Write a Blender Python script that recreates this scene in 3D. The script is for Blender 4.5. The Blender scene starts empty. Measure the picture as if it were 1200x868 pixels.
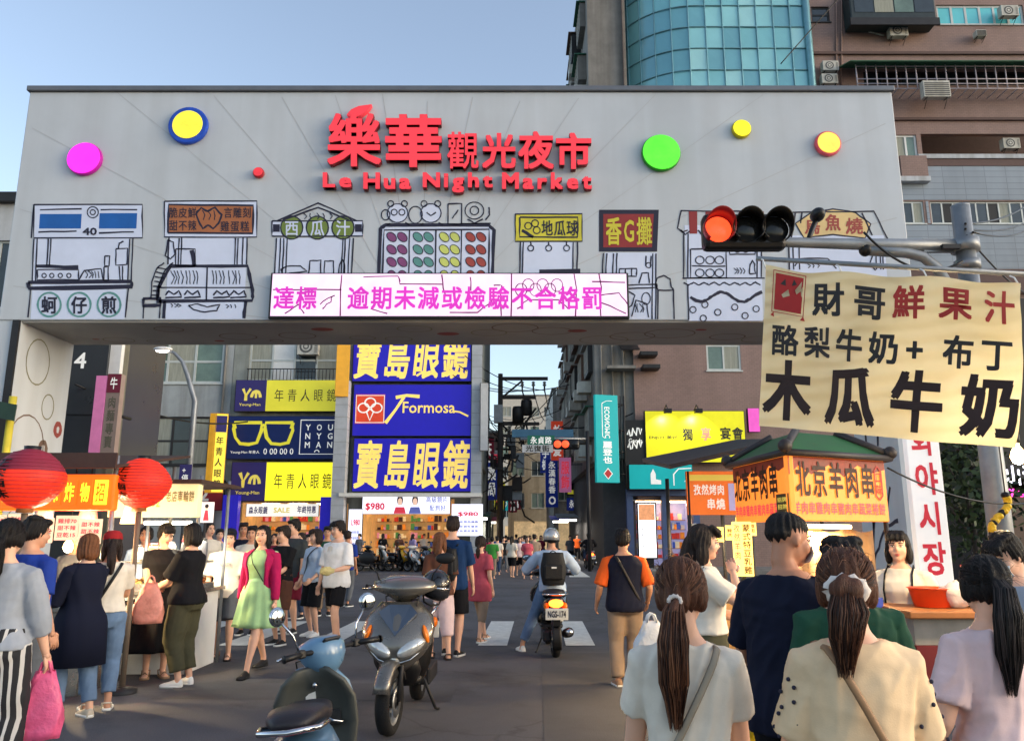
import bpy, bmesh, math, random
from mathutils import Vector, Matrix, noise
V = Vector
R = math.radians
random.seed(11)
SC = bpy.context.scene
COL = SC.collection

# ------------------------------------------------------------------ camera, sky, sun, exposure
F_PX, PITCH, CAM_H = 920.0, math.atan(192/920), 1.6
cam_d = bpy.data.cameras.new('camera')
cam = bpy.data.objects.new('camera', cam_d); COL.objects.link(cam)
cam_d.sensor_width = 36; cam_d.lens = F_PX/1200*36
cam_d.clip_start = 0.05; cam_d.clip_end = 3000
cam.location = (0, 0, CAM_H); cam.rotation_euler = (math.pi/2 + PITCH, 0, 0)
SC.camera = cam
SUN_EL, SUN_AZ = R(15), R(106)           # sun just about gone, low behind the camera
world = bpy.data.worlds.new('World'); SC.world = world; world.use_nodes = True
wn = world.node_tree
sky = wn.nodes.new('ShaderNodeTexSky'); sky.sky_type = 'NISHITA'; sky.sun_disc = False
sky.sun_elevation = SUN_EL; sky.sun_rotation = SUN_AZ
sky.air_density = 1.0; sky.dust_density = 1.6; sky.ozone_density = 1.5
bg = wn.nodes['Background']; bg.inputs['Strength'].default_value = 0.15
hsv = wn.nodes.new('ShaderNodeHueSaturation'); hsv.inputs['Saturation'].default_value = .8      # lowers saturation for a paler sky and more neutral light
wn.links.new(sky.outputs[0], hsv.inputs['Color']); wn.links.new(hsv.outputs[0], bg.inputs['Color'])
sun_d = bpy.data.lights.new('sun', 'SUN'); sun_d.energy = 0.08; sun_d.angle = R(40); sun_d.color = (1, .86, .7)
sun = bpy.data.objects.new('sun', sun_d); COL.objects.link(sun)
sun.rotation_euler = (R(90) - SUN_EL, 0, math.pi - SUN_AZ)
SC.view_settings.view_transform = 'Standard'; SC.view_settings.look = 'None'
SC.view_settings.exposure = 1.2; SC.view_settings.gamma = 1.0
SC.render.film_transparent = False
SC.cycles.max_bounces = 6; SC.cycles.use_denoising = True
SC.cycles.sample_clamp_indirect = 4.0

# ------------------------------------------------------------------ helpers
def P(px, py, Y):
    """world point seen at photo pixel (px,py) at forward distance Y"""
    cx = (px-600)/F_PX; cy = (434-py)/F_PX
    c, s = math.cos(PITCH), math.sin(PITCH)
    k = Y/(c - cy*s)
    return V((cx*k, Y, CAM_H + (s + cy*c)*k))
def PZ(px, py, z):
    """world point seen at pixel (px,py) at height z"""
    cx = (px-600)/F_PX; cy = (434-py)/F_PX
    c, s = math.cos(PITCH), math.sin(PITCH)
    k = (z - CAM_H)/(s + cy*c)
    return V((cx*k, (c - cy*s)*k, z))
def srgb(r, g, b):
    f = lambda c: (c/255/12.92) if c/255 <= .04045 else ((c/255+.055)/1.055)**2.4
    return (f(r), f(g), f(b))

MATS = {}
EMIT = 1.15      # lamps and lit signs relative to the dusk sky
def mat(name, col, rough=.6, metal=0.0, var=.12, vs=3.0, bump=0.0, bs=40.0, emit=0.0, ecol=None, spec=.4, alpha=1.0, trans=0.0, streak=False, coat=0.0, stretch=None, ior=1.45):
    """procedural Principled material; col is an sRGB 0-255 triple"""
    if name in MATS: return MATS[name]
    m = bpy.data.materials.new(name); m.use_nodes = True
    nt = m.node_tree; b = nt.nodes['Principled BSDF']; L = nt.links.new
    c = srgb(*col)
    tc = nt.nodes.new('ShaderNodeTexCoord')
    mp = nt.nodes.new('ShaderNodeMapping'); L(tc.outputs['Object'], mp.inputs[0])
    if stretch: mp.inputs['Scale'].default_value = stretch
    if var > 0:
        n = nt.nodes.new('ShaderNodeTexNoise'); n.inputs['Scale'].default_value = vs
        n.inputs['Detail'].default_value = 6; n.inputs['Roughness'].default_value = .65
        L(mp.outputs[0], n.inputs['Vector'])
        r = nt.nodes.new('ShaderNodeValToRGB')
        r.color_ramp.elements[0].position = .3; r.color_ramp.elements[1].position = .7
        r.color_ramp.elements[0].color = (*[x*(1-var) for x in c], 1)
        r.color_ramp.elements[1].color = (*[min(1, x*(1+var)) for x in c], 1)
        L(n.outputs['Fac'], r.inputs[0])
        out = r.outputs[0]
        if streak:      # weather streaks running down a wall
            mp2 = nt.nodes.new('ShaderNodeMapping'); L(tc.outputs['Object'], mp2.inputs[0])
            mp2.inputs['Scale'].default_value = (2.2, 2.2, .12)
            n2 = nt.nodes.new('ShaderNodeTexNoise'); n2.inputs['Scale'].default_value = 1.4; n2.inputs['Detail'].default_value = 8
            L(mp2.outputs[0], n2.inputs['Vector'])
            r2 = nt.nodes.new('ShaderNodeValToRGB')
            r2.color_ramp.elements[0].position = .35; r2.color_ramp.elements[0].color = (.68, .66, .63, 1)
            r2.color_ramp.elements[1].position = .62; r2.color_ramp.elements[1].color = (1, 1, 1, 1)
            L(n2.outputs['Fac'], r2.inputs[0])
            mx = nt.nodes.new('ShaderNodeMixRGB'); mx.blend_type = 'MULTIPLY'; mx.inputs[0].default_value = .8 if streak is True else streak
            L(out, mx.inputs[1]); L(r2.outputs[0], mx.inputs[2]); out = mx.outputs[0]
        L(out, b.inputs['Base Color'])
        rr = nt.nodes.new('ShaderNodeMapRange'); rr.inputs['To Min'].default_value = max(0.03, rough-.1); rr.inputs['To Max'].default_value = min(1, rough+.1)
        L(n.outputs['Fac'], rr.inputs['Value']); L(rr.outputs[0], b.inputs['Roughness'])
    else:
        b.inputs['Base Color'].default_value = (*c, 1); b.inputs['Roughness'].default_value = rough
    b.inputs['Metallic'].default_value = metal
    b.inputs['Specular IOR Level'].default_value = spec
    b.inputs['IOR'].default_value = ior
    b.inputs['Coat Weight'].default_value = coat; b.inputs['Coat Roughness'].default_value = .08
    if trans: b.inputs['Transmission Weight'].default_value = trans
    if alpha < 1: b.inputs['Alpha'].default_value = alpha
    if emit > 0:
        emit *= EMIT
        ec = srgb(*(ecol or col))
        if var > 0:
            n3 = nt.nodes.new('ShaderNodeTexNoise'); n3.inputs['Scale'].default_value = vs*.6
            L(mp.outputs[0], n3.inputs['Vector'])
            r3 = nt.nodes.new('ShaderNodeMapRange'); r3.inputs['To Min'].default_value = emit*.8; r3.inputs['To Max'].default_value = emit*1.2
            L(n3.outputs['Fac'], r3.inputs['Value']); L(r3.outputs[0], b.inputs['Emission Strength'])
        else: b.inputs['Emission Strength'].default_value = emit
        b.inputs['Emission Color'].default_value = (*ec, 1)
    if bump > 0:
        nb = nt.nodes.new('ShaderNodeTexNoise'); nb.inputs['Scale'].default_value = bs; nb.inputs['Detail'].default_value = 4
        L(mp.outputs[0], nb.inputs['Vector'])
        bp = nt.nodes.new('ShaderNodeBump'); bp.inputs['Strength'].default_value = bump; bp.inputs['Distance'].default_value = .02
        L(nb.outputs['Fac'], bp.inputs['Height']); L(bp.outputs[0], b.inputs['Normal'])
    MATS[name] = m
    return m

def brick_mat(name, col, mortar, sx=.23, sz=.07, rough=.7, var=.15, off=.5, axis='XZ', msize=.008):
    """tiled wall: brick texture in object space metres"""
    if name in MATS: return MATS[name]
    m = bpy.data.materials.new(name); m.use_nodes = True
    nt = m.node_tree; b = nt.nodes['Principled BSDF']; L = nt.links.new
    tc = nt.nodes.new('ShaderNodeTexCoord'); sp = nt.nodes.new('ShaderNodeSeparateXYZ'); cb = nt.nodes.new('ShaderNodeCombineXYZ')
    L(tc.outputs['Object'], sp.inputs[0])
    ad = nt.nodes.new('ShaderNodeMath'); ad.operation = 'ADD'; L(sp.outputs['X'], ad.inputs[0]); L(sp.outputs['Y'], ad.inputs[1])
    L(ad.outputs[0], cb.inputs[0]); L(sp.outputs['Z'], cb.inputs[1])
    br = nt.nodes.new('ShaderNodeTexBrick'); L(cb.outputs[0], br.inputs['Vector'])
    br.offset = off; br.inputs['Scale'].default_value = 1; br.inputs['Brick Width'].default_value = sx; br.inputs['Row Height'].default_value = sz
    br.inputs['Mortar Size'].default_value = msize; br.inputs['Mortar Smooth'].default_value = .3
    c = srgb(*col)
    br.inputs['Color1'].default_value = (*[x*(1-var) for x in c], 1); br.inputs['Color2'].default_value = (*[min(1, x*(1+var)) for x in c], 1)
    br.inputs['Mortar'].default_value = (*srgb(*mortar), 1)
    n2 = nt.nodes.new('ShaderNodeTexNoise'); n2.inputs['Scale'].default_value = .9; n2.inputs['Detail'].default_value = 8
    mp2 = nt.nodes.new('ShaderNodeMapping'); mp2.inputs['Scale'].default_value = (1, 1, .25); L(tc.outputs['Object'], mp2.inputs[0]); L(mp2.outputs[0], n2.inputs['Vector'])
    r2 = nt.nodes.new('ShaderNodeValToRGB'); r2.color_ramp.elements[0].position = .3; r2.color_ramp.elements[0].color = (.8, .79, .78, 1)
    r2.color_ramp.elements[1].position = .65; r2.color_ramp.elements[1].color = (1, 1, 1, 1); L(n2.outputs['Fac'], r2.inputs[0])
    mx = nt.nodes.new('ShaderNodeMixRGB'); mx.blend_type = 'MULTIPLY'; mx.inputs[0].default_value = 1
    L(br.outputs['Color'], mx.inputs[1]); L(r2.outputs[0], mx.inputs[2]); L(mx.outputs[0], b.inputs['Base Color'])
    b.inputs['Roughness'].default_value = rough
    bp = nt.nodes.new('ShaderNodeBump'); bp.inputs['Strength'].default_value = .4; bp.inputs['Distance'].default_value = .01; bp.invert = True
    L(br.outputs['Fac'], bp.inputs['Height']); L(bp.outputs[0], b.inputs['Normal'])
    MATS[name] = m
    return m

_TC = {}
def glyphs(txt, bold, res=2):
    k = (txt, bold, res)
    if k in _TC: return _TC[k]
    c = bpy.data.curves.new('t', 'FONT'); c.body = txt; c.offset = bold; c.resolution_u = res
    o = bpy.data.objects.new('t', c); COL.objects.link(o)
    dg = bpy.context.evaluated_depsgraph_get(); dg.update()
    ev = o.evaluated_get(dg); me = ev.to_mesh()
    vs = [(v.co.x, v.co.y) for v in me.vertices]; fs = [tuple(p.vertices) for p in me.polygons]
    ev.to_mesh_clear(); bpy.data.objects.remove(o); bpy.data.curves.remove(c)
    _TC[k] = (vs, fs)
    return _TC[k]
def is_cjk(s): return all(ord(ch) > 0x2e00 or ch in '+' for ch in s)

class Frame:
    """a plane: origin (bottom-left), unit u, unit v, size w x h; n points to the viewer"""
    def __init__(s, o, u, v, w, h):
        s.o = V(o); s.u = V(u).normalized(); s.v = V(v).normalized(); s.w = w; s.h = h
        s.n = s.u.cross(s.v).normalized()
    def __call__(s, a, b, d=0.0): return s.o + s.u*(a*s.w) + s.v*(b*s.h) + s.n*d
def rect(px0, py0, px1, py1, Y):
    """frame facing the camera side (-Y) covering the photo rectangle at forward distance Y"""
    ym = (py0+py1)/2
    a = P(px0, ym, Y); b = P(px1, ym, Y); t = P((px0+px1)/2, py0, Y); m = P((px0+px1)/2, py1, Y)
    return Frame((a.x, Y, m.z), (1, 0, 0), (0, 0, 1), b.x-a.x, t.z-m.z)

class MB:
    def __init__(s): s.v = []; s.f = []; s.mi = []; s.sm = []; s.ms = []
    def mid(s, m):
        if m not in s.ms: s.ms.append(m)
        return s.ms.index(m)
    def add(s, vs, fs, m, smooth=False):
        o = len(s.v); i = s.mid(m)
        s.v += [tuple(x) for x in vs]
        for f in fs: s.f.append(tuple(k+o for k in f)); s.mi.append(i); s.sm.append(smooth)
    def box(s, c, size, m, rot=None):
        hx, hy, hz = size[0]/2, size[1]/2, size[2]/2
        vs = [V((x, y, z)) for z in (-hz, hz) for y in (-hy, hy) for x in (-hx, hx)]
        if rot is not None: vs = [rot @ q for q in vs]
        vs = [q + V(c) for q in vs]
        s.add(vs, [(0, 2, 3, 1), (4, 5, 7, 6), (0, 1, 5, 4), (2, 6, 7, 3), (0, 4, 6, 2), (1, 3, 7, 5)], m)
    def box2(s, a, b, m): s.box([(a[i]+b[i])/2 for i in range(3)], [abs(b[i]-a[i]) for i in range(3)], m)
    def quad(s, a, b, c, d, m): s.add([a, b, c, d], [(0, 1, 2, 3)], m)
    def prism(s, fr, poly, d0, d1, m):
        """poly in frame fractions, extruded from depth d0 to d1 along n"""
        n = len(poly)
        vs = [fr(x, y, d1) for x, y in poly] + [fr(x, y, d0) for x, y in poly]
        s.add(vs, [tuple(range(n)), tuple(range(2*n-1, n-1, -1))] + [(i, i+n, (i+1) % n+n, (i+1) % n) for i in range(n)], m)
    def slab(s, fr, m, d0=-.1, d1=0.0, a0=0, b0=0, a1=1, b1=1): s.prism(fr, [(a0, b0), (a1, b0), (a1, b1), (a0, b1)], d0, d1, m)
    def disc(s, fr, a, b, r, d0, d1, m, n=28):
        """round disc of radius r metres centred on fractions (a,b)"""
        s.prism(fr, [(a + math.cos(t*2*math.pi/n)*r/fr.w, b + math.sin(t*2*math.pi/n)*r/fr.h) for t in range(n)], d0, d1, m)
    def tube(s, pts, r, m, n=8, cap=True, flat=None):
        pts = [V(p) for p in pts]; k = len(pts)
        rs = r if isinstance(r, (list, tuple)) else [r]*k
        vs = []; fs = []; prev = None
        for i, p in enumerate(pts):
            t = (pts[min(i+1, k-1)] - pts[max(i-1, 0)])
            if t.length < 1e-9: t = V((0, 0, 1))
            t.normalize()
            if prev is None:
                a = V((0, 0, 1)) if abs(t.z) < .9 else V((1, 0, 0))
                u = t.cross(a).normalized()
            else:
                u = (prev - t*prev.dot(t)).normalized()
            prev = u; w = t.cross(u)
            for j in range(n):
                an = j*2*math.pi/n
                vs.append(p + u*(math.cos(an)*rs[i]) + w*(math.sin(an)*rs[i]*(flat or 1)))
        for i in range(k-1):
            for j in range(n):
                fs.append((i*n+j, i*n+(j+1) % n, (i+1)*n+(j+1) % n, (i+1)*n+j))
        if cap: fs += [tuple(range(n-1, -1, -1)), tuple(range((k-1)*n, k*n))]
        s.add(vs, fs, m, True)
    def ell(s, c, rad, m, rot=None, n=16, k=10):
        vs = []; fs = []
        for i in range(k+1):
            th = math.pi*i/k
            for j in range(n):
                ph = 2*math.pi*j/n
                q = V((rad[0]*math.sin(th)*math.cos(ph), rad[1]*math.sin(th)*math.sin(ph), rad[2]*math.cos(th)))
                if rot is not None: q = rot @ q
                vs.append(q + V(c))
        for i in range(k):
            for j in range(n): fs.append((i*n+j, (i+1)*n+j, (i+1)*n+(j+1) % n, i*n+(j+1) % n))
        s.add(vs, fs, m, True)
    def lathe(s, prof, m, M=None, n=24, smooth=True, ripple=0, rn=8):
        """profile [(r,z)] round the z axis, moved by matrix M"""
        M = M or Matrix(); vs = []; fs = []
        for r, z in prof:
            for j in range(n):
                a = 2*math.pi*j/n; rr = r*(1 + ripple*math.cos(a*rn))
                vs.append(M @ V((rr*math.cos(a), rr*math.sin(a), z)))
        for i in range(len(prof)-1):
            for j in range(n): fs.append((i*n+j, i*n+(j+1) % n, (i+1)*n+(j+1) % n, (i+1)*n+j))
        s.add(vs, fs, m, smooth)
    def loft(s, rings, m, cap=True, smooth=True, closed=True):
        n = len(rings[0]); vs = [p for r in rings for p in r]; fs = []
        for i in range(len(rings)-1):
            for j in range(n if closed else n-1): fs.append((i*n+j, i*n+(j+1) % n, (i+1)*n+(j+1) % n, (i+1)*n+j))
        if cap and closed: fs += [tuple(range(n-1, -1, -1)), tuple(range((len(rings)-1)*n, len(rings)*n))]
        s.add(vs, fs, m, smooth)
    def text(s, txt, fr, m, x0=0, y0=0, x1=1, y1=1, d=.004, bold=.02, vert=False, thick=0.0, res=2, gap=.06, slant=0.0):
        """lettering inside the fraction box of a frame (or any callable (a,b,d)->point)"""
        items = []
        sh = [(0, 0)] if bold < .008 else [(bold*k1, bold*k2) for k1, k2 in ((.75, .75), (-.75, .75), (.75, -.75), (-.75, -.75))] + ([(0, 0)] if bold > .03 else [])
        if is_cjk(txt):
            n = len(txt)
            for i, ch in enumerate(txt):
                if ch in ' \u3000': continue
                vs, fs = glyphs(ch, 0, res)
                if vert: cx0, cx1 = x0, x1; cy1 = y1 - (y1-y0)*i/n; cy0 = y1 - (y1-y0)*(i+1)/n
                else: cx0 = x0 + (x1-x0)*i/n; cx1 = x0 + (x1-x0)*(i+1)/n; cy0, cy1 = y0, y1
                w, h = cx1-cx0, cy1-cy0; g = gap/2
                if vert: cy0 += h*g; h *= 1-gap
                else: cx0 += w*g; w *= 1-gap
                for ni, (ox, oy) in enumerate(sh): items.append((ni, [(cx0 + w*(q[0] + ox + slant*(q[1]-.4)), cy0 + h*(q[1]+oy+.12)) for q in vs], fs))
        else:
            vs, fs = glyphs(txt, 0, res)
            if not vs: return
            ax = min(q[0] for q in vs)-bold; bx = max(q[0] for q in vs)+bold; ay = min(q[1] for q in vs)-bold; by = max(q[1] for q in vs)+bold
            for ni, (ox, oy) in enumerate(sh): items.append((ni, [(x0 + (x1-x0)*((q[0]+ox-ax)/(bx-ax) + slant*(q[1]-ay)), y0 + (y1-y0)*(q[1]+oy-ay)/(by-ay)) for q in vs], fs))
        d0 = d
        for ni, vs, fs in items:
            d = d0 + .0005*ni
            s.add([fr(a, b, d+thick) for a, b in vs], fs, m)
            if thick:       # side walls of raised letters
                ed = {}
                for f in fs:
                    for i in range(len(f)):
                        e = (f[i], f[(i+1) % len(f)])
                        if (e[1], e[0]) in ed: del ed[(e[1], e[0])]
                        else: ed[e] = 1
                for a, b in ed:
                    A, B = vs[a], vs[b]
                    s.add([fr(*A, d+thick), fr(*A, d), fr(*B, d), fr(*B, d+thick)], [(0, 1, 2, 3)], m)
    def stroke(s, pts, fr, m, w=.02, d=.004, closed=False):
        """ink line of width w metres through frame-fraction points"""
        pts = [tuple(p) for p in pts]
        if closed: pts = pts + [pts[0]]
        W = getattr(fr, 'w', 1); H = getattr(fr, 'h', 1)
        n = len(pts); vs = []; fs = []
        for i in range(n):
            a = pts[max(i-1, 0)]; b = pts[min(i+1, n-1)]
            if closed and i in (0, n-1): a = pts[-2]; b = pts[1]
            tx, ty = (b[0]-a[0])*W, (b[1]-a[1])*H; l = math.hypot(tx, ty) or 1
            ww = w*(.8+.4*random.random())
            nx, ny = -ty/l*ww/2/W, tx/l*ww/2/H
            vs += [fr(pts[i][0]+nx, pts[i][1]+ny, d), fr(pts[i][0]-nx, pts[i][1]-ny, d)]
        for i in range(n-1): fs.append((2*i+1, 2*i+3, 2*i+2, 2*i))
        s.add(vs, fs, m)
    def fill(s, pts, fr, m, d=.003): s.add([fr(a, b, d) for a, b in pts], [tuple(range(len(pts)))], m)
    def build(s, name, parent=None, world=True, bevel=0.0, label=None, cat=None, group=None, kind=None, base=None, sub=0, solid=0.0):
        """ONE mesh object. world=True: vertices are world coordinates"""
        off = V((0, 0, 0))
        if parent is not None:
            if world:
                p = parent
                while p is not None: off += p.location; p = p.parent
        else:
            if base is None and s.v:
                xs = [q[0] for q in s.v]; ys = [q[1] for q in s.v]; zs = [q[2] for q in s.v]
                base = ((min(xs)+max(xs))/2, (min(ys)+max(ys))/2, min(zs))
            if world: off = V(base or (0, 0, 0))
        me = bpy.data.meshes.new(name)
        me.from_pydata([(q[0]-off.x, q[1]-off.y, q[2]-off.z) for q in s.v], [], s.f)
        for m in s.ms: me.materials.append(m)
        me.polygons.foreach_set('material_index', s.mi); me.polygons.foreach_set('use_smooth', s.sm)
        me.update()
        o = bpy.data.objects.new(name, me); COL.objects.link(o)
        if parent is not None: o.parent = parent
        else: o.location = off
        if solid:
            md = o.modifiers.new('solid', 'SOLIDIFY'); md.thickness = solid; md.offset = 0
        if bevel:
            md = o.modifiers.new('bevel', 'BEVEL'); md.width = bevel; md.segments = 2; md.limit_method = 'ANGLE'
        if sub:
            md = o.modifiers.new('sub', 'SUBSURF'); md.levels = sub; md.render_levels = sub
        tag(o, label, cat, group, kind)
        return o
def tag(o, label=None, cat=None, group=None, kind=None):
    if label: o['label'] = label
    if cat: o['category'] = cat
    if group: o['group'] = group
    if kind: o['kind'] = kind
    return o
def thing(name, label, cat, loc=(0, 0, 0), rz=0.0, group=None):
    o = bpy.data.objects.new(name, None); COL.objects.link(o)
    o.location = loc; o.rotation_euler = (0, 0, rz); o.empty_display_size = .2
    return tag(o, label, cat, group)
def copy_tree(o, parent=None):
    c = o.copy(); COL.objects.link(c)
    if parent is not None: c.parent = parent
    for ch in list(o.children): copy_tree(ch, c)
    return c
def wob(pts, k=.004, sub=3):
    """hand-drawn: subdivide and jitter"""
    out = []
    for i in range(len(pts)-1):
        for j in range(sub):
            t = j/sub
            out.append((pts[i][0]*(1-t)+pts[i+1][0]*t + random.uniform(-k, k), pts[i][1]*(1-t)+pts[i+1][1]*t + random.uniform(-k, k)))
    out.append(pts[-1])
    return out
def circ(cx, cy, rx, ry=None, n=20, a0=0, a1=2*math.pi):
    ry = rx if ry is None else ry
    return [(cx+rx*math.cos(a0+(a1-a0)*i/n), cy+ry*math.sin(a0+(a1-a0)*i/n)) for i in range(n+(0 if a1-a0 > 6.28 else 1))]

# ------------------------------------------------------------------ shared materials
M_ink = mat('ink', (38, 38, 58), .6, var=.1)
M_black = mat('black_plastic', (22, 22, 24), .45, var=.2)
M_dark = mat('dark_metal', (48, 48, 50), .5, metal=.4, var=.25)
M_steel = mat('steel', (150, 153, 156), .35, metal=.9, var=.15)
M_galv = mat('galvanised', (140, 144, 148), .5, metal=.6, var=.2, bump=.1)
M_white = mat('white_paint', (225, 225, 222), .5, var=.06)
M_conc = mat('concrete', (128, 126, 122), .85, var=.2, vs=1.2, bump=.2, streak=True)
M_glass = mat('window_glass', (40, 50, 54), .12, var=.35, vs=1.5, spec=.8)
M_red = mat('red_paint', (190, 40, 48), .45)
M_lit = mat('lit_white', (255, 250, 240), .5, emit=2.6, var=.1)
M_warm = mat('warm_lamp', (255, 214, 150), .5, emit=6, var=0)
# ------------------------------------------------------------------ ground, road, crossing
class PP:
    """vertical plane at distance Y addressed in photo pixels; d is metres towards the viewer"""
    def __init__(s, Y): s.Y = Y; s.w = Y/.96/F_PX; s.h = -s.w
    def __call__(s, px, py, d=0.0):
        q = P(px, py, s.Y); return V((q.x, q.y - d, q.z))
M_asph = mat('asphalt', (88, 88, 93), .8, var=.2, vs=.45, bump=.5, bs=160)
nt = M_asph.node_tree     # asphalt: fine aggregate speckle and large worn patches over the base noise
_b = nt.nodes['Principled BSDF']; _old = _b.inputs['Base Color'].links[0].from_socket
_tc = nt.nodes.new('ShaderNodeTexCoord'); _n = nt.nodes.new('ShaderNodeTexNoise'); _n.inputs['Scale'].default_value = 90; _n.inputs['Detail'].default_value = 3
nt.links.new(_tc.outputs['Object'], _n.inputs['Vector'])
_r = nt.nodes.new('ShaderNodeValToRGB'); _r.color_ramp.elements[0].position = .3; _r.color_ramp.elements[0].color = (.6, .6, .6, 1); _r.color_ramp.elements[1].position = .72; _r.color_ramp.elements[1].color = (1.25, 1.25, 1.25, 1)
nt.links.new(_n.outputs['Fac'], _r.inputs[0])
_x = nt.nodes.new('ShaderNodeMixRGB'); _x.blend_type = 'MULTIPLY'; _x.inputs[0].default_value = .8
nt.links.new(_old, _x.inputs[1]); nt.links.new(_r.outputs[0], _x.inputs[2])
_wn = nt.nodes.new('ShaderNodeTexNoise'); _wn.inputs['Scale'].default_value = 1.3; _wn.inputs['Detail'].default_value = 5; nt.links.new(_tc.outputs['Object'], _wn.inputs['Vector'])
_wm = nt.nodes.new('ShaderNodeMixRGB'); _wm.inputs[0].default_value = .45; nt.links.new(_tc.outputs['Object'], _wm.inputs[1]); nt.links.new(_wn.outputs['Color'], _wm.inputs[2])
_vo = nt.nodes.new('ShaderNodeTexVoronoi'); _vo.feature = 'DISTANCE_TO_EDGE'; _vo.inputs['Scale'].default_value = .75; nt.links.new(_wm.outputs[0], _vo.inputs['Vector'])
_vr = nt.nodes.new('ShaderNodeValToRGB'); _vr.color_ramp.elements[0].color = (.45, .45, .45, 1); _vr.color_ramp.elements[1].position = .012; nt.links.new(_vo.outputs['Distance'], _vr.inputs[0])
_st = nt.nodes.new('ShaderNodeTexNoise'); _st.inputs['Scale'].default_value = .9; _st.inputs['Detail'].default_value = 9; _st.inputs['Roughness'].default_value = .7; nt.links.new(_tc.outputs['Object'], _st.inputs['Vector'])
_sr = nt.nodes.new('ShaderNodeValToRGB'); _sr.color_ramp.elements[0].position = .36; _sr.color_ramp.elements[0].color = (.66, .65, .64, 1); _sr.color_ramp.elements[1].position = .5; nt.links.new(_st.outputs['Fac'], _sr.inputs[0])
_y = nt.nodes.new('ShaderNodeMixRGB'); _y.blend_type = 'MULTIPLY'; _y.inputs[0].default_value = .55; nt.links.new(_x.outputs[0], _y.inputs[1]); nt.links.new(_vr.outputs[0], _y.inputs[2])
_z = nt.nodes.new('ShaderNodeMixRGB'); _z.blend_type = 'MULTIPLY'; _z.inputs[0].default_value = .7; nt.links.new(_y.outputs[0], _z.inputs[1]); nt.links.new(_sr.outputs[0], _z.inputs[2]); nt.links.new(_z.outputs[0], _b.inputs['Base Color'])
g = MB(); g.quad((-400, -60, 0), (400, -60, 0), (400, 900, 0), (-400, 900, 0), M_asph); g.build('ground', kind='structure', base=(0, 0, 0))
M_patch = mat('asphalt_patch', (78, 78, 82), .85, var=.2, vs=1.5, bump=.5, bs=140)
pt = MB()
pt.quad((-3.6, 8.3, .004), (-.6, 8.2, .004), (-.6, 9.1, .004), (-3.6, 9.2, .004), M_patch)
pt.quad((.2, 5, .004), (1.3, 5, .004), (1.5, 11.4, .004), (.4, 11.4, .004), M_patch)
pt.quad((-12, 24.4, .004), (14, 24.4, .004), (14, 25.6, .004), (-12, 25.6, .004), M_patch)
pt.build('road', kind='structure', base=(0, 0, 0))
M_mark = mat('road_marking', (205, 205, 200), .65, var=.18, vs=7, bump=.2, bs=90)
cw = MB()
for k in range(-6, 8):
    x = -.49 + k*1.28
    j = random.uniform(-.02, .02)
    cw.quad((x+j, 12.1, .008), (x+.43+j, 12.1, .008), (x+.53, 15.4, .008), (x+.1, 15.4, .008), M_mark)
cw.build('crosswalk_stripes', kind='structure', base=(0, 0, 0))
sl = MB()
sl.quad((2.2, 31, .008), (3.0, 31, .008), (3.1, 38, .008), (2.6, 38, .008), M_mark)
sl.quad((1.4, 33.2, .0085), (2.15, 33.2, .0085), (2.15, 33.6, .0085), (1.4, 33.6, .0085), M_mark)
sl.build('lane_markings', kind='structure', base=(0, 0, 0))
M_pave = brick_mat('paving', (120, 116, 112), (80, 78, 76), .3, .3, .8)
pv = MB()
pv.box2((-60, 36.4, 0), (-1.6, 42, .13), M_conc)
pv.box2((4.6, 33.2, 0), (60, 42, .13), M_conc)
pv.build('pavement', kind='structure', base=(0, 0, 0))

# ------------------------------------------------------------------ the market gate
GY0, GY1 = 11.5, 13.0
XL, XR = P(35, 108, GY0).x, P(1045, 108, GY0).x
ZB, ZT = P(300, 375, GY0).z, P(300, 108, GY0).z
XPL, XPR = -7.45, 5.68
gate = thing('market_gate', 'wide pale grey night market gate with red lettering, coloured discs and drawn food stalls', 'gate', ((XL+XR)/2, (GY0+GY1)/2, 0))
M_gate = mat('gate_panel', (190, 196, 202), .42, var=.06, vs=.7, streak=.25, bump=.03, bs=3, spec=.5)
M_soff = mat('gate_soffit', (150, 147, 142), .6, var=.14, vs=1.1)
M_trim = mat('gate_trim', (110, 112, 116), .4, metal=.5)
b = MB()
b.box2((XL, GY0, ZB), (XR, GY1, ZT), M_gate); b.build('beam', gate, bevel=.015)
b = MB(); b.box2((XL-.03, GY0-.05, ZT+.002), (XR+.03, GY1+.05, ZT+.09), M_trim); b.build('coping', gate, bevel=.01)
b = MB(); b.box2((XL+.01, GY0+.02, 0), (XPL, GY1-.02, ZB-.002), M_gate); b.build('pillar', gate)
b = MB(); b.box2((XPR, GY0+.02, 0), (XR-.01, GY1-.02, ZB-.002), M_gate); b.build('pillar', gate)
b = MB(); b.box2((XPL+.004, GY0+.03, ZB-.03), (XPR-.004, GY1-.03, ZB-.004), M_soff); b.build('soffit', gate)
b = MB(); b.box2((XPL-.11, GY0-.02, 0), (XPL-.004, GY0+.018, ZB), M_dark); b.build('corner_strip', gate)
# radiating panel joints
M_joint = mat('panel_joint', (178, 181, 185), .7, var=.05)
gp = PP(GY0)
def inside(p): return XL+.01 < p.x < XR-.01 and ZB < p.z < ZT
b = MB()
for k in range(34):
    a = math.pi*2*k/34 + .06
    pts = []
    for t in range(60, 900, 12):
        q = (492 + t*math.cos(a), 395 - t*math.sin(a)*1.0)
        if inside(gp(*q)): pts.append(q)
    if len(pts) > 2:
        b.stroke([pts[0], pts[-1]], gp, M_joint, .012, .0025)
for z in (3.6, 2.4, 1.2): b.quad((XL+.01, GY0+.0185, z), (XPL-.12, GY0+.0185, z), (XPL-.12, GY0+.0185, z+.02), (XL+.01, GY0+.0185, z+.02), M_joint)
b.build('panel_joints', gate)
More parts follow.
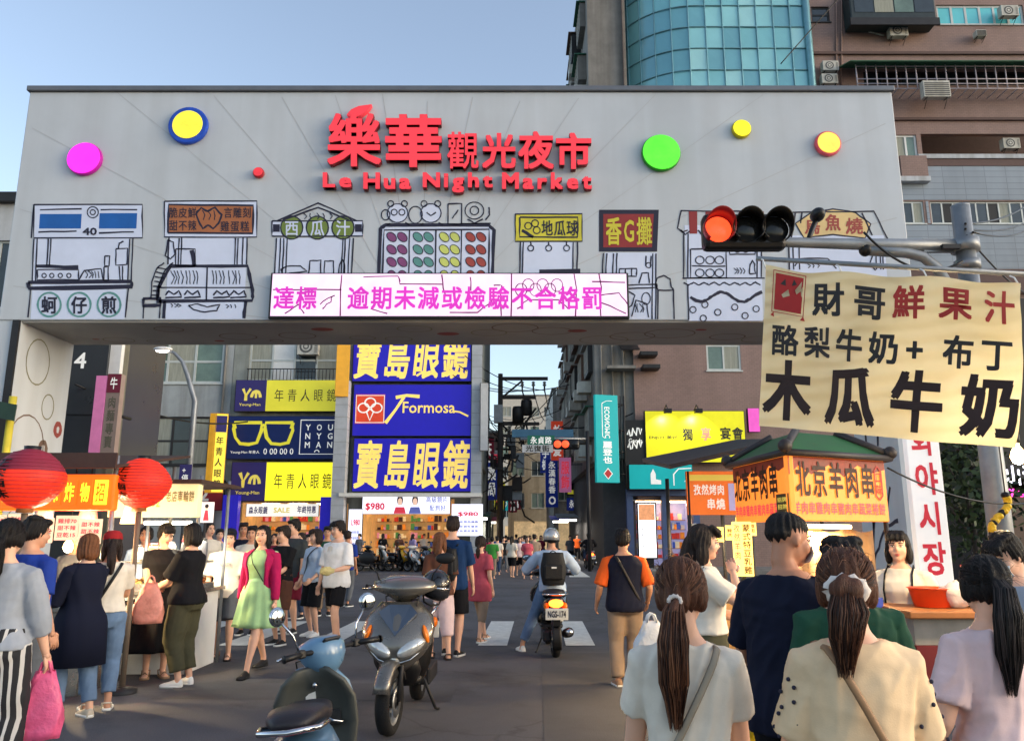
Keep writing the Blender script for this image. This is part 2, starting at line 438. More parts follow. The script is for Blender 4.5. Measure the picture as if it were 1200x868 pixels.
# discs
def disc(px, py, rpx, name, colr, rim=None, rw=0):
    c = P(px, py, GY0); r = rpx*GY0/.93/F_PX
    fr = Frame((c.x-1, GY0, c.z-1), (1, 0, 0), (0, 0, 1), 2, 2)
    m = MB(); m.disc(fr, .5, .5, r, 0, .075, rim or colr, 36); o = m.build('disc_lamp', gate, bevel=.02)
    m = MB(); m.disc(fr, .5, .5, r-(rw or .015), .0755, .088, colr, 36); m.build('disc_face', o, bevel=.01)
D = lambda n, c, e=.35: mat(n, c, .4, emit=e*.55, var=.35, vs=4.5)
disc(101, 188, 20.5, 'disc', D('disc_magenta', (244, 40, 205), .75), D('disc_magenta_side', (170, 24, 150), .1))
disc(222, 149, 23.5, 'disc', D('disc_yellow', (238, 214, 60), .55), D('disc_blue_rim', (30, 70, 170), .1), .075)
disc(304, 204, 6.5, 'disc', D('disc_red_small', (226, 56, 66), .3), D('disc_red_side', (150, 30, 40), .1))
disc(774, 181, 23, 'disc', D('disc_green', (84, 226, 52), .6), D('disc_green_side', (40, 130, 30), .1))
disc(868, 153, 11.5, 'disc', D('disc_lemon', (240, 226, 36), .65), D('disc_lemon_side', (160, 150, 20), .1))
disc(969, 170, 15.5, 'disc', D('disc_amber', (250, 200, 80), .65), D('disc_rose_rim', (200, 80, 96), .1), .03)
# raised red title
M_title = mat('title_red', (222, 58, 70), .4, var=.08, emit=.22)
M_tside = mat('title_dark_red', (120, 22, 34), .5)
b = MB()
def raised(txt, x0, y0, x1, y1, bold, dd=.02):
    b.text(txt, gp, M_tside, x0, y0, x1, y1, d=dd, bold=bold, thick=.1, gap=.0)
    b.text(txt, gp, M_title, x0, y0, x1, y1, d=dd+.102, bold=bold-.002, thick=.006, gap=.0)
raised('樂', 384, 201, 449, 136, .024); raised('華', 451, 201, 520, 138, .038)
raised('觀', 524, 203, 562, 158, .018); raised('光', 565, 202, 605, 160, .036); raised('夜', 607, 203, 649, 158, .032); raised('市', 650, 203, 693, 160, .04)
for w, x0, x1, yb, yt in (('Le', 380, 414, 224, 206), ('Hua', 427, 483, 226, 206), ('Night', 496, 578, 230, 206), ('Market', 588, 693, 226, 206)):
    ws = []
    for ch in w: q_ = [p_[0] for p_ in glyphs(ch, 0, 2)[0]]; ws.append(max(q_)-min(q_)+.1)
    tot = sum(ws)+.13*(len(w)-1); cx_ = x0; yq = sorted(p_[1] for ch in w for p_ in glyphs(ch, 0, 2)[0]); sc_ = (yt-yb)/(yq[-1]-yq[0])
    for ch, q_ in zip(w, ws):
        yy = [p_[1] for p_ in glyphs(ch, 0, 2)[0]]; wd_ = q_/tot*(x1-x0)
        raised(ch, cx_, yb+(min(yy)-yq[0])*sc_, cx_+wd_, yb+(max(yy)-yq[0])*sc_, .05); cx_ += wd_+.13/tot*(x1-x0)
leaf = [(408, 139), (413, 133), (422, 129), (437, 127), (432, 134), (424, 140), (414, 142)]
b.prism(gp, leaf[::-1], .02, .12, M_title)
b.build('lettering', gate)
# ovals painted under the beam and inside the pillar
M_oval = mat('oval_brown', (108, 88, 76), .6); M_olive = mat('oval_olive', (122, 120, 96), .6); M_rust = mat('oval_rust', (140, 66, 60), .6)
b = MB()
uf = Frame((XPL, GY0, ZB-.031), (1, 0, 0), (0, 1, 0), 1, 1); uf.n = V((0, 0, -1))
for i in range(26):
    x = .5 + i*.5 + random.uniform(-.1, .1); y = random.uniform(.3, 1.2); r = random.uniform(.1, .42)
    if i % 4 == 0: b.fill(circ(x, y, r*.6, r*.35), uf, M_rust, .002)
    else: b.stroke(circ(x, y, r, r*.7), uf, random.choice((M_oval, M_olive)), .022, .002, True)
b.build('painted_ovals', gate)
b = MB()
pf = Frame((XPL, GY0, 0), (0, 1, 0), (0, 0, 1), 1, 1); pf.n = V((1, 0, 0))
for (x, z, rx, rz_, c) in ((.55, 4.25, .3, .36, 0), (.95, 3.6, .16, .2, 0), (.5, 2.9, .46, .5, 1), (1.1, 2.35, .22, .33, 1), (1.3, 3.28, .1, .12, 2), (.95, 2.9, .12, .17, 3), (.5, 1.6, .3, .4, 0)):
    if c < 2: b.stroke(circ(x, z, rx, rz_), pf, (M_olive, M_oval)[c], .022, .003, True)
    else: b.stroke(circ(x, z, rx*.8, rz_*.8), pf, M_rust if c == 2 else M_oval, .08, .003, True)
b.build('painted_ovals', gate)
b = MB()       # branch drawing inside the right pillar
qf = Frame((XPR, GY1, 0), (0, -1, 0), (0, 0, 1), 1, 1); qf.n = V((-1, 0, 0))
for pl in ([(.1, 0), (.35, 1.2), (.5, 2.4), (.42, 3.4)], [(.35, 1.2), (.8, 1.7), (1.1, 2.3)], [(.5, 2.1), (.2, 2.6), (.12, 3.1)], [(.45, 1.7), (.75, 2.5), (.9, 3.2)], [(.8, 1.7), (1.25, 1.8)]):
    b.stroke(wob(pl, .02, 5), qf, M_ink, .06, .003)
b.build('branch_drawing', gate)

# eight ink-drawn stalls, drawn in the plane of the panel
M_pale = mat('mural_pale', (205, 214, 236), .5, var=.05)
M_mblue = mat('mural_blue', (28, 92, 168), .5); M_mbrown = mat('mural_brown', (168, 104, 66), .5); M_mgreen = mat('mural_green', (112, 132, 62), .5)
M_myel = mat('mural_yellow', (206, 196, 62), .5); M_mred = mat('mural_red', (140, 48, 48), .5); M_mcream = mat('mural_cream', (218, 190, 134), .5)
M_mviolet = mat('mural_violet', (128, 72, 118), .5); M_mteal = mat('mural_teal', (92, 146, 142), .5); M_mlime = mat('mural_lime', (196, 206, 110), .5); M_mrust = mat('mural_rust', (158, 72, 64), .5)
W = .021
class Draw(MB):
    def L(s, *pts, w=W, c=False): s.stroke(wob(list(pts) + ([pts[0]] if c else []), .35, 3), gp, M_ink, w, .0065)
    def O(s, x, y, rx, ry=None, w=W*.8, a0=0, a1=2*math.pi): s.stroke(circ(x, y, rx, ry, 18, a0, a1), gp, M_ink, w, .007, a1-a0 > 6.28)
    def Bx(s, x0, y0, x1, y1, m=None, w=W):
        if m: s.F([(x0, y1), (x1, y1), (x1, y0), (x0, y0)], m)
        s.L((x0, y0), (x1, y0), (x1, y1), (x0, y1), w=w, c=True)
    def F(s, pts, m, d=.0045): s.fill(pts, gp, m, d)
    def T(s, t, m, x0, y0, x1, y1, bold=.02, vert=False): s.text(t, gp, m, x0, y1, x1, y0, d=.008, bold=bold, vert=vert)
    def blob(s, x, y, rx, ry, m, a=0):
        pts = [(x+rx*math.cos(t)*math.cos(a)-ry*math.sin(t)*math.sin(a), y+rx*math.cos(t)*math.sin(a)+ry*math.sin(t)*math.cos(a)) for t in [i*.4488 for i in range(14)]]
        if m: s.F(pts, m, .0055)
        s.stroke(pts, gp, M_ink, W*.6, .007, True)
    def scrib(s, x0, y0, x1, y1, n):
        for i in range(n):
            x = x0+(x1-x0)*(i+.5)/n; s.L((x-2, y0), (x+random.uniform(-2, 3), (y0+y1)/2), (x-1, y1), w=W*.7)
# 1 blue-signed stall
d = Draw()
d.F([(36, 374), (146, 374), (152, 279), (41, 279)], M_pale, .003)
d.Bx(40, 240, 167, 279, M_pale); d.L((40, 240), (37, 279))
d.F([(46, 268), (95, 268), (96, 251), (47, 251)], M_mblue, .0055); d.F([(116, 268), (160, 268), (161, 250), (117, 250)], M_mblue, .0055)
d.L((47, 246), (96, 245)); d.L((118, 246), (161, 246)); d.L((45, 272), (90, 271), w=.025); d.L((116, 273), (157, 272), w=.025)
d.O(109, 249, 6.5); d.O(109, 249, 3); d.T('40', M_ink, 97, 267, 114, 276, .03)
for x in (40, 44, 57, 60, 152, 156): d.L((x, 280), (x-2, 329 if x in (40, 44, 152, 156) else 312))
d.Bx(44, 316, 92, 328); d.L((42, 312), (92, 313), w=.05)
for x in (52, 61, 71, 81): d.O(x, 323, 2.5)
d.L((93, 328), (99, 317), (119, 315), (121, 328)); d.scrib(100, 318, 119, 326, 5)
d.Bx(122, 313, 127, 329); d.L((123, 300), (129, 300), (128, 312), (123, 312), c=True)
d.L((136, 292), (150, 291), (149, 310), (136, 311), c=True); d.L((139, 291), (140, 285), (145, 283)); d.L((140, 312), (141, 328)); d.L((144, 312), (144, 328))
d.L((33, 331), (154, 330), (155, 336), (34, 338), c=True, w=.06); d.L((36, 339), (33, 372)); d.L((151, 338), (147, 372))
for i, ch in enumerate('蚵仔煎'):
    x = 58+i*35
    d.stroke(circ(x, 357, 13.5, 14, 22), gp, M_mteal, .03, .007, True); d.T(ch, M_ink, x-10, 347, x+10, 368, .03)
d.build('stall_drawing', gate)
# 2 brown fish-cake stall
d = Draw()
d.F([(194, 374), (286, 374), (290, 279), (198, 279)], M_pale, .003)
d.Bx(193, 236, 301, 278, M_pale); d.F([(197, 273), (296, 274), (297, 241), (198, 240)], M_mbrown, .0055); d.L((197, 273), (296, 274), (297, 241), (198, 240), c=True, w=.03)
d.T('脆皮鮮', M_ink, 198, 243, 231, 256, .01); d.T('言雕刻', M_ink, 262, 243, 295, 256, .01); d.T('甜不辣', M_ink, 198, 258, 231, 271, .01); d.T('雞蛋糕', M_ink, 258, 259, 293, 272, .01)
d.L((230, 250), (236, 244), (243, 248), (252, 243), (260, 252), (256, 262), (250, 268), (244, 264), (238, 268), (233, 260), c=True, w=.03); d.scrib(236, 247, 256, 258, 3)
for x in (198, 210, 213, 276, 279, 285, 290): d.L((x, 279), (x-1, 310))
d.L((197, 281), (194, 300), (200, 304), (205, 298), (203, 284), c=True); d.Bx(206, 292, 229, 312); d.L((225, 293), (228, 312), w=.06)
d.L((193, 308), (184, 314), (178, 330), (177, 350)); d.L((203, 308), (194, 316), (187, 332), (185, 350))
for i in range(7): d.L((178+i*1.0, 346-i*5.4), (186+i*1.6, 346-i*5), w=.02)
d.L((200, 312), (290, 312), (296, 340), (296, 352), (184, 353), (186, 337), (200, 312), w=.05); d.L((186, 337), (295, 337)); d.L((243, 313), (242, 352))
for x in (200, 218, 249, 268): d.scrib(x, 317, x+16, 333, 4)
for x in (194, 216, 250, 270): d.L((x, 346), (x+4, 341), (x+10, 345), (x+16, 341), (x+19, 348), (x, 349), w=.025)
d.L((193, 353), (192, 373), w=.05); d.L((288, 353), (286, 373), w=.05); d.L((221, 358), (232, 356), (243, 360), (258, 357), (254, 364), (240, 366), (227, 363), c=True)
d.scrib(200, 356, 212, 360, 3); d.scrib(264, 357, 280, 361, 3); d.L((168, 350), (188, 350), (188, 358), (168, 358), c=True, w=.05); d.L((169, 358), (168, 373)); d.L((188, 358), (187, 373))
d.build('stall_drawing', gate)
# 3 green watermelon juice stall
d = Draw()
d.F([(322, 322), (410, 322), (412, 279), (324, 279)], M_pale, .003)
d.L((325, 259), (373, 238), (418, 259)); d.L((332, 258), (373, 243), (409, 258), w=.025); d.scrib(354, 250, 392, 257, 5)
d.Bx(319, 259, 425, 277, M_pale)
for a, c in ((320, 328), (416, 424)): d.F([(a, 272), (c, 272), (c, 263), (a, 263)], M_ink, .0055)
for x, ch in ((342, '西'), (372, '瓜'), (402, '汁')):
    d.F(circ(x, 267, 13, 13.5, 22), M_mgreen, .0057); d.O(x, 267, 13, 13.5, W); d.T(ch, M_pale, x-9, 258, x+9, 277, .02)
for x in (324, 329, 333, 337, 402, 405, 410, 414): d.L((x, 279), (x-2, 320))
d.L((329, 316), (336, 312), (352, 312), (360, 318), (332, 321), c=True); d.L((362, 320), (363, 306), (376, 305), (376, 320)); d.L((380, 320), (381, 306), (391, 306), (391, 320)); d.L((397, 320), (398, 310), (401, 304), (404, 310), (404, 320))
d.build('stall_drawing', gate)
# 4 slipper stall with plain toy animals on top
d = Draw()
d.F([(447, 324), (577, 324), (577, 266), (447, 266)], M_pale, .003)
d.L((444, 324), (446, 268), (452, 264), (573, 264), (579, 270), (577, 324), w=.05); d.L((448, 324), (450, 270), (573, 269), (573, 324), w=.025)
for x in (480, 511, 541): d.L((x, 270), (x-1, 323))
for i, m in enumerate((M_mviolet, M_mteal, M_mlime, M_mrust)):
    for r_ in range(4):
        for k in (0, 1): d.blob(459+i*30.8+k*12.5, 278+r_*14.6, 6.6 if r_ < 3 else 5, 4.6, m, .75)
for x in (466, 505):
    d.F(circ(x, 250, 13, 12, 16), M_pale); d.O(x, 250, 12, 11); d.O(x-8, 239, 3.5); d.O(x+8, 239, 3.5); d.L((x-9, 262), (x-12, 264)); d.L((x+9, 261), (x+14, 264))
d.O(462, 249, 3.5); d.O(471, 249, 3.5); d.L((500, 249), (505, 253), (511, 249)); d.O(487, 252, 8, 10); d.O(452, 252, 5, 6)
d.Bx(525, 239, 541, 263); d.L((530, 256), (537, 246), w=.02); d.O(556, 247, 11, 10); d.O(556, 247, 5, 5); d.L((569, 258), (574, 252), (573, 243)); d.L((548, 257), (556, 262), (566, 257)); d.L((541, 262), (575, 262))
d.build('stall_drawing', gate)
# 5 yellow sweet-potato-ball stall
d = Draw()
d.F([(611, 322), (672, 322), (673, 284), (611, 284)], M_pale, .003)
d.Bx(604, 251, 682, 283, M_myel); d.L((609, 255), (677, 255), (677, 278), (609, 278), c=True, w=.025)
d.T('地瓜球', M_ink, 634, 258, 678, 277, .02); d.O(619, 265, 4); d.O(627, 262, 4); d.O(629, 270, 4); d.L((612, 270), (625, 278), w=.05)
for x in (610, 613, 672, 677): d.L((x, 284), (x-1, 322))
for x in (622, 643, 664): d.L((x, 284), (x, 287)); d.O(x, 291, 3.4)
d.F([(632, 321), (680, 320), (680, 315), (632, 316)], M_ink, .0055)
d.build('stall_drawing', gate)
# 6 red sausage stall
d = Draw()
d.F([(735, 374), (768, 374), (770, 296), (709, 296), (709, 322), (735, 322)], M_pale, .003)
d.F([(702, 295), (770, 295), (772, 246), (702, 246)], M_ink); d.F([(707, 290), (764, 290), (766, 251), (707, 251)], M_mred, .0055)
d.T('香', M_myel, 709, 254, 729, 288, .03); d.T('G', M_myel, 731, 258, 743, 284, .02); d.T('攤', M_myel, 745, 254, 765, 288, .02)
for x in (707, 711, 719, 723, 765, 769): d.L((x, 297), (x-1, 322 if x < 730 else 374))
d.Bx(726, 315, 746, 324); d.L((733, 315), (733, 324)); d.L((740, 315), (740, 324)); d.L((749, 332), (752, 320), (760, 320), (761, 332)); d.L((757, 312), (757, 300)); d.L((762, 312), (763, 300)); d.O(760, 311, 3)
d.L((736, 334), (770, 333), (770, 337), (736, 338), c=True); d.L((737, 342), (744, 346), (740, 358), (737, 360)); d.O(757, 350, 5, 7); d.L((740, 371), (745, 352), (758, 356), (760, 372)); d.scrib(744, 356, 756, 366, 4)
d.L((771, 374), (771, 340), (768, 335), (770, 326), (778, 323), (785, 327), (786, 335), (789, 340), (790, 374)); d.L((772, 340), (789, 340))
d.build('stall_drawing', gate)
# 7 striped-awning bread stall
d = Draw()
d.F([(807, 376), (894, 376), (892, 264), (802, 264)], M_pale, .003)
d.L((798, 247), (892, 248), (896, 268)); d.L((798, 247), (794, 268), (800, 272), (806, 270))
for i in range(5):
    x = 798+i*19.5
    d.F([(x+10, 274), (x+19, 274), (x+19, 248), (x+9, 248)], M_mred if i % 1 == 0 else M_pale, .0055); d.L((x, 270), (x+5, 275), (x+10, 271), w=.025)
for x in (801, 806, 887, 892): d.L((x, 274), (x, 325))
d.Bx(809, 292, 851, 326); d.L((811, 312), (850, 312))
for r_ in (305, 320):
    for x in (820, 832, 843): d.O(x, r_, 5, 4.5)
d.L((853, 284), (855, 298), (885, 298), (886, 284)); d.O(864, 293, 3); d.O(874, 293, 3); d.scrib(860, 314, 874, 321, 4); d.L((878, 321), (879, 310), (882, 305), (884, 310), (885, 321), c=True)
d.L((800, 326), (896, 326)); d.L(*[(801+i*6, 331+(3 if i % 2 else 0)) for i in range(16)])
d.L((806, 333), (807, 375)); d.L(*[(809+i*7, 348+6*math.sin(i*.9)) for i in range(13)], w=.045)
for x, y in ((826, 357), (812, 363), (841, 366), (861, 360), (873, 370), (886, 362), (824, 373)): d.O(x, y, 3.6)
d.build('stall_drawing', gate)
# 8 cream fan-signed stall
d = Draw()
d.F([(926, 330), (1040, 330), (1036, 276), (926, 276)], M_pale, .003)
d.L((922, 249), (1024, 248), (1040, 280)); d.L((922, 249), (918, 282)); d.L((932, 250), (927, 280), w=.025); d.L((1010, 250), (1022, 276), w=.025); d.L((940, 249), (938, 262), w=.025)
d.F([(932, 262), (950, 250), (976, 245), (1002, 249), (1020, 263), (1014, 279), (976, 275), (942, 279)], M_mcream, .006); d.L((932, 262), (950, 250), (976, 245), (1002, 249), (1020, 263), (1014, 279), (976, 275), (942, 279), c=True)
d.T('烏', M_mrust, 942, 256, 962, 275, .03); d.T('魚', M_mrust, 966, 251, 986, 271, .03); d.T('燒', M_mrust, 990, 255, 1012, 275, .03)
for x in (924, 929, 936, 1026, 1031, 1034): d.L((x, 281), (x+1, 316))
d.L((931, 312), (938, 303), (970, 303), (980, 315)); d.scrib(945, 309, 962, 314, 3); d.L((1022, 300), (1019, 310), (1026, 317))
d.build('stall_drawing', gate)
# LED message screen
sf = rect(318, 322, 736, 375, GY0)
M_led = mat('led_face', (120, 100, 118), .4, emit=.5, ecol=(244, 208, 238), var=.1, vs=6)
M_ledt = mat('led_text', (150, 30, 130), .4, emit=.26, ecol=(236, 60, 210), var=.1); M_ledl = mat('led_line', (120, 40, 96), .4, emit=.03, var=.1)
b = MB(); b.slab(sf, M_dark, .003, .1); scr = b.build('led_screen', gate, bevel=.01)
b = MB(); b.slab(sf, M_led, .101, .106, .006, .05, .994, .97); b.build('screen_face', scr)
b = MB(); b.text('達標', sf, M_ledt, .01, .18, .135, .7, d=.11, bold=.03); b.text('逾期未減或檢驗不合格罰', sf, M_ledt, .215, .18, .93, .7, d=.11, bold=.03)
b.build('screen_text', scr)
b = MB()
for pl in ([(.01, .62), (.2, .62)], [(.2, .95), (.2, .05)], [(.14, .3), (.18, .5), (.17, .35), (.15, .2)], [(.26, .9), (.36, .92), (.36, .75), (.48, .74)], [(.48, .95), (.49, .5)], [(.56, .9), (.56, .6)], [(.28, .2), (.33, .1)], [(.5, .12), (.58, .12), (.62, .4)],
           [(.672, .98), (.672, .04)], [(.85, .98), (.85, .04)], [(.69, .2), (.72, .4), (.8, .4), (.83, .2)], [(.9, .8), (.99, .78)], [(.92, .5), (.97, .55), (.995, .3)], [(.92, .35), (.99, .1)], [(.92, .97), (.92, .05)], [(.62, .72), (.645, .72), (.645, .05)], [(.05, .1), (.08, .3), (.1, .1)]):
    b.stroke(wob(pl, .004, 3), sf, M_ledl, .02, .108)
for i in range(7): b.stroke(circ(.7+.02*(i % 6), .62+.1*(i % 2), .016, .14, 14), sf, M_ledl, .014, .108, True)
b.build('screen_drawing', scr)
# board with upright Korean lettering on the right pillar
kb = thing('upright_signboard', 'tall white board with red upright Korean lettering by the gate pillar', 'sign', (P(1097, 690, 8.7).x, 8.7, 0))
M_board = mat('sign_white', (226, 228, 230), .4, var=.05, emit=.16); M_kred = mat('sign_red', (200, 36, 60), .4, emit=.1)
KY = 8.7 
b = MB(); KF = Frame((P(1080, 691, KY).x, KY, P(1090, 692, KY).z), (1, .1, 0), (0, 0, 1), .385, 2.55)
b.slab(KF, M_board, -.08, 0); b.build('board', kb, bevel=.008)
b = MB()
for i, ch in enumerate('르화야시장'[::-1]): b.text(ch, KF, M_kred, .1, .06+i*.168, .92, .205+i*.168, bold=.035, d=.005)
b.build('lettering', kb)
b = MB()
for a in (.15, .85): b.box2(tuple(KF(a, 0, -.08)+V((-.03, 0, -KF.o.z))), tuple(KF(a, 0, -.02)+V((.03, 0, -.002))), M_galv)
b.build('post', kb)
# ------------------------------------------------------------------ buildings
def facade(fr, holes, m, name, parent, reveal=.16, rmat=None, world=True):
    """a wall sheet with real openings and reveals; holes in frame fractions"""
    xs = sorted({0, 1, *[h[0] for h in holes], *[h[2] for h in holes]}); ys = sorted({0, 1, *[h[1] for h in holes], *[h[3] for h in holes]})
    xs = [x for x in xs if 0 <= x <= 1]; ys = [y for y in ys if 0 <= y <= 1]
    b = MB()
    for i in range(len(xs)-1):
        for j in range(len(ys)-1):
            cx, cy = (xs[i]+xs[i+1])/2, (ys[j]+ys[j+1])/2
            if any(h[0] < cx < h[2] and h[1] < cy < h[3] for h in holes): continue
            b.quad(fr(xs[i], ys[j]), fr(xs[i+1], ys[j]), fr(xs[i+1], ys[j+1]), fr(xs[i], ys[j+1]), m)
    for x0, y0, x1, y1 in holes:
        r = rmat or m
        for p, q in (((x0, y0), (x1, y0)), ((x1, y0), (x1, y1)), ((x1, y1), (x0, y1)), ((x0, y1), (x0, y0))):
            b.quad(fr(*p), fr(*q), fr(*q, -reveal), fr(*p, -reveal), r)
    return b.build(name, parent, world)
M_wfr = mat('window_frame', (190, 194, 190), .45, metal=.2, var=.1)
M_wdk = mat('window_frame_dark', (50, 48, 48), .5, var=.15)
M_curt = mat('curtain', (150, 152, 140), .8, var=.2, vs=2, stretch=(6, 6, .5))
M_gteal = mat('glass_teal', (96, 196, 205), .14, var=.1, vs=.6, spec=.8)
M_ggreen = mat('glass_green', (96, 118, 106), .15, var=.3, vs=.8, spec=.8)
def window(parent, fr, h, nx=2, ny=1, fm=None, pm=None, t=.05, rec=.13, sill=True):
    """window part in hole h of frame fr: frame > pane, sill"""
    fm = fm or M_wfr; pm = pm or M_glass; x0, y0, x1, y1 = h
    tx, ty = t/fr.w, t/fr.h
    b = MB()
    for i in range(nx+1):
        x = x0 + (x1-x0-tx)*i/nx; b.slab(fr, fm, -rec, -rec+.05, x, y0, x+tx, y1)
    for j in range(ny+1):
        y = y0 + (y1-y0-ty)*j/ny; b.slab(fr, fm, -rec+.001, -rec+.047, x0, y, x1, y+ty)
    w = b.build('window', parent)
    b = MB()
    for i in range(nx):
        o = .012*(i % 2)
        b.quad(fr(x0+(x1-x0)*i/nx, y0, -rec+.012+o), fr(x0+(x1-x0)*(i+1)/nx, y0, -rec+.012+o), fr(x0+(x1-x0)*(i+1)/nx, y1, -rec+.012+o), fr(x0+(x1-x0)*i/nx, y1, -rec+.012+o),
               pm[i % len(pm)] if isinstance(pm, list) else pm)
    b.build('pane', w)
    if sill:
        b = MB(); b.slab(fr, fm, -.02, .07, x0-.06/fr.w, y0-.07/fr.h, x1+.06/fr.w, y0-.002/fr.h); b.build('sill', w)
    return w
def ac_unit(parent, px, py, Y, w=.8, h=.6, louv=False):
    c = P(px, py, Y); fr = Frame((c.x-w/2, Y, c.z-h/2), (1, 0, 0), (0, 0, 1), w, h)
    b = MB(); b.slab(fr, M_acw, .06, .42); o = b.build('air_conditioner', parent, bevel=.02)
    b = MB()
    if louv:
        for i in range(7): b.slab(fr, M_acg, .421, .44, .05, .08+.12*i, .95, .14+.12*i)
    else:
        b.disc(fr, .42, .5, min(w, h)*.4, .421, .428, M_acg, 20)
        for i in range(4): b.disc(fr, .42, .5, min(w, h)*(.36-.085*i), .4285+.002*i, .43+.002*i, M_acw if i % 2 else M_acg, 20)
        for i in range(6): b.slab(fr, M_acg, .421, .426, .82, .15+.12*i, .95, .2+.12*i)
    b.build('grille', o)
    b = MB()
    for x in (.12, .86): b.tube([fr(x, -.02, 0), fr(x, -.02, .42)], .018, M_dark, 6); b.tube([fr(x, -.5, 0), fr(x, -.03, .4)], .016, M_dark, 6)
    b.build('bracket', o)
M_acw = mat('ac_casing', (196, 194, 184), .5, var=.15, streak=True); M_acg = mat('ac_grille', (92, 92, 90), .6, var=.2)
def fz(fr, px0, py0, px1, py1):
    """photo rectangle -> hole fractions of a frame on a constant-Y plane"""
    ym = (py0+py1)/2; xm = (px0+px1)/2; Y = fr.o.y
    return ((P(px0, ym, Y).x-fr.o.x)/fr.w, (P(xm, py1, Y).z-fr.o.z)/fr.h, (P(px1, ym, Y).x-fr.o.x)/fr.w, (P(xm, py0, Y).z-fr.o.z)/fr.h)
def wall_frame(x0, x1, Y, z1, z0=0.0): return Frame((x0, Y, z0), (1, 0, 0), (0, 0, 1), x1-x0, z1-z0)
def signbox(name, label, px0, py0, px1, py1, Y, m, cat='sign', depth=.18, edge=None, group=None, posts=True):
    fr = rect(px0, py0, px1, py1, Y)
    o = thing(name, label, cat, tuple(fr(.5, 0, -depth)), group=group)
    b = MB(); b.slab(fr, edge or M_dark, -depth, -.004); b.build('sign_box', o, bevel=.012)
    b = MB(); b.slab(fr, m, -.0035, .004, .008, .012, .992, .988); b.build('sign_face', o)
    return o, fr

# --- left: grey old concrete block
M_grey = mat('render_grey', (156, 162, 164), .85, var=.14, vs=.8, bump=.2, streak=True)
YB = 40.0
gb = thing('apartment_block', 'grey weathered concrete block with white and black framed windows behind the lamp post', 'building', (-17, 44, 0))
gf = wall_frame(P(140, 500, YB).x, P(268, 500, YB).x, YB, 17)
hs = [fz(gf, 163, 398, 262, 449), fz(gf, 156, 488, 245, 545), fz(gf, 163, 318, 262, 368)]
facade(gf, hs, M_grey, 'wall', gb, .2)
b = MB(); b.box2((gf.o.x, YB+.21, 0), (gf.o.x+gf.w, YB+9, 17), M_grey); b.box2((gf.o.x-.1, YB-.12, 16.9), (gf.o.x+gf.w+.05, YB+.2, 17.2), M_conc); b.build('rear_body', gb)
window(gb, gf, hs[0], 3, 2, M_wfr, [M_ggreen, M_curt, M_ggreen], .12); window(gb, gf, hs[1], 4, 2, M_wdk, [M_glass, M_curt, M_glass, M_curt], .1); window(gb, gf, hs[2], 3, 2, M_wfr, M_ggreen, .12)
ac_unit(gb, 181, 409, YB-.05, .95, .7); ac_unit(gb, 162, 525, YB-.05, 1.05, .85)
b = MB()
for x in (.08, .93): b.tube([gf(x, 0, .08), gf(x, 1, .08)], .06, M_conc, 8)
b.tube([gf(.1, .4, .06), gf(.13, .45, .1), gf(.16, .5, .12), gf(.2, .5, .1), gf(.2, .46, .05)], .03, M_acw, 6)
b.build('drain_pipe', gb)
M_rband = mat('red_fascia', (110, 22, 30), .5, var=.1, emit=.1)
o, fr = signbox('shop_fascia', 'dark red shop fascia low on the grey concrete block', 120, 562, 262, 598, YB-.4, M_rband)
b = MB(); b.text('22', fr, M_white, .72, .3, .88, .75, bold=.03, d=.008); b.text('幸福小吃', fr, M_white, .3, .2, .66, .8, bold=.03, d=.008); b.build('lettering', o)
# --- left: building behind the yellow optician signs
ob = thing('shop_building', 'old concrete shop building carrying the yellow and navy optician signs', 'building', (-11, 44, 0))
of_ = wall_frame(P(268.5, 500, YB).x, P(411, 500, YB).x, YB, 16.5)
M_grey2 = mat('render_grey_green', (146, 152, 148), .85, var=.2, vs=.8, bump=.2, streak=True)
hs = [fz(of_, 292, 398, 398, 446), fz(of_, 292, 322, 398, 366), fz(of_, 280, 588, 392, 662)]
facade(of_, hs, M_grey2, 'wall', ob, .25)
window(ob, of_, hs[0], 4, 2, M_wfr, [M_curt, M_white, M_glass, M_curt], .1); window(ob, of_, hs[1], 4, 2, M_wfr, M_glass, .1)
b = MB(); b.box2((of_.o.x, YB+4.5, 0), (of_.o.x+of_.w, YB+9, 16.5), M_grey2); b.box2((of_.o.x, YB+.26, 5.2), (of_.o.x+of_.w, YB+4.48, 16.5), M_grey2); b.build('rear_body', ob)
ac_unit(ob, 363, 408, YB-.05, 1.1, .85)
b = MB()
for i in range(26): x = hs[0][0]+.01+(hs[0][2]-hs[0][0]-.02)*i/25; b.tube([of_(x, hs[0][1], .22), of_(x, hs[0][1]+.035, .22)], .02, M_dark, 5)
b.tube([of_(hs[0][0], hs[0][1]+.035, .22), of_(hs[0][2], hs[0][1]+.035, .22)], .03, M_dark, 6); b.build('window_railing', ob)
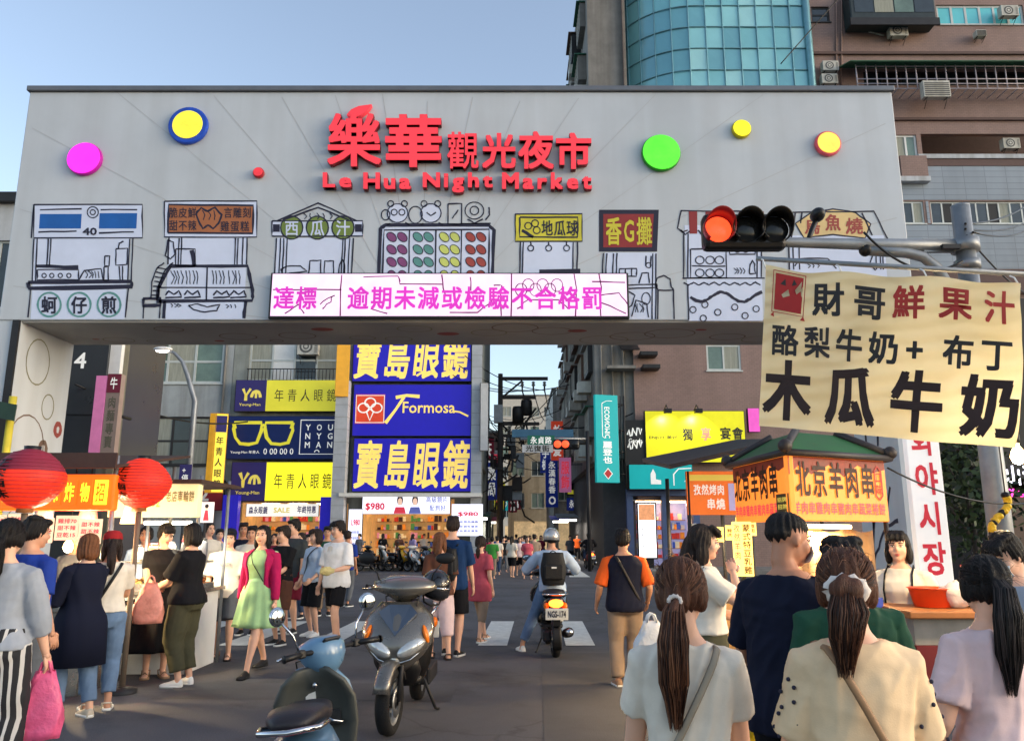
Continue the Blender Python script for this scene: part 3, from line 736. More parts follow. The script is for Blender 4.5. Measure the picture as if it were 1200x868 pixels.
# interior of the shop: shelves, with room light put into glowing walls and goods
M_shopw = mat('shop_wall_glow_warm', (206, 160, 100), .6, emit=.16, var=.45, vs=1.1); M_wood = mat('shelf_wood', (150, 96, 54), .5, var=.2)
def interior(parent, fr, h, Y0, Y1, seed, cols, wallm):
    rnd = random.Random(seed)
    x0 = fr.o.x+h[0]*fr.w; x1 = fr.o.x+h[2]*fr.w; z1 = fr.o.z+h[3]*fr.h
    b = MB(); b.box2((x0, Y1, .0), (x1, Y1+.05, z1), wallm); b.box2((x0-.05, Y0, 0), (x0, Y1, z1), wallm); b.box2((x1, Y0, 0), (x1+.05, Y1, z1), wallm)
    b.box2((x0, Y0, z1), (x1, Y1, z1+.04), M_white); b.build('shop_interior', parent)
    sh = MB(); st = MB()
    n = int((x1-x0)/.9)
    for i in range(n):
        a = x0+(x1-x0)*(i+.06)/n; c = x0+(x1-x0)*(i+.94)/n
        for k in range(5):
            z = .5+k*.45
            if z > z1-.3: break
            sh.box2((a, Y1-.38, z-.03), (c, Y1-.004, z), M_wood)
            q = a+.05
            while q < c-.15:
                w = rnd.uniform(.08, .2); hh = rnd.uniform(.12, .34)
                st.box2((q, Y1-.3, z+.002), (q+w, Y1-.1, z+hh), rnd.choice(cols)); q += w+rnd.uniform(.01, .06)
    sh.build('shelf', parent)
    o = st.build('goods', parent); o['kind'] = 'stuff'
    lt = MB()
    for i in range(3): lt.box(((x0+x1)/2 + (i-1)*(x1-x0)*.3, (Y0+Y1)/2, z1-.04), (.9, .3, .05), M_warm)
    lt.build('ceiling_lamp', parent)
GC = [mat('goods_'+n, c, .5, emit=.12) for n, c in (('red', (200, 60, 50)), ('cream', (236, 220, 180)), ('blue', (60, 90, 180)), ('orange', (230, 140, 50)), ('pink', (230, 150, 180)), ('dark', (60, 40, 40)), ('green', (80, 140, 80)))]  # goods glow faintly in place of shop light
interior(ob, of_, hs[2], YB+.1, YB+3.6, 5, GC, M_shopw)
M_purple = mat('sign_purple', (52, 46, 104), .4, var=.06, emit=.05); M_yel = mat('sign_yellow', (222, 214, 62), .4, var=.08, vs=.8, emit=.12)
M_yel2 = mat('sign_yellow_lit', (232, 222, 40), .4, var=.1, vs=.6, emit=.42); M_navy = mat('sign_navy', (26, 42, 92), .35, var=.08, emit=.04); M_dkt = mat('sign_text_dark', (52, 50, 44), .5)
M_wht = mat('sign_text_white', (230, 230, 225), .5, emit=.15, var=.05); M_yt = mat('sign_text_yellow', (226, 208, 96), .5, emit=.12, var=.05)
YS = YB-.5
def yellow_sign(label, px0, py0, px1, py1, m, xs):
    o, fr = signbox('optician_sign', label, px0, py0, px1, py1, YS, m, depth=.3, group='yellow optician fascia signs')
    b = MB(); b.slab(fr, M_purple, .005, .012, .008, .012, xs, .988); b.build('sign_panel', o)
    b = MB()
    b.stroke([(xs*.26, .72), (xs*.36, .5), (xs*.5, .72)], fr, M_yt, .16, .016); b.stroke([(xs*.36, .52), (xs*.36, .34)], fr, M_yt, .16, .016); b.stroke(circ(xs*.68, .44, xs*.14, .2, 10, 0, math.pi), fr, M_yt, .16, .0165); b.stroke([(xs*.68, .62), (xs*.68, .42)], fr, M_yt, .12, .017)
    b.text('Young-Man', fr, M_yt, xs*.16, .15, xs*.84, .26, bold=.01, d=.016); b.text('年青人眼鏡', fr, M_dkt, xs+.06, .3, .985, .72, bold=.005, d=.01, gap=.25); b.build('lettering', o)
yellow_sign('upper yellow and purple optician sign under the barred window', 275, 445, 398, 482, M_yel, .3)
yellow_sign('lower, brighter yellow and purple optician sign above the lit shop', 270, 541, 392, 587, M_yel2, .34)
o, fr = signbox('optician_sign', 'navy optician sign with a large yellow pair of spectacles drawn on it', 266, 487, 397, 538, YS, M_navy, depth=.3)
b = MB()
for cx in (.18, .46):
    pts = [(cx-.12, .84), (cx+.12, .84), (cx+.125, .66), (cx+.09, .38), (cx+.02, .34), (cx-.06, .36), (cx-.105, .5), (cx-.125, .7)]
    b.stroke(pts, fr, M_yel, .16, .012, True)
b.stroke([(.3, .74), (.32, .79), (.34, .74)], fr, M_yel, .14, .013); b.stroke([(.05, .84), (.07, .7)], fr, M_yel, .16, .013); b.stroke([(.585, .84), (.57, .7)], fr, M_yel, .16, .013)
b.text('Young-Man 年青人', fr, M_wht, .04, .12, .3, .2, bold=.01, d=.012)
for i in range(6): b.stroke(circ(.35+.045*i+(.01 if i % 2 else 0), .18, .012, .06, 10), fr, M_wht, .04, .012, True)
b.stroke([(.655, .12), (.655, .9), (.99, .9), (.99, .12)], fr, M_wht, .05, .012, True)
for r_, row in enumerate(('YOU', 'NYG', 'MAN')):
    for i, ch in enumerate(row): b.text(ch, fr, M_wht, .7+i*.1, .66-r_*.2, .745+i*.1, .8-r_*.2, bold=.02, d=.012)
b.stroke(circ(.81, .16, .02, .05, 8, 0, math.pi), fr, M_wht, .05, .012)
b.build('lettering', o)
M_blade = mat('sign_amber', (206, 150, 40), .4, emit=.1); M_bladey = mat('sign_blade_yellow', (232, 206, 70), .4, emit=.35)
def blade(name, label, px0, py0, px1, py1, Y, w, mf, ms, txt=None, tm=None, out=.5, cat='sign'):
    """hanging blade sign: thin front edge seen at the left, broad side turned to the street"""
    a = P(px0, (py0+py1)/2, Y); z1 = P(px0, py0, Y).z; z0 = P(px0, py1, Y).z
    wpx = P(px1, (py0+py1)/2, Y).x - a.x
    fr = Frame((a.x, Y, z0), (1, .25, 0), (0, 0, 1), wpx/.97, z1-z0)
    o = thing(name, label, cat, tuple(fr(.5, 0, -.1)))
    b = MB(); b.slab(fr, ms, -.2, -.004); b.build('sign_box', o, bevel=.015)
    b = MB(); b.slab(fr, mf, -.0035, .004, .02, .01, .98, .99); b.build('sign_face', o)
    if txt:
        b = MB(); b.text(txt, fr, tm, .2, .04, .8, .72, vert=True, bold=.02, d=.01, gap=.2); b.build('lettering', o)
    b = MB()
    for f in (.15, .85): b.tube([fr(.5, f, -.2), fr(.5, f, -.2)+V((0, out, 0))], .03, M_dark, 6)
    b.build('bracket', o)
    return o, fr
o, fr = blade('blade_sign', 'yellow blade sign with purple square beside the navy spectacles sign', 249, 484, 263, 577, YS-1.2, .8, M_bladey, M_blade, '年青人眼鏡', M_dkt, 1.5)
b = MB(); b.slab(fr, M_purple, .005, .012, .05, .76, .95, .97); b.build('sign_panel', o)
a = P(243, 530, YS-1.2); b = MB(); b.box2((a.x, YS-1.2, P(243, 577, YS-1.2).z), (a.x+.33, YS-.9, P(243, 484, YS-1.2).z), M_blade); b.build('side_panel', o)
blade('blade_sign', 'amber blade sign cut by the gate beam beside the barred window', 394, 390, 409, 464, YS-1.0, .8, M_blade, M_blade, None, None, 1.4)
M_pillw = mat('pillar_tile', (176, 180, 184), .5, var=.12, vs=2)
b = MB(); a = P(398, 540, YS-.7); b.box((a.x, YS-.5, 4.6), (.62, .6, 9.2), M_pillw)
for i in range(14): b.box((a.x, YS-.5, .5+i*.62), (.64, .62, .012), M_conc)
b.build('pillar', ob)
b = MB(); b.box((P(384, 620, YS).x, YS-.3, 1.7), (.6, .4, 3.4), mat('blue_post', (40, 34, 170), .4, emit=.15)); b.build('shop_pillar', ob); b = MB(); b.box((P(272, 620, YS).x, YS-.3, 1.75), (.75, .4, 3.5), MATS['blue_post']); b.build('shop_pillar', ob)
M_ban = mat('shop_banner', (226, 220, 208), .6, emit=.35, var=.06)
o, fr = signbox('shop_banner', 'white shop banner with small purple lettering under the lower yellow optician sign', 288, 590, 374, 605, YS+.1, M_ban, depth=.04)
b = MB(); b.text('森永眼鏡', fr, M_purple, .04, .2, .3, .8, bold=.03, d=.008); b.text('SALE', fr, M_yt, .38, .3, .6, .7, bold=.03, d=.008); b.text('年終特惠', fr, M_purple, .7, .25, .96, .85, bold=.03, d=.008); b.build('lettering', o)

# --- the tall blue optician building
bb = thing('shop_building', 'tall optician building covered by three big blue signs', 'building', (-5, 44, 0))
bf = wall_frame(P(412, 500, YB).x, P(566, 500, YB).x, YB, 17.5)
hs = [fz(bf, 424, 584, 532, 664)]
facade(bf, hs, M_grey2, 'wall', bb, .25)
b = MB(); b.box2((bf.o.x, YB+5, 0), (bf.o.x+bf.w, YB+12, 17.5), M_grey2); b.box2((bf.o.x, YB+.26, 5), (bf.o.x+bf.w, YB+4.98, 17.5), M_grey2); b.build('rear_body', bb)
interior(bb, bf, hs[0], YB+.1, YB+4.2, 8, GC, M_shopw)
M_blue = mat('sign_blue', (34, 26, 176), .35, var=.06, emit=.12); M_gold = mat('sign_gold', (240, 206, 104), .45, var=.12, emit=.25); M_orange = mat('sign_orange', (216, 70, 40), .45, emit=.12)
for lab, y0, y1 in (('uppermost blue sign with golden brush lettering, cut off by the gate beam', 392, 447), ('lowest blue sign with golden brush lettering over the bright shop front', 513, 576)):
    o, fr = signbox('blue_sign', lab, 413, y0, 553, y1, YS, M_blue, depth=.35, group='blue signs with brush lettering')
    b = MB()
    for i, ch in enumerate('寶島眼鏡'):
        b.text(ch, fr, M_gold, .02+i*.245, .04, .245+i*.245, .97, bold=.026, d=.012, slant=.14, gap=0)
        b.stroke([(.05+i*.245, .12), (.1+i*.245, .2), (.2+i*.245, .16)], fr, M_gold, .14, .014)
    b.build('lettering', o)
o, fr = signbox('blue_sign', 'middle blue sign with orange flower square and slanted yellow script', 413, 450, 553, 511, YS, M_blue, depth=.35)
b = MB(); b.slab(fr, M_orange, .005, .015, .025, .24, .27, .8); b.build('emblem', o)
b = MB()
for dx, dy in ((.0, .1), (-.055, 0), (.055, 0)): b.stroke(circ(.148+dx, .54+dy, .045, .09, 14), fr, M_wht, .07, .02, True)
b.stroke([(.12, .46), (.148, .3), (.176, .46), (.148, .52)], fr, M_wht, .07, .02, True); b.stroke([(.03, .26), (.265, .26), (.265, .78), (.03, .78)], fr, M_wht, .05, .02, True)
b.stroke([(.28, .25), (.36, .5), (.43, .75)], fr, M_gold, .16, .02); b.stroke([(.36, .74), (.45, .78), (.56, .76)], fr, M_gold, .16, .021)
b.text('Formosa', fr, M_gold, .42, .44, .86, .66, bold=.012, d=.02, slant=.0); b.stroke([(.84, .48), (.9, .46), (.97, .38)], fr, M_gold, .1, .022)
b.build('lettering', o)
b = MB(); a = P(558, 560, YS); b.box((a.x, YS+.1, 5.8), (.52, .6, 11.6), M_pillw)
for i in range(19): b.box((a.x, YS+.1, .4+i*.6), (.54, .62, .014), M_conc)
b.build('pillar', bb)
blade('blade_sign', 'narrow grey back of a hanging sign beside the white tiled pillar', 563, 448, 572, 528, YS-.6, .5, M_pillw, M_conc, None, None, 1.0)
M_lban = mat('lightbox_white', (214, 216, 236), .4, emit=.6, var=.1, vs=1); M_price = mat('price_red', (216, 60, 80), .5, emit=.2); M_hair0 = mat('poster_hair', (40, 34, 36), .6); M_skin0 = mat('poster_skin', (226, 190, 170), .6, emit=.3); M_pdark = mat('poster_blue', (90, 100, 170), .5, emit=.2)
o, fr = signbox('shop_banner', 'wide pale lightbox with red price and two portraits above the glasses shop entrance', 424, 578, 528, 602, YS-.1, M_lban, depth=.1)
b = MB(); b.text('$980', fr, M_price, .04, .15, .26, .55, bold=.04, d=.009)
for x in (.43, .6):
    b.fill(circ(x, .66, .035, .24), fr, M_hair0, .008); b.fill(circ(x, .6, .026, .18), fr, M_skin0, .011); b.fill([(x-.07, .02), (x+.07, .02), (x+.05, .34), (x-.05, .34)], fr, M_pdark if x > .5 else M_price, .0095)
b.text('高級鏡片', fr, M_pdark, .72, .55, .97, .85, d=.009, bold=.01); b.text('配到好', fr, M_pdark, .76, .15, .95, .45, d=.009); b.build('poster_print', o)
for lab, r_, t in (('tall pale price board standing left of the glasses shop entrance', (408, 596, 424, 645), 'L980'), ('pale lightbox with red price 980 right of the glasses shop entrance', (529, 590, 566, 628), '$980')):
    o, fr = signbox('price_board', lab, *r_, YS-.2, M_lban, depth=.12)
    b = MB(); b.text(t, fr, M_price, .2, .6, .85, .75, bold=.04, d=.009)
    for i in range(3): b.text('全新鏡框優惠', fr, M_pdark, .15, .4-i*.14, .85, .48-i*.14, d=.009)
    b.build('lettering', o)
    b = MB(); b.box2(tuple(fr(.1, 0, -.1)), (fr(.16, 0, 0).x, YS-.22, .13), M_dark); b.box2(tuple(fr(.84, 0, -.1)), (fr(.9, 0, 0).x, YS-.22, .13), M_dark); b.build('stand_leg', o)
M_canopy = mat('shop_canopy', (190, 188, 180), .5, emit=.12)
b = MB(); b.box2((bf.o.x-.2, YS-.9, P(480, 577, YS).z-.22), (bf.o.x+bf.w, YB-.01, P(480, 577, YS).z-.06), M_canopy); b.build('canopy', bb)

# --- left near: dark glass sign tower and pink blade sign behind the gate pillar
dt = thing('dark_building', 'narrow dark grey building with a white figure 4 behind the left gate pillar', 'building', (-15.6, 26, 0))
M_dgl = mat('dark_cladding', (58, 62, 66), .3, var=.18, vs=.5, spec=.6); M_olv = mat('render_olive', (112, 110, 96), .8, var=.15, streak=True)
YD = 24.0
x0, x1 = P(60, 470, YD).x, P(121, 470, YD).x
b = MB(); b.box2((x0-6, YD, 0), (x1, YD+4, 11.5), M_dgl)
for z in (2.6, 5.2, 7.8): b.box2((x0-6, YD-.02, z), (x1, YD+.01, z+.03), M_black)
b.build('wall', dt)
b = MB(); fr = rect(84, 412, 106, 434, YD); b.text('4', fr, M_wht, .15, .1, .8, .95, d=.02, bold=.02); b.build('numeral', dt)
b = MB(); b.box2((x1+.004, YD+.1, 6.5), (x1+.35, YD+.5, 11), M_white); b.build('white_strip', dt)
b = MB(); b.box2((x1+.36, YD+.3, 0), (P(146, 470, YD+1).x, YD+.6, 11), M_olv); b.build('side_wall', dt)
b = MB(); fr = rect(78, 536, 122, 547, YD-.02); b.slab(fr, mat('lit_strip', (250, 246, 230), .4, emit=.9), 0, .03); b.build('light_strip', dt)
M_pink = mat('sign_pink', (206, 120, 168), .45, emit=.1); M_mar = mat('sign_maroon', (120, 44, 64), .5); M_pface = mat('sign_taupe', (150, 132, 124), .5, var=.1)
ps = thing('blade_sign', 'pink-edged upright blade sign with dark maroon top beside the dark building', 'sign', tuple(P(122, 530, 23)))
fr = rect(108, 440, 121, 530, 23); b = MB(); b.slab(fr, M_pink, -.3, 0); b.build('sign_box', ps, bevel=.01)
f2 = rect(122, 438, 138, 531, 23); b = MB(); b.slab(f2, M_pface, -.25, 0); b.build('sign_face', ps)
b = MB(); b.slab(f2, M_mar, .003, .01, 0, .76, 1, 1); b.text('牛', f2, M_wht, .2, .8, .8, .96, d=.015); b.text('肉麵專賣', f2, M_olv, .2, .06, .8, .72, vert=True, d=.006, bold=.02); b.build('lettering', ps)
b = MB(); b.tube([f2(.5, .5, -.25), f2(.5, .5, -1.2)], .05, M_dark); b.build('bracket', ps)
# far left pale building behind the gate
lb = thing('pale_building', 'pale grey building at the left edge behind the gate', 'building', (-15.5, 22, 0))
M_lpale = mat('render_pale', (186, 190, 194), .7, var=.08, streak=True)
lf = wall_frame(-19, P(18, 300, 19).x+.3, 19, P(5, 239, 19).z)
hs = [(.8, .72, .97, .9), (.8, .45, .97, .6), (.8, .2, .97, .34)]
facade(lf, hs, M_lpale, 'wall', lb); 
for h in hs: window(lb, lf, h, 2, 1)
b = MB(); b.box2((-19, 19.17, 0), (lf.o.x+lf.w, 19.5, lf.h), M_lpale); b.box2((-19.1, 18.8, lf.h), (lf.o.x+lf.w+.1, 19.6, lf.h+.25), M_dark); b.build('rear_body', lb)

# --- right: brown apartment block with curved teal glass tower
M_brown = brick_mat('brown_tile', (144, 118, 110), (112, 94, 88), .24, .1, .65, .06, msize=.006)
M_bband = mat('brown_band', (96, 76, 72), .7); M_gtile = brick_mat('grey_tile', (138, 150, 162), (116, 126, 138), 1.1, .33, .5, .05, off=0, msize=.02)
YR = 38.0
br = thing('brown_apartment_block', 'tall brown tiled apartment block with green barred balcony and glass corner tower', 'building', (14, 42, 0))
xa, xb = P(743, 450, YR).x, 30.0
RZ = 34
# lower brown wall (under the gate) and upper brown wall, one sheet with openings
rf = wall_frame(xa, xb, YR, RZ)
hs = [fz(rf, 828, 404, 868, 434), fz(rf, 1098, 6, 1200, 29), fz(rf, 951, 8, 972, 26), fz(rf, 1012, 82, 1240, 100), fz(rf, 1050, 158, 1075, 185), fz(rf, 1080, 157, 1240, 181), fz(rf, 1058, 236, 1083, 262), fz(rf, 1091, 236, 1240, 262), fz(rf, 742, 586, 812, 668)]
void = (0, fz(rf, 742, 380, 949, 398)[3], fz(rf, 742, 20, 949, 60)[2], 1)
facade(rf, hs+[void], M_brown, 'wall', br, .3)
window(br, rf, hs[0], 2, 1, M_wfr, [M_ggreen, M_curt], .09, .08); window(br, rf, hs[1], 6, 1, M_wfr, M_gteal, .12); window(br, rf, hs[2], 1, 2, M_wdk, M_glass, .08)
window(br, rf, hs[3], 10, 1, M_wdk, [M_glass, M_black], .08, .25, False); window(br, rf, hs[4], 2, 1, M_white, [M_curt, M_ggreen], .1); window(br, rf, hs[6], 2, 1, M_wfr, [M_glass, M_curt], .08, .1)
window(br, rf, hs[7], 11, 1, M_wfr, [M_glass, M_black, M_curt, M_glass], .08)
b = MB(); b.box2((xa, YR+4.6, 0), (xb, YR+14, 9.9), M_bband); b.box2((P(949, 60, YR).x, YR+4.6, 9.91), (xb, YR+14, RZ), M_bband); b.box2((xa, YR+.62, 5), (xb, YR+4.58, 9.9), M_bband); b.box2((P(949, 60, YR).x, YR+2.2, 10), (xb, YR+4.58, RZ), M_bband); b.build('rear_body', br)
h = hs[5]; b = MB()       # open loggia: slab rail, dark room, a lit crate and an air conditioner inside
b.slab(rf, M_lpale, -.1, .12, h[0]-.012, h[1]-.008, 1, h[1]-.001); b.slab(rf, M_bband, -.1, .06, h[0]-.012, h[1]-.02, 1, h[1]-.0085); b.build('balcony_rail', br)
b = MB(); b.box2(tuple(rf(h[0]+.1, h[1]+.001, -1.1)), tuple(rf(h[0]+.15, h[1]+.007, -.5)), mat('crate_yellow', (210, 160, 70), .6, emit=.1)); b.build('crate', br)
ac_unit(br, 1180, 172, YR+.6, .9, .6)
b = MB()
for py in (62, 139): f_ = rect(948, py, 1290, py+3, YR); b.slab(f_, M_bband, .01, .14)
f_ = rect(945, -2, 949, 380, YR); 
b.build('string_course', br)
b = MB(); b.slab(rect(1052, 186, 1083, 210, YR), M_brown, .0, .35); b.slab(rect(1050, 210.5, 1086, 216, YR), M_lpale, .0, .42); b.build('bay_parapet', br)
gt = [fz(rf, 1050, 189, 1290, 318)]
b = MB()
x0f, y0f, x1f, y1f = gt[0]
for (a0, b0, a1, b1) in ((x0f, y0f, 1, hs[7][1]-.002), (x0f, hs[7][3]+.002, 1, y1f), (hs[6][2]+.005, hs[7][1], hs[7][0]-.004, hs[7][3]), (x0f, hs[6][1], hs[6][0]-.004, hs[6][3])): b.quad(rf(a0, b0, .03), rf(a1, b0, .03), rf(a1, b1, .03), rf(a0, b1, .03), M_gtile)
b.build('tile_cladding', br)
b = MB(); f_ = rect(1040, 317, 1290, 345, YR); b.slab(f_, M_bband, .032, .25); b.build('shop_lintel', br)
# green barred balcony
M_green_c = mat('canopy_green', (34, 92, 70), .5, var=.2); M_bar = mat('bar_white', (176, 168, 176), .5, var=.15)
bal = MB(); Yq = YR-1.0
z0, z1 = P(1100, 104, Yq).z, P(1100, 76, Yq).z; x0 = P(1004, 90, Yq).x
n = 40
for i in range(n):
    x = x0+i*.52
    if x > xb: break
    bal.tube([(x, Yq, z0), (x, Yq, z1)], .035, M_bar, 5); bal.tube([(x, Yq, z0), (x, YR-.05, z0)], .03, M_bar, 5)
for z in (z0, z0+.28, z0+.55, z1-.1): bal.tube([(x0, Yq-.01, z), (xb, Yq-.01, z)], .03, M_bar, 5)
bal.build('window_cage', br)
b = MB(); b.quad((x0-.5, Yq-.5, z1-.1), (xb, Yq-.5, z1-.1), (xb, YR-.02, z1+.45), (x0-.5, YR-.02, z1+.45), M_green_c); b.build('cage_roof', br, solid=.05)
# dark bay window at the top
f_ = rect(996, -14, 1096, 27, YR-.9); b = MB(); b.slab(f_, mat('bay_dark', (44, 54, 56), .4, var=.2), -.88, 0); bay = b.build('bay_window', br, bevel=.06)
b = MB()
for a in range(4): b.slab(f_, [M_glass, M_curt, M_ggreen, M_glass][a], .002, .02, .05+a*.235, .3, .27+a*.235, .9)
b.build('pane', bay)
b = MB(); b.slab(f_, M_dark, .0, .1, -.02, -.08, 1.02, .12); b.build('sill', bay)
for px, py, lo, w in ((1049, 41, 0, 1.0), (1178, 18, 0, .95), (970, 82, 0, .85), (969, 97, 0, .85), (1093, 109, 1, 1.4), (1145, 44, 1, .55)): ac_unit(br, px, py, YR-.1 if py != 109 else YR-.9, w, w*.66, bool(lo))
b = MB()
for px in (980, 986): b.tube([P(px, -30, YR-.06), P(px, 108, YR-.06)], .05, M_brown, 6)
b.tube([P(998, 32, YR-.1), P(1020, 38, YR-.1), P(1036, 42, YR-.1)], .04, M_acw, 6); b.build('drain_pipe', br)
# curved curtain-wall tower
tw = thing('glass_tower', 'curved teal glass curtain wall tower rising behind the gate', 'building', (9, 40, 10))
M_curt_w = [mat('tower_glass_%s' % n, c, .12, var=.12, vs=.25, spec=.9, metal=.1) for n, c in (('light', (140, 202, 208)), ('teal', (124, 190, 198)), ('deep', (108, 170, 184)), ('pale', (158, 212, 215)))]
M_mull = mat('tower_mullion', (112, 158, 168), .4, metal=.4)
xl, xr = P(727, 60, 41).x, P(948, 60, 37.6).x
def tw_pt(t, z):
    """plan curve: straight along the front at the right, bending away at the left"""
    if t < .5: return V((xr - (xr-xl)*(t/.5)*.62, 37.6, z))
    a = (t-.5)/.5*math.pi/2*.95
    rx = (xr-xl)*.42; return V((xr-(xr-xl)*.62 - rx*math.sin(a), 37.6 + 3.8*(1-math.cos(a)), z))
N = 13; ZS = [P(850, 134, 37.6).z + k*(P(850, 32, 37.6).z - P(850, 134, 37.6).z)/4 for k in range(-7, 14)]
b = MB(); mu = MB(); rnd = random.Random(3)
for i in range(N):
    for k in range(len(ZS)-1):
        a, c, z0, z1 = tw_pt(i/N, ZS[k]), tw_pt((i+1)/N, ZS[k]), ZS[k], ZS[k+1]
        dark = i < 4 and k == 7
        mm = M_glass if dark else rnd.choice(M_curt_w if i < 7 else M_curt_w[1:3])
        j = lambda: rnd.uniform(-.02, .02)
        b.quad(a+V((0, j(), 0)), c+V((0, j(), 0)), V((c.x, c.y+j(), z1)), V((a.x, a.y+j(), z1)), mm)
for i in range(N+1): mu.tube([tw_pt(i/N, ZS[0])+V((0, -.05, 0)), tw_pt(i/N, ZS[-1])+V((0, -.05, 0))], .035 if i else .2, M_mull, 6)
for z in ZS: mu.tube([tw_pt(i/(N*2), z)+V((0, -.045, 0)) for i in range(N*2+1)], .03, M_mull, 6)
for i in range(4): 
    for z in (ZS[7]+.1, ZS[8]-.05): mu.tube([tw_pt(i/N+.008, z)+V((0, -.08, 0)), tw_pt((i+1)/N-.008, z)+V((0, -.08, 0))], .07, M_white, 6)
b.build('curtain_wall', tw); mu.build('mullions', tw)
b = MB(); b.box2((xl+1.2, 42.6, ZS[0]), (xr, 46, ZS[-1]), M_bband); b.build('core', tw)
# --- right: cluttered grey block along the alley, left of the brown wall
sb = thing('alley_block', 'weathered grey block lining the alley with cages and air conditioners on its side', 'building', (6, 48, 0))
xs_ = P(698, 470, 38.2).x
b = MB(); b.box2((xs_, 38.2, 5.2), (xa+.25, 62, 13), M_conc); b.box2((xs_, 38.25, 13.01), (xl-.12, 62, 34), M_conc); b.box2((xs_+.3, 38.6, 0), (xa-.01, 62, 5.18), mat('dark_wall', (70, 68, 68), .7, var=.2)); b.build('wall', sb)
rnd = random.Random(21)
M_rust = mat('rusty_sheet', (112, 88, 76), .7, var=.3, vs=2, streak=True); M_sheet = mat('grey_sheet', (150, 152, 150), .6, var=.25, streak=True)
for fl in range(8):
    for k in range(8):
        y = 39.2+k*2.8; z = 6.4+fl*3.3; dx = rnd.uniform(.2, .55)
        b = MB(); b.box2((xs_-dx, y, z), (xs_-.004, y+2.1, z+1.5), rnd.choice((M_dark, M_rust, M_sheet, M_conc)))
        b.box2((xs_-dx-.2, y-.1, z+1.502), (xs_-.004, y+2.2, z+1.56), rnd.choice((M_rust, M_sheet, M_green_c)))
        c = b.build('window_cage', sb)
        b = MB()
        for q in range(6): b.box2((xs_-dx-.03, y+.1+q*.38, z+.15), (xs_-dx-.004, y+.13+q*.38, z+1.4), M_acw)
        b.box2((xs_-dx-.02, y+.1, z+.7), (xs_-dx-.003, y+2, z+.74), M_acw); b.build('bars', c)
        if rnd.random() < .7:
            b = MB(); q = y+rnd.uniform(0, 1.2); b.box2((xs_-.7, q, z-.9), (xs_-.004, q+.8, z-.3), M_acw); b.build('air_conditioner', sb, bevel=.02)
b = MB()
for i in range(4): x = xs_+.3+i*.55; b.tube([(x, 38.12, 5), (x, 38.12, 13)], .05, M_conc, 6)
b.build('drain_pipe', sb)
for z in (9.5, 11.5, 14): 
    b = MB(); b.box2((xs_+.5, 37.3, z), (xs_+1.9, 38.19, z+.14), M_conc); b.build('ledge', sb)
    b = MB(); b.quad((xs_+1.2, 37.2, z+.9), (xs_+2.1, 37.2, z+.9), (xs_+2.1, 38.15, z+1.4), (xs_+1.2, 38.15, z+1.4), M_dark); b.build('awning', sb, solid=.05)
# second floor awnings on the lower brown wall
for px, py in ((756, 418), (759, 433)):
    a = P(px, py, YR); b = MB(); b.box2((a.x-.35, YR-.75, a.z-.08), (a.x+.5, YR-.01, a.z+.12), M_dark); b.build('awning', br, bevel=.02)
# signs on the right
M_tealb = mat('sign_teal', (10, 150, 152), .4, emit=.22, var=.05); M_ylit = mat('sign_lemon_lit', (214, 208, 24), .4, emit=.22, var=.22, vs=.35); M_blk = mat('sign_black', (34, 34, 36), .5, var=.1)
o, fr = blade('blade_sign', 'tall teal blade sign with white upright lettering over the alley corner', 698, 462, 726, 565, 36, 1, M_tealb, M_tealb, None, None, 2.2)
b = MB(); f3 = lambda a, c, d=0: fr(.5-(c-.5)*.42, 1-a, d)
b.text('ECONOMIC', f3, M_wht, .14, .2, .5, .75, d=.01, bold=.02)
b.text('麗登也', fr, M_wht, .3, .3-.09, .7, .47, vert=True, d=.01, bold=.04); b.stroke([(.3, .9), (.3, .52), (.4, .5)], fr, M_wht, .03, .01); b.stroke([(.3, .9), (.5, .93), (.75, .93)], fr, M_wht, .03, .01)
b.fill([(.5, .04), (.68, .1), (.5, .16), (.32, .1)], fr, M_red, .011); b.stroke([(.5, .04), (.68, .1), (.5, .16), (.32, .1)], fr, M_wht, .05, .013, True); b.build('lettering', o)
b = MB()
for z in (.1, .35, .6, .9): b.tube([fr(1.0, z, -.1), fr(1.3, z, -.1), fr(1.3, z, -2)], .03, M_dark, 5)
b.tube([fr(1.3, 0, -.1), fr(1.3, 1, -.1)], .04, M_dark, 5); b.tube([fr(1.15, 0, -.1), fr(1.15, 1, -.1)], .03, M_dark, 5); b.build('sign_frame', o)
o, fr = signbox('shop_sign', 'black shop sign with looping white script left of the bright yellow sign', 732, 492, 756, 546, 37.4, M_blk, depth=.3)
b = MB()
for y in (.68, .4): b.stroke([(.15+.07*i, y+.1*math.sin(i*1.9)+.012*i) for i in range(11)], fr, M_wht, .07, .01)
b.text('Goods', fr, M_wht, .2, .5, .85, .6, d=.012, bold=.01); b.build('lettering', o)
o, fr = signbox('shop_sign', 'bright lemon yellow lit sign on the brown wall above the teal fascia', 756, 481, 874, 542, 37.3, M_ylit, depth=.3)
b = MB(); M_pk = mat('sign_text_rose', (226, 120, 110), .5, emit=.3)
b.text('獨', fr, M_dkt, .37, .42, .48, .66, bold=.03, d=.01); b.text('享', fr, M_pk, .55, .42, .66, .68, bold=.03, d=.01); b.text('宴會', fr, M_dkt, .74, .44, .98, .68, bold=.03, d=.01); b.text('ENJOY 美好', fr, M_dkt, .04, .44, .32, .52, d=.01, bold=.01); b.build('lettering', o)
for x in (.2, .5):
    b = MB(); b.tube([fr(x, 1.0, -.1), fr(x, 1.08, .5), fr(x, .98, .85)], .025, M_dark, 6); b.box(tuple(fr(x, .94, .85)), (.34, .26, .2), M_black); b.build('floodlight', o)
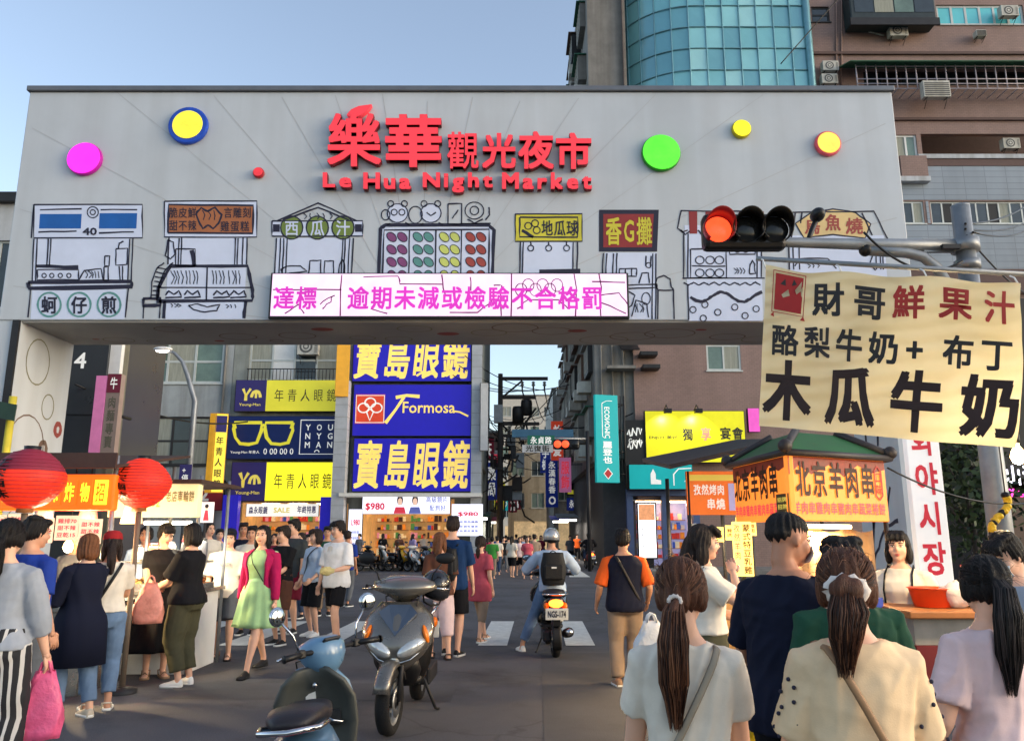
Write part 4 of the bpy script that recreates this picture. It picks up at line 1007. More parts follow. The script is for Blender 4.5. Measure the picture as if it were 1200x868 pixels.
for x in (.2, .5):
    l = bpy.data.lights.new('floodlight_bulb', 'SPOT'); l.energy = 40; l.color = (1, .95, .75); l.spot_size = R(100); l.shadow_soft_size = .1
    lo = bpy.data.objects.new('floodlight_bulb', l); COL.objects.link(lo); lo.parent = o; lo.location = fr(x, .86, .8) - o.location; lo.rotation_euler = (R(-38)+math.pi*0, 0, 0); lo.rotation_euler = (R(50), 0, 0)
M_pkl = mat('sign_magenta', (206, 80, 170), .4, emit=.3)
o, fr = signbox('shop_sign', 'narrow magenta lit sign right of the lemon yellow sign', 877, 478, 890, 506, 37.3, M_pkl, depth=.3)
o, fr = signbox('shop_fascia', 'teal shop fascia with white emblem over the lit vending front', 737, 544, 812, 573, 36.8, M_tealb, depth=1.1)
b = MB(); b.fill([(.34, .2), (.5, .2), (.5, .36), (.42, .4), (.42, .62), (.38, .82), (.34, .62)], fr, M_wht, .01); b.stroke([(.7, .15), (.7, .6), (.78, .82), (.98, .85)], fr, M_wht, .06, .01); b.fill([(.86, .3), (.92, .55), (.98, .3)], fr, M_wht, .01); b.build('emblem', o)
vb = thing('poster_lightbox', 'white lit poster box on the pavement below the teal fascia', 'lightbox', tuple(P(758, 668, 36.2)))
vb.location.z = .13; M_pbox = mat('poster_lit', (244, 244, 248), .4, emit=1.0, var=.06); M_pfood = mat('poster_food', (190, 130, 90), .5, emit=.4, var=.5, vs=4)
fr = rect(747, 588, 770, 655, 36.2); b = MB(); b.slab(fr, M_black, -.2, -.004); b.build('case', vb, bevel=.02)
b = MB(); b.slab(fr, M_pbox, -.0035, .004, .07, .03, .93, .97); b.build('screen', vb)
b = MB(); b.slab(fr, M_pfood, .0045, .008, .09, .68, .91, .96)
for i in range(4): b.text('新品上市', fr, M_dkt, .2, .2+i*.1, .8, .25+i*.1, d=.01)
b.build('poster_print', vb)
b = MB(); b.box2((vb.location.x-.35, 36.25, .13), (vb.location.x+.35, 36.38, fr.o.z), M_black); b.build('foot', vb)
h = hs[8]; M_cold = mat('shop_wall_glow_cool', (150, 150, 190), .6, emit=.25, var=.2); M_bfr = mat('blue_frame', (72, 90, 130), .5)  # cool wall glows by itself to stand in for shop light
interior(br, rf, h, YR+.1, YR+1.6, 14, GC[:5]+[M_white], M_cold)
b = MB(); x0, x1 = rf(h[0], 0).x, rf(h[2], 0).x; z1 = rf(0, h[3]).z
for x in (x0-.3, x0+1.35, x1): b.box2((x, YR-.3, .13), (x+.3, YR-.004, z1+.2), M_bfr)
b.box2((x0-.3, YR-.35, z1+.202), (x1+.3, YR-.004, z1+.55), M_bfr); b.build('shop_frame', br)

# --- far end of the alley
fa = [(-5.6, -2.2, 56, 9.5, M_olv), (-4.4, -1.7, 66, 12, M_rust), (-3.6, -.9, 82, 14, M_conc)]
wmats = [M_glass, M_curt, M_ggreen]
def far_block(label, x0, x1, y0, d, z1, m, nx, nz, seed):
    o = thing('alley_building', label, 'building', ((x0+x1)/2, y0+d/2, 0)); rnd = random.Random(seed)
    fr = wall_frame(x0, x1, y0, z1); hs = []
    for i in range(nx):
        for k in range(nz):
            a = (i+.18)/nx; hs.append((a, (4.2+k*3.2)/z1, a+.64/nx, min(.97, (5.7+k*3.2)/z1)))
    hs = [h for h in hs if h[3] > h[1]+.02]
    hs.append((.1, .02/z1, .9, 2.9/z1))
    facade(fr, hs, m, 'wall', o, .2)
    for h in hs[:-1]: window(o, fr, h, 2, 1, M_wfr, rnd.choice(wmats), .06)
    b = MB(); h = hs[-1]; b.quad(fr(h[0], h[1], -.19), fr(h[2], h[1], -.19), fr(h[2], h[3], -.19), fr(h[0], h[3], -.19), mat('shop_glow_dim', (196, 170, 130), .5, emit=.2, var=.7, vs=1.2)); b.build('shopfront', o)
    b = MB(); b.box2((x0, y0+.21, 0), (x1, y0+d, z1), m); b.box2((x0-.1, y0-.1, z1), (x1+.1, y0+d, z1+.2), M_conc); b.build('rear_body', o)
    return o
far_block('low dark alley building just past the blue sign tower', -5.4, -1.5, 55, 10, 8, M_olv, 2, 1, 1)
far_block('narrow rust-toned alley building behind the utility pole', -4, -.9, 70, 10, 10.5, M_rust, 2, 2, 2)
far_block('beige flat-roofed building closing the alley below the street name signs', -.4, 5.6, 80, 12, 11.8, mat('render_beige', (168, 158, 138), .8, var=.15, streak=True), 3, 2, 3)
far_block('tall pale apartment building far beyond the end of the alley', -2.0, 7, 125, 14, 23.5, mat('render_cream', (196, 190, 178), .8, var=.1), 4, 6, 4)
far_block('grey shop house on the right of the alley behind the parking sign', 3.3, 6.6, 62.5, 14, 13, M_sheet, 2, 2, 5)
M_blw = mat('sign_deep_blue', (22, 40, 116), .4, emit=.12)
o, fr = blade('blade_sign', 'narrow deep blue blade sign with white upright characters in the alley', 640, 538, 654, 594, 58, 1, M_blw, M_blw, None, None, 4)
b = MB(); b.text('永漢春香', fr, M_wht, .2, .28, .8, .97, vert=True, bold=.03, d=.012); b.stroke(circ(.5, .14, .24, .07, 10), fr, M_wht, .12, .012, True); b.build('lettering', o)
o, fr = blade('blade_sign', 'black and yellow parking blade sign with a large letter P', 664, 513, 687, 580, 57, 1, M_blk, M_blk, None, None, 4)
b = MB(); b.slab(fr, M_yel, .005, .014, .04, .02, .96, .09); b.slab(fr, M_yel, .005, .014, .04, .9, .96, .98); b.text('P', fr, M_yel, .35, .42, .68, .62, bold=.06, d=.012); b.text('PARKING', fr, M_wht, .15, .72, .85, .78, d=.012); b.text('停車場', fr, M_wht, .15, .68-.42, .85, .34, d=.012, bold=.03); b.build('lettering', o)
o, fr = signbox('shop_fascia', 'deep blue shop fascia with white characters at the right side of the alley', 664, 583, 692, 598, 57.2, M_blw, depth=.4)
b = MB(); b.text('永漢春', fr, M_wht, .1, .2, .8, .85, bold=.03, d=.012); b.build('lettering', o)
M_redb = mat('sign_alley_red', (120, 30, 48), .5, emit=.06)
o, fr = blade('blade_sign', 'dark red blade sign low on the left side of the alley', 596, 572, 606, 600, 52, 1, M_redb, M_redb, '小吃店', M_wht, 3)
# --- right background behind the juice stall
rb = thing('dark_shop_front', 'dark shop front with lit white lettering and a pink light strip at the right edge', 'shop front', (10.6, 17, 0))
b = MB(); b.box2((P(1172, 600, 16).x, 16, 0), (16, 18, 6.5), M_blk); b.build('wall', rb)
fr = rect(1172, 538, 1260, 582, 15.9); b = MB(); b.slab(fr, M_blk, -.08, 0); b.text('山海味', fr, mat('sign_white_lit', (240, 236, 255), .4, emit=1.4), .06, .3, .75, .85, bold=.03, d=.01); b.build('sign_panel', rb)
b = MB(); b.text('鮮小燒肉飯', fr, mat('sign_pink_lit', (255, 60, 170), .4, emit=1.6), .0, .0, .9, .22, bold=.03, d=.012); b.build('light_strip', rb)
M_curtn = mat('shop_rear_brown', (96, 78, 66), .7, var=.2, emit=.03)
b = MB(); b.box2((P(1172, 600, 16).x+.1, 15.9, 0), (15.8, 15.99, 2.7), M_curtn); b.build('shutter', rb)

# crowded signs and awnings along both sides of the alley
rnd = random.Random(17)
SGN = [M_blw, M_redb, M_yel, M_white, M_tealb, M_pink, M_orange, M_lban]
WD = ['藥局', '茶飲', '旅社', '牙醫', '熱炒', '服飾', '美髮', '小吃', '手機', '火鍋']
for k, (x, y, z, w, h) in enumerate(((-1.2, 47, 3.6, .7, 2.2), (-1.6, 50, 5.2, .9, 2.4), (-.9, 58, 3.4, .8, 2.0), (-1.3, 63, 5.6, 1, 2.6), (-.7, 68, 3.6, .9, 1.8), (3.1, 46, 4.0, .7, 2.0), (3.0, 52, 6.4, .8, 2.6), (3.2, 64, 4.4, .9, 2.2), (2.9, 68, 6.8, .9, 2.4), (.2, 72, 3.8, 1.2, 1.6))):
    m = SGN[k % len(SGN)]; fr = Frame((x-w/2, y, z), (1, 0, 0), (0, 0, 1), w, h); tcol = ('blue', 'dark red', 'yellow', 'white', 'teal', 'pink', 'orange', 'pale lit')[k % 8]
    o = thing('alley_sign', '%s hanging shop sign %s' % (tcol, ('nearest the blue sign tower', 'high behind the utility pole', 'low behind the utility pole', 'far up the left side of the alley', 'low at the far left of the alley', 'under the teal blade sign', 'high on the right of the alley', 'low at the far right of the alley', 'beside the parking sign', 'low in the middle at the end of the alley')[k]), 'sign', (x, y, z)); b = MB(); b.slab(fr, m, -.2, 0); b.build('sign_box', o)
    b = MB(); b.text(WD[k], fr, M_wht if k % 8 in (0, 1, 4, 6) else M_price, .15, .08, .85, .92, vert=True, bold=.03, d=.012); b.build('lettering', o)
    b = MB(); s_ = -1 if x < 1 else 1; b.tube([fr(.5, .8, -.1), fr(.5, .8, -.1)+V((s_*1.6, 0, 0))], .03, M_dark, 6); b.build('bracket', o)
for k, (x, y, w, m, lab) in enumerate(((-2.0, 45.5, 1.6, M_green_c, 'green shop awning at the left of the alley mouth'), (-1.9, 60, 1.8, M_redb, 'dark red shop awning deep on the left of the alley'), (3.4, 50, 1.3, M_sheet, 'grey sheet awning low on the right of the alley'), (3.3, 56, 1.3, M_blw, 'blue shop awning on the right of the alley below the parking sign'))):
    o = thing('shop_awning', lab, 'awning', (x, y, 2.6)); b = MB(); b.quad((x-w/2, y-1.6, 2.6), (x+w/2, y-1.6, 2.6), (x+w/2, y+1.6, 2.9), (x-w/2, y+1.6, 2.9), m); b.build('canvas', o, solid=.05)
    b = MB(); b.box((x, y-1.5, 2.45), (w*.8, .05, .12), M_lit); b.build('awning_fill_strip', o)  # emissive strip, its glow raised to brighten the dark alley
    l = bpy.data.lights.new('alley_fill_light', 'AREA'); l.size = 1.2; l.energy = 45; l.color = (1, .93, .82); lo = bpy.data.objects.new('alley_fill_light', l); COL.objects.link(lo); lo.parent = o; lo.location = (0, -1.5, -.25)  # area lamp added under each awning to lift the dark alley
# ------------------------------------------------------------------ street furniture
# near traffic light on its mast arm
TY = 8.4
tl = thing('traffic_light', 'large horizontal traffic light with lit red lens on a grey mast arm', 'traffic light', (P(1150, 600, TY).x, TY, 0))
pz = lambda px, py: P(px, py, TY)
mx = pz(1131, 290).x
b = MB(); b.tube([(mx, TY, 0), (mx, TY, 2), (mx, TY, pz(1131, 243).z)], [.13, .12, .1], M_galv, 14); b.lathe([(.0, pz(1131, 243).z+.04), (.1, pz(1131, 243).z+.02), (.1, pz(1131, 243).z)], M_galv, Matrix.Translation((mx, TY, 0)), 14); b.build('mast', tl)
zA = pz(1120, 288).z
b = MB(); b.tube([(mx, TY, zA), pz(1040, 287), pz(920, 284), pz(850, 281)], [.075, .07, .055, .05], M_galv, 10); b.build('arm', tl)
b = MB()
c0 = pz(1014, 293)
b.tube([c0, pz(1062, 296), pz(1082, 301), pz(1098, 314), pz(1112, 336), (mx, TY, pz(1131, 372).z)], .062, M_galv, 10); b.ell(c0, (.07, .075, .075), M_black, None, 12, 8); b.build('arm', tl)
b = MB(); b.tube([(mx, TY, zA-.07), (mx, TY, zA+.07)], .15, M_galv, 14); b.tube([(mx, TY, zA-.28), (mx, TY, zA-.18)], .135, M_galv, 14); b.box((mx-.3, TY, zA+.0), (.36, .05, .16), M_galv); b.box((mx-.22, TY-.1, zA-.05), (.2, .05, .05), M_dark); b.build('clamp', tl)
b = MB(); c = pz(958, 252); b.tube([pz(946, 288), pz(949, 276), c], .03, M_black, 7); b.ell(c, (.08, .12, .08), M_black, None, 12, 8); b.build('camera_head', tl)
M_hood = mat('signal_black', (16, 16, 18), .4, var=.1); M_rlens = mat('signal_red', (255, 62, 30), .3, emit=.9, ecol=(255, 70, 36), var=.3, vs=14); M_off = mat('signal_off', (26, 28, 30), .15, var=.2); M_hoodglow = mat('signal_hood_glow', (120, 16, 22), .4, emit=.12)  # hood of the lit lens has the lamp's red glow painted in
hd = MB(); L0, L1 = pz(822, 274), pz(918, 272)
hd.box(((L0.x+L1.x)/2, TY-.02, L0.z), (L1.x-L0.x, .2, .42), M_hood); ho = hd.build('signal_head', tl, bevel=.06)
for i, (px, m) in enumerate(((838, M_rlens), (871, M_off), (904, M_off))):
    c = pz(px, 274); Mx = Matrix.Translation((c.x, TY-.13, c.z)) @ Matrix.Rotation(math.pi/2, 4, 'X')
    b = MB(); b.lathe([(.0, .035), (.06, .032), (.11, .02), (.15, 0)], m, Mx, 24); ln = b.build('lens', ho)
    b = MB(); vs = []; n = 24
    for k in range(n+1):
        a = R(-50) + R(280)*k/n; ex = .26*(.45+.55*max(0, math.sin(a)))
        vs.append((V((c.x+.165*math.cos(a), TY-.121, c.z+.165*math.sin(a))), V((c.x+.172*math.cos(a), TY-.121-ex, c.z+.172*math.sin(a)))))
    b.add([q for p in vs for q in p], [(2*k, 2*k+2, 2*k+3, 2*k+1) for k in range(n)], M_hoodglow if i == 0 else M_hood, True); b.build('visor', ho, solid=.012)
# far traffic light with street-name boards in the alley
ft = thing('traffic_light', 'small far traffic light glowing red beside green street name boards', 'traffic light', tuple(P(668, 660, 36).xy)+(0,))
q = lambda px, py: P(px, py, 36)
M_sgreen = mat('street_sign_green', (24, 92, 74), .4, emit=.03); M_sblue = mat('street_sign_blue', (52, 92, 120), .4)
b = MB(); x = q(690, 600).x; b.tube([(x, 36, 0), (x, 36, q(690, 505).z)], .09, M_dark, 8); b.tube([(x, 36, q(690, 514).z), q(610, 514)], .06, M_galv, 8); b.build('mast', ft)
b = MB(); a, c = q(648, 515), q(679, 527); b.box2((a.x, 35.7, c.z), (c.x, 35.95, a.z), M_hood); ho = b.build('signal_head', ft, bevel=.1)
for px, m in ((653, M_rlens), (662, M_rlens), (673, M_off)):
    c = q(px, 521); b = MB(); b.lathe([(.0, .03), (.14, .02), (.17, 0)], m, Matrix.Translation((c.x, 35.69, c.z)) @ Matrix.Rotation(math.pi/2, 4, 'X'), 14); b.build('lens', ho)
fr = rect(618, 510, 650, 522, 35.8); b = MB(); b.slab(fr, M_sgreen, -.08, 0); b.text('永貞路', fr, M_wht, .1, .15, .9, .9, d=.01, bold=.02); b.build('name_board', ft)
fr = rect(612, 521, 648, 530, 35.6); b = MB(); b.slab(fr, M_lpale, -.08, 0); b.text('光復街', fr, M_dkt, .1, .1, .9, .95, d=.01); b.build('name_board', ft)
fr = rect(600, 503, 672, 512, 36.1); b = MB(); b.slab(fr, M_sblue, -.08, 0); b.build('name_board', ft)
# street lamp at the left
SY = 24
lp = thing('street_lamp', 'slim grey street lamp with glowing curved-arm head in front of the grey block', 'street lamp', (P(221, 560, SY).x, SY, 0))
x = P(221, 560, SY).x
b = MB(); b.tube([(x, SY, 0), (x, SY, P(221, 470, SY).z), P(220, 440, SY), P(214, 424, SY), P(205, 414, SY), P(198, 411, SY)], [.1, .085, .075, .06, .05, .045], M_galv, 10); b.build('pole', lp)
b = MB(); b.ell(P(191, 409, SY), (.3, .14, .08), M_white); b.build('lamp_head', lp)
b = MB(); b.ell(P(191, 410.6, SY), (.24, .11, .07), mat('lamp_glow', (255, 240, 225), .4, emit=3)); b.build('lamp_lens', lp)
fr = rect(210, 544, 224, 566, SY-.15); b = MB(); b.slab(fr, M_purple, -.03, 0); b.text('+', fr, M_wht, .2, .5, .8, .9, d=.006); b.text('停', fr, M_wht, .2, .1, .8, .48, d=.006); b.build('small_sign', lp)
# utility pole with crossarms, transformers, wires
UY = 44
up = thing('utility_pole', 'dark utility pole with crossarms, transformer and tangled brackets at the alley mouth', 'utility pole', (P(586, 600, UY).x, UY, 0))
u = lambda px, py, d=0: P(px, py, UY+d)
M_pole = mat('pole_dark', (62, 58, 56), .8, var=.2)
b = MB(); x = u(586, 600).x; b.tube([(x, UY, 0), (x, UY, u(586, 438).z)], [.2, .14], M_pole, 10); b.tube([(x-.9, UY+3, 0), (x-.9, UY+3, u(578, 482).z)], [.16, .12], M_pole, 8); b.build('pole', up)
for py, a, c in ((445, 584, 642), (467, 584, 628), (498, 584, 632), (512, 586, 618)):
    b = MB(); b.box2(tuple(u(a, py, -.1)), (u(c, py).x, UY+.1, u(c, py).z+.16), M_pole); b.build('crossarm', up)
b = MB(); b.tube([u(588, 466), u(612, 446)], .06, M_pole, 6); b.build('brace', up)
b = MB()
for px, py in ((612, 447), (625, 447), (638, 447), (597, 499), (612, 499), (626, 499)):
    c = u(px, py); b.tube([c, c+V((0, 0, -.5)), c+V((.1, 0, -1.0))], [.07, .05, .03], M_dark, 6)
    b.lathe([(.05, 0), (.12, -.06), (.05, -.12), (.12, -.2), (.05, -.28)], M_conc, Matrix.Translation(c), 8)
b.build('insulator', up)
b = MB()
for px, py in ((617, 478), (607, 486)):
    c = u(px, py, -.3); b.lathe([(0, .5), (.28, .46), (.32, .3), (.32, -.4), (0, -.45)], M_dark, Matrix.Translation(c), 12)
b.box(tuple(u(584, 485, -.3)), (.5, .5, 1.0), M_galv); b.build('transformer', up)
rnd = random.Random(9); b = MB()
for i in range(46):
    p = u(rnd.uniform(572, 612), rnd.uniform(500, 592), rnd.uniform(-.8, 3)); s = V((rnd.uniform(-1.1, 1.1), rnd.uniform(-.5, .5), rnd.uniform(-1.6, 1.6)))
    b.tube([p, p+s*.5+V((rnd.uniform(-.3, .3), 0, rnd.uniform(-.4, .1))), p+s], rnd.uniform(.025, .07), M_pole, 5)
for i in range(9):
    c = u(rnd.uniform(575, 612), rnd.uniform(510, 590), rnd.uniform(0, 2)); b.box(tuple(c), (rnd.uniform(.3, .8), .4, rnd.uniform(.3, .9)), rnd.choice((M_pole, M_dark, M_galv)))
b.build('bracket_tangle', up)
def cable(label, a, c, sag, r=.014, grp=None, n=14):
    b = MB(); a = V(a); c = V(c)
    b.tube([a.lerp(c, i/n) - V((0, 0, sag*4*(i/n)*(1-i/n))) for i in range(n+1)], r, M_black, 5); b.build('overhead_cable', label=label, cat='cable', group=grp)
W_ = 'overhead cables along the alley'
rnd = random.Random(31)
for k in range(12): cable('thin overhead cable slung across the alley between the two sides', (-2+rnd.uniform(-.2, .3), 46+k*2.2, rnd.uniform(6.5, 12)), (4+rnd.uniform(-.2, .1), 44+k*2.6+rnd.uniform(-3, 3), rnd.uniform(6.5, 13)), rnd.uniform(.3, 1.0), .03, 'cables slung across the alley')
for k, (px, py) in enumerate(((612, 447), (625, 447), (638, 447))):
    cable('thin overhead cable leaving the utility pole crossarm into the alley', u(px, py)+V((0, 0, -.5)), (3.2+k*.6, 78, 13+k*.5), 1.2, .03, W_)
    cable('thin overhead cable from the utility pole crossarm towards the blue signs', u(px, py)+V((0, 0, -.5)), (-3+k*.3, 39, 9.5+k*.5), .4, .025, 'overhead cables to the blue signs')
cable('black cable crossing the grey block in front of the street lamp', P(88, 450, 23.5), P(290, 494, 36), .5, .035)
cable('cable crossing behind the teal blade sign', P(655, 500, 44), P(742, 484, 37.5), .3, .035)
cable('dark cable slanting across the glass tower', P(915, 75, 36.6), P(990, -10, 36.5), .0, .03)
for k, (a, c) in enumerate((((1131, 262), (1215, 230)), ((1131, 268), (1215, 252)), ((1140, 272), (1215, 262)), ((1133, 276), (1215, 350)))):
    cable('thin black cable fanning right from the traffic light mast', P(*a, TY-.12), P(*c, TY+4), .12, .012, 'cables at the traffic light mast')
cable('loose cable looping under the traffic light arm', P(1012, 272, TY-.1), P(1128, 306, TY-.15), .25, .014)
cable('cable running from the red lantern stall to the upright Korean board', P(1040, 548, 7.2), P(1200, 590, 8), .1, .009)

# ------------------------------------------------------------------ big juice banner
bn = thing('juice_banner', 'large translucent cream banner with hand-painted brown and red fruit juice lettering', 'banner', tuple(P(1040, 510, 4.65)))
C4 = [P(889, 499, 4.9), P(1189, 525, 4.35), P(1198, 331, 4.4), P(897, 311, 4.9)]
def bmap(s, t, d=0.0):
    p = C4[0]*(1-s)*(1-t) + C4[1]*s*(1-t) + C4[2]*s*t + C4[3]*(1-s)*t
    w = .016*math.sin(s*7+t*3) + .01*math.sin(s*15-t*6+1) + .02*math.sin(t*3.1)*s + noise.noise(V((s*6, t*5, 2)))*.016
    sg = -.025*math.sin(s*math.pi*3)**2*t**6
    return p + V((0, -w - d, sg))
bmap.w = 1.55; bmap.h = .98
M_bann = bpy.data.materials.new('banner_cloth'); M_bann.use_nodes = True
_t = M_bann.node_tree; _p = _t.nodes['Principled BSDF']; _o = _t.nodes['Material Output']
_tc = _t.nodes.new('ShaderNodeTexCoord'); _n = _t.nodes.new('ShaderNodeTexNoise'); _n.inputs['Scale'].default_value = 2.2; _n.inputs['Detail'].default_value = 7
_t.links.new(_tc.outputs['Object'], _n.inputs['Vector'])
_r = _t.nodes.new('ShaderNodeValToRGB'); _r.color_ramp.elements[0].position = .3; _r.color_ramp.elements[0].color = (*srgb(182, 174, 132), 1); _r.color_ramp.elements[1].position = .7; _r.color_ramp.elements[1].color = (*srgb(222, 217, 184), 1)
_t.links.new(_n.outputs['Fac'], _r.inputs[0]); _t.links.new(_r.outputs[0], _p.inputs['Base Color']); _p.inputs['Roughness'].default_value = .6
_w = _t.nodes.new('ShaderNodeTexWave'); _w.inputs['Scale'].default_value = 3; _w.inputs['Distortion'].default_value = 4; _w.bands_direction = 'Z'; _t.links.new(_tc.outputs['Object'], _w.inputs['Vector'])
_bp = _t.nodes.new('ShaderNodeBump'); _bp.inputs['Strength'].default_value = .5; _bp.inputs['Distance'].default_value = .03; _t.links.new(_w.outputs['Fac'], _bp.inputs['Height']); _t.links.new(_bp.outputs[0], _p.inputs['Normal'])
_tr = _t.nodes.new('ShaderNodeBsdfTranslucent'); _tr.inputs['Color'].default_value = (*srgb(240, 230, 190), 1)
_mx = _t.nodes.new('ShaderNodeMixShader'); _mx.inputs[0].default_value = .38
_t.links.new(_p.outputs[0], _mx.inputs[1]); _t.links.new(_tr.outputs[0], _mx.inputs[2]); _t.links.new(_mx.outputs[0], _o.inputs['Surface'])
b = MB(); nx, ny = 48, 30
b.add([bmap(i/nx, j/ny) for j in range(ny+1) for i in range(nx+1)], [(j*(nx+1)+i, j*(nx+1)+i+1, (j+1)*(nx+1)+i+1, (j+1)*(nx+1)+i) for j in range(ny) for i in range(nx)], M_bann, True)
b.build('cloth', bn)
M_brn = mat('banner_brown', (52, 34, 30), .6, var=.15); M_brd = mat('banner_red', (172, 52, 44), .6, var=.15); M_bkk = mat('banner_black', (44, 42, 42), .6, var=.15)
b = MB()
def btxt(t, m, x0, y0, x1, y1, bold): b.text(t, bmap, m, x0, y0, x1, y1, d=.005, bold=bold, res=3, gap=.1)
for i, ch in enumerate('財哥'): btxt(ch, M_bkk, .2+i*.165, .7, .345+i*.165, .93, .036)
for i, ch in enumerate('鮮果汁'): btxt(ch, M_brd, .52+i*.165, .72, .655+i*.165, .945, .032)
for i, ch in enumerate('酪梨牛奶+布丁'): btxt(ch, M_bkk, .03+i*.136, .43, .158+i*.136, .635, .03 if i < 2 else .035)
for i, ch in enumerate('木瓜牛奶'): btxt(ch, M_brn, .0+i*.262, .04, .225+i*.262, .41, .046)
b.build('lettering', bn)
b = MB()
fb = lambda x, y, d=0: bmap(.03+x*.145, .7+y*.27, d+.004)
fb.w = .25; fb.h = .28
M_icon = mat('banner_icon_red', (160, 34, 34), .6, var=.15)
b.fill([(.08, .08), (.92, .04), (.95, .95), (.1, .95)], fb, M_icon, 0)
b.stroke([(.02, .02), (.98, -.02), (1.01, 1.01), (.03, 1.01)], fb, M_icon, .008, .001, True)
for pts, m in (([(.3, .45), (.5, .6), (.55, .45), (.35, .38)], M_bann), ([(.7, .6), (.9, .85), (.88, .6), (.75, .5)], M_bann), ([(.25, .7), (.4, .85), (.42, .68)], M_bkk), ([(.6, .7), (.66, .88), (.75, .75)], M_bkk), ([(.3, .12), (.55, .3), (.6, .12)], M_bkk), ([(.4, .5), (.47, .54), (.5, .47), (.42, .45)], M_brd)):
    b.fill(pts, fb, m, .002)
b.fill([(-.02, -.06), (.1, -.1), (.08, .02)], fb, M_brd, .002); b.fill([(.88, -.12), (1.03, -.14), (.98, -.02)], fb, M_brd, .002)
b.build('painted_icon', bn)
b = MB()
for s in (.0, .33, .66, 1.0): p = bmap(s, 1.0); b.tube([p+V((0, .01, -.02)), p+V((0, .05, .05)), p+V((0, .09, .075))], .005, M_white, 5)
b.build('tie_cord', bn)
jf = thing('banner_frame', 'galvanised pipe frame holding up the cream juice banner', 'frame', tuple(P(1260, 700, 4.6).xy)+(0,))
b = MB(); zt = C4[3].z+.08; e = bmap(0, 1)+V((-.03, .1, .08)); f_ = bmap(1, 1)+V((.25, .1, .08)); b.tube([e, f_], .017, M_galv, 8); b.build('top_rail', jf)
b = MB(); b.tube([(f_.x-.02, f_.y+.04, 0), (f_.x-.02, f_.y+.04, f_.z)], .024, M_galv, 8); b.tube([(f_.x+1.3, f_.y+1.6, 0), (f_.x+1.3, f_.y+1.6, f_.z)], .024, M_galv, 8); b.tube([(f_.x-.02, f_.y, f_.z-.03), (f_.x+1.3, f_.y+1.6, f_.z-.03)], .02, M_galv, 8); b.build('post', jf)
M_bulb = mat('bulb_warm', (255, 206, 130), .4, emit=14, var=0)
def bulb(label, loc, energy, cord=.5, r=.045, colr=(1, .72, .38), grp=None):
    o = thing('hanging_bulb', label, 'lamp', tuple(loc), group=grp)
    b = MB(); b.lathe([(0, -r*1.3), (r*.7, -r), (r, -.2*r), (r*.8, r*.6), (r*.35, r*1.3), (.3*r, r*1.8)], M_bulb, Matrix.Translation(loc), 14); b.build('bulb_glass', o)
    b = MB(); b.tube([V(loc)+V((0, 0, r*1.7)), V(loc)+V((0, 0, r*3))], r*.5, M_black, 8); b.tube([V(loc)+V((0, 0, r*2.8)), V(loc)+V((0, 0, cord))], .006, M_black, 5); b.build('socket_cord', o)
    l = bpy.data.lights.new('bulb_light', 'POINT'); l.energy = energy*.6; l.color = colr; l.shadow_soft_size = r*1.3
    lo = bpy.data.objects.new('bulb_light', l); COL.objects.link(lo); lo.parent = o; lo.location = (0, 0, -r*1.6)
    return o
p = P(1206, 522, 4.9); bulb('bare warm bulb behind the lower right corner of the juice banner', (p.x, p.y+.12, p.z-.05), 90, .9)

# ------------------------------------------------------------------ left stalls
M_tarp = mat('tarp_dark', (70, 52, 46), .7, var=.2, bump=.3, bs=8); M_lit_or = mat('sign_orange_lit', (236, 84, 20), .4, emit=.75, var=.15, vs=3); M_lit_y = mat('sign_panel_yellow_lit', (255, 206, 40), .4, emit=1.1, var=.15, vs=5)
M_steelc = mat('stainless', (170, 168, 164), .25, metal=.9, var=.15); M_paper = mat('price_paper', (244, 206, 170), .6, emit=.35, var=.15, vs=5); M_pinkp = mat('price_paper_pink', (240, 150, 130), .6, emit=.3, var=.12)
st1 = thing('food_stall', 'far left food stall with orange lit sign, bare bulb and paper price sheets', 'stall', (-5.4, 8.6, 0))
Y1 = 8.3
xA, xB = P(-60, 580, Y1).x, P(136, 580, Y1).x
b = MB(); b.box2((xA, Y1+.1, .0), (xB-.25, Y1+1.0, .82), M_steelc); b.box2((xA, Y1+.02, .822), (xB-.18, Y1+1.06, .88), M_steelc); b.build('counter', st1, bevel=.01)
b = MB()
for x in (xA+.05, xB-.05):
    for y in (Y1+.05, Y1+1.5): b.tube([(x, y, 0), (x, y, 2.42)], .025, M_galv, 8)
b.build('frame_post', st1)
b = MB(); zt = P(60, 550, Y1).z; b.add([(xA, Y1-.15, zt+.02), (xB+.05, Y1-.15, zt+.02), (xB+.05, Y1+1.7, zt+.3), (xA, Y1+1.7, zt+.3)], [(0, 1, 2, 3)], M_tarp); b.quad((xA, Y1-.16, zt-.0), (xB+.05, Y1-.16, zt-.0), (xB+.05, Y1-.15, zt+.16), (xA, Y1-.15, zt+.16), M_tarp); b.build('roof', st1, solid=.03)
fr = Frame((xA, Y1-.05, P(60, 598, Y1).z), (1, 0, 0), (0, 0, 1), xB-xA, P(60, 556, Y1).z-P(60, 598, Y1).z)
b = MB(); b.slab(fr, M_lit_or, -.12, 0); so = b.build('lit_sign', st1, bevel=.02)
b = MB(); n = 10
for i in range(n):
    a = .06+i*.092; b.slab(fr, M_lit_y if i == n-1 else M_lit_or, .002, .02, a, .16, a+.075, .84)
    b.text('招牌鹽酥雞滷味炸物'[i % 9], fr, M_lit_y if i < n-1 else M_lit_or, a+.008, .22, a+.068, .78, bold=.02, d=.023)
b.build('lettering', so)
rnd = random.Random(4)
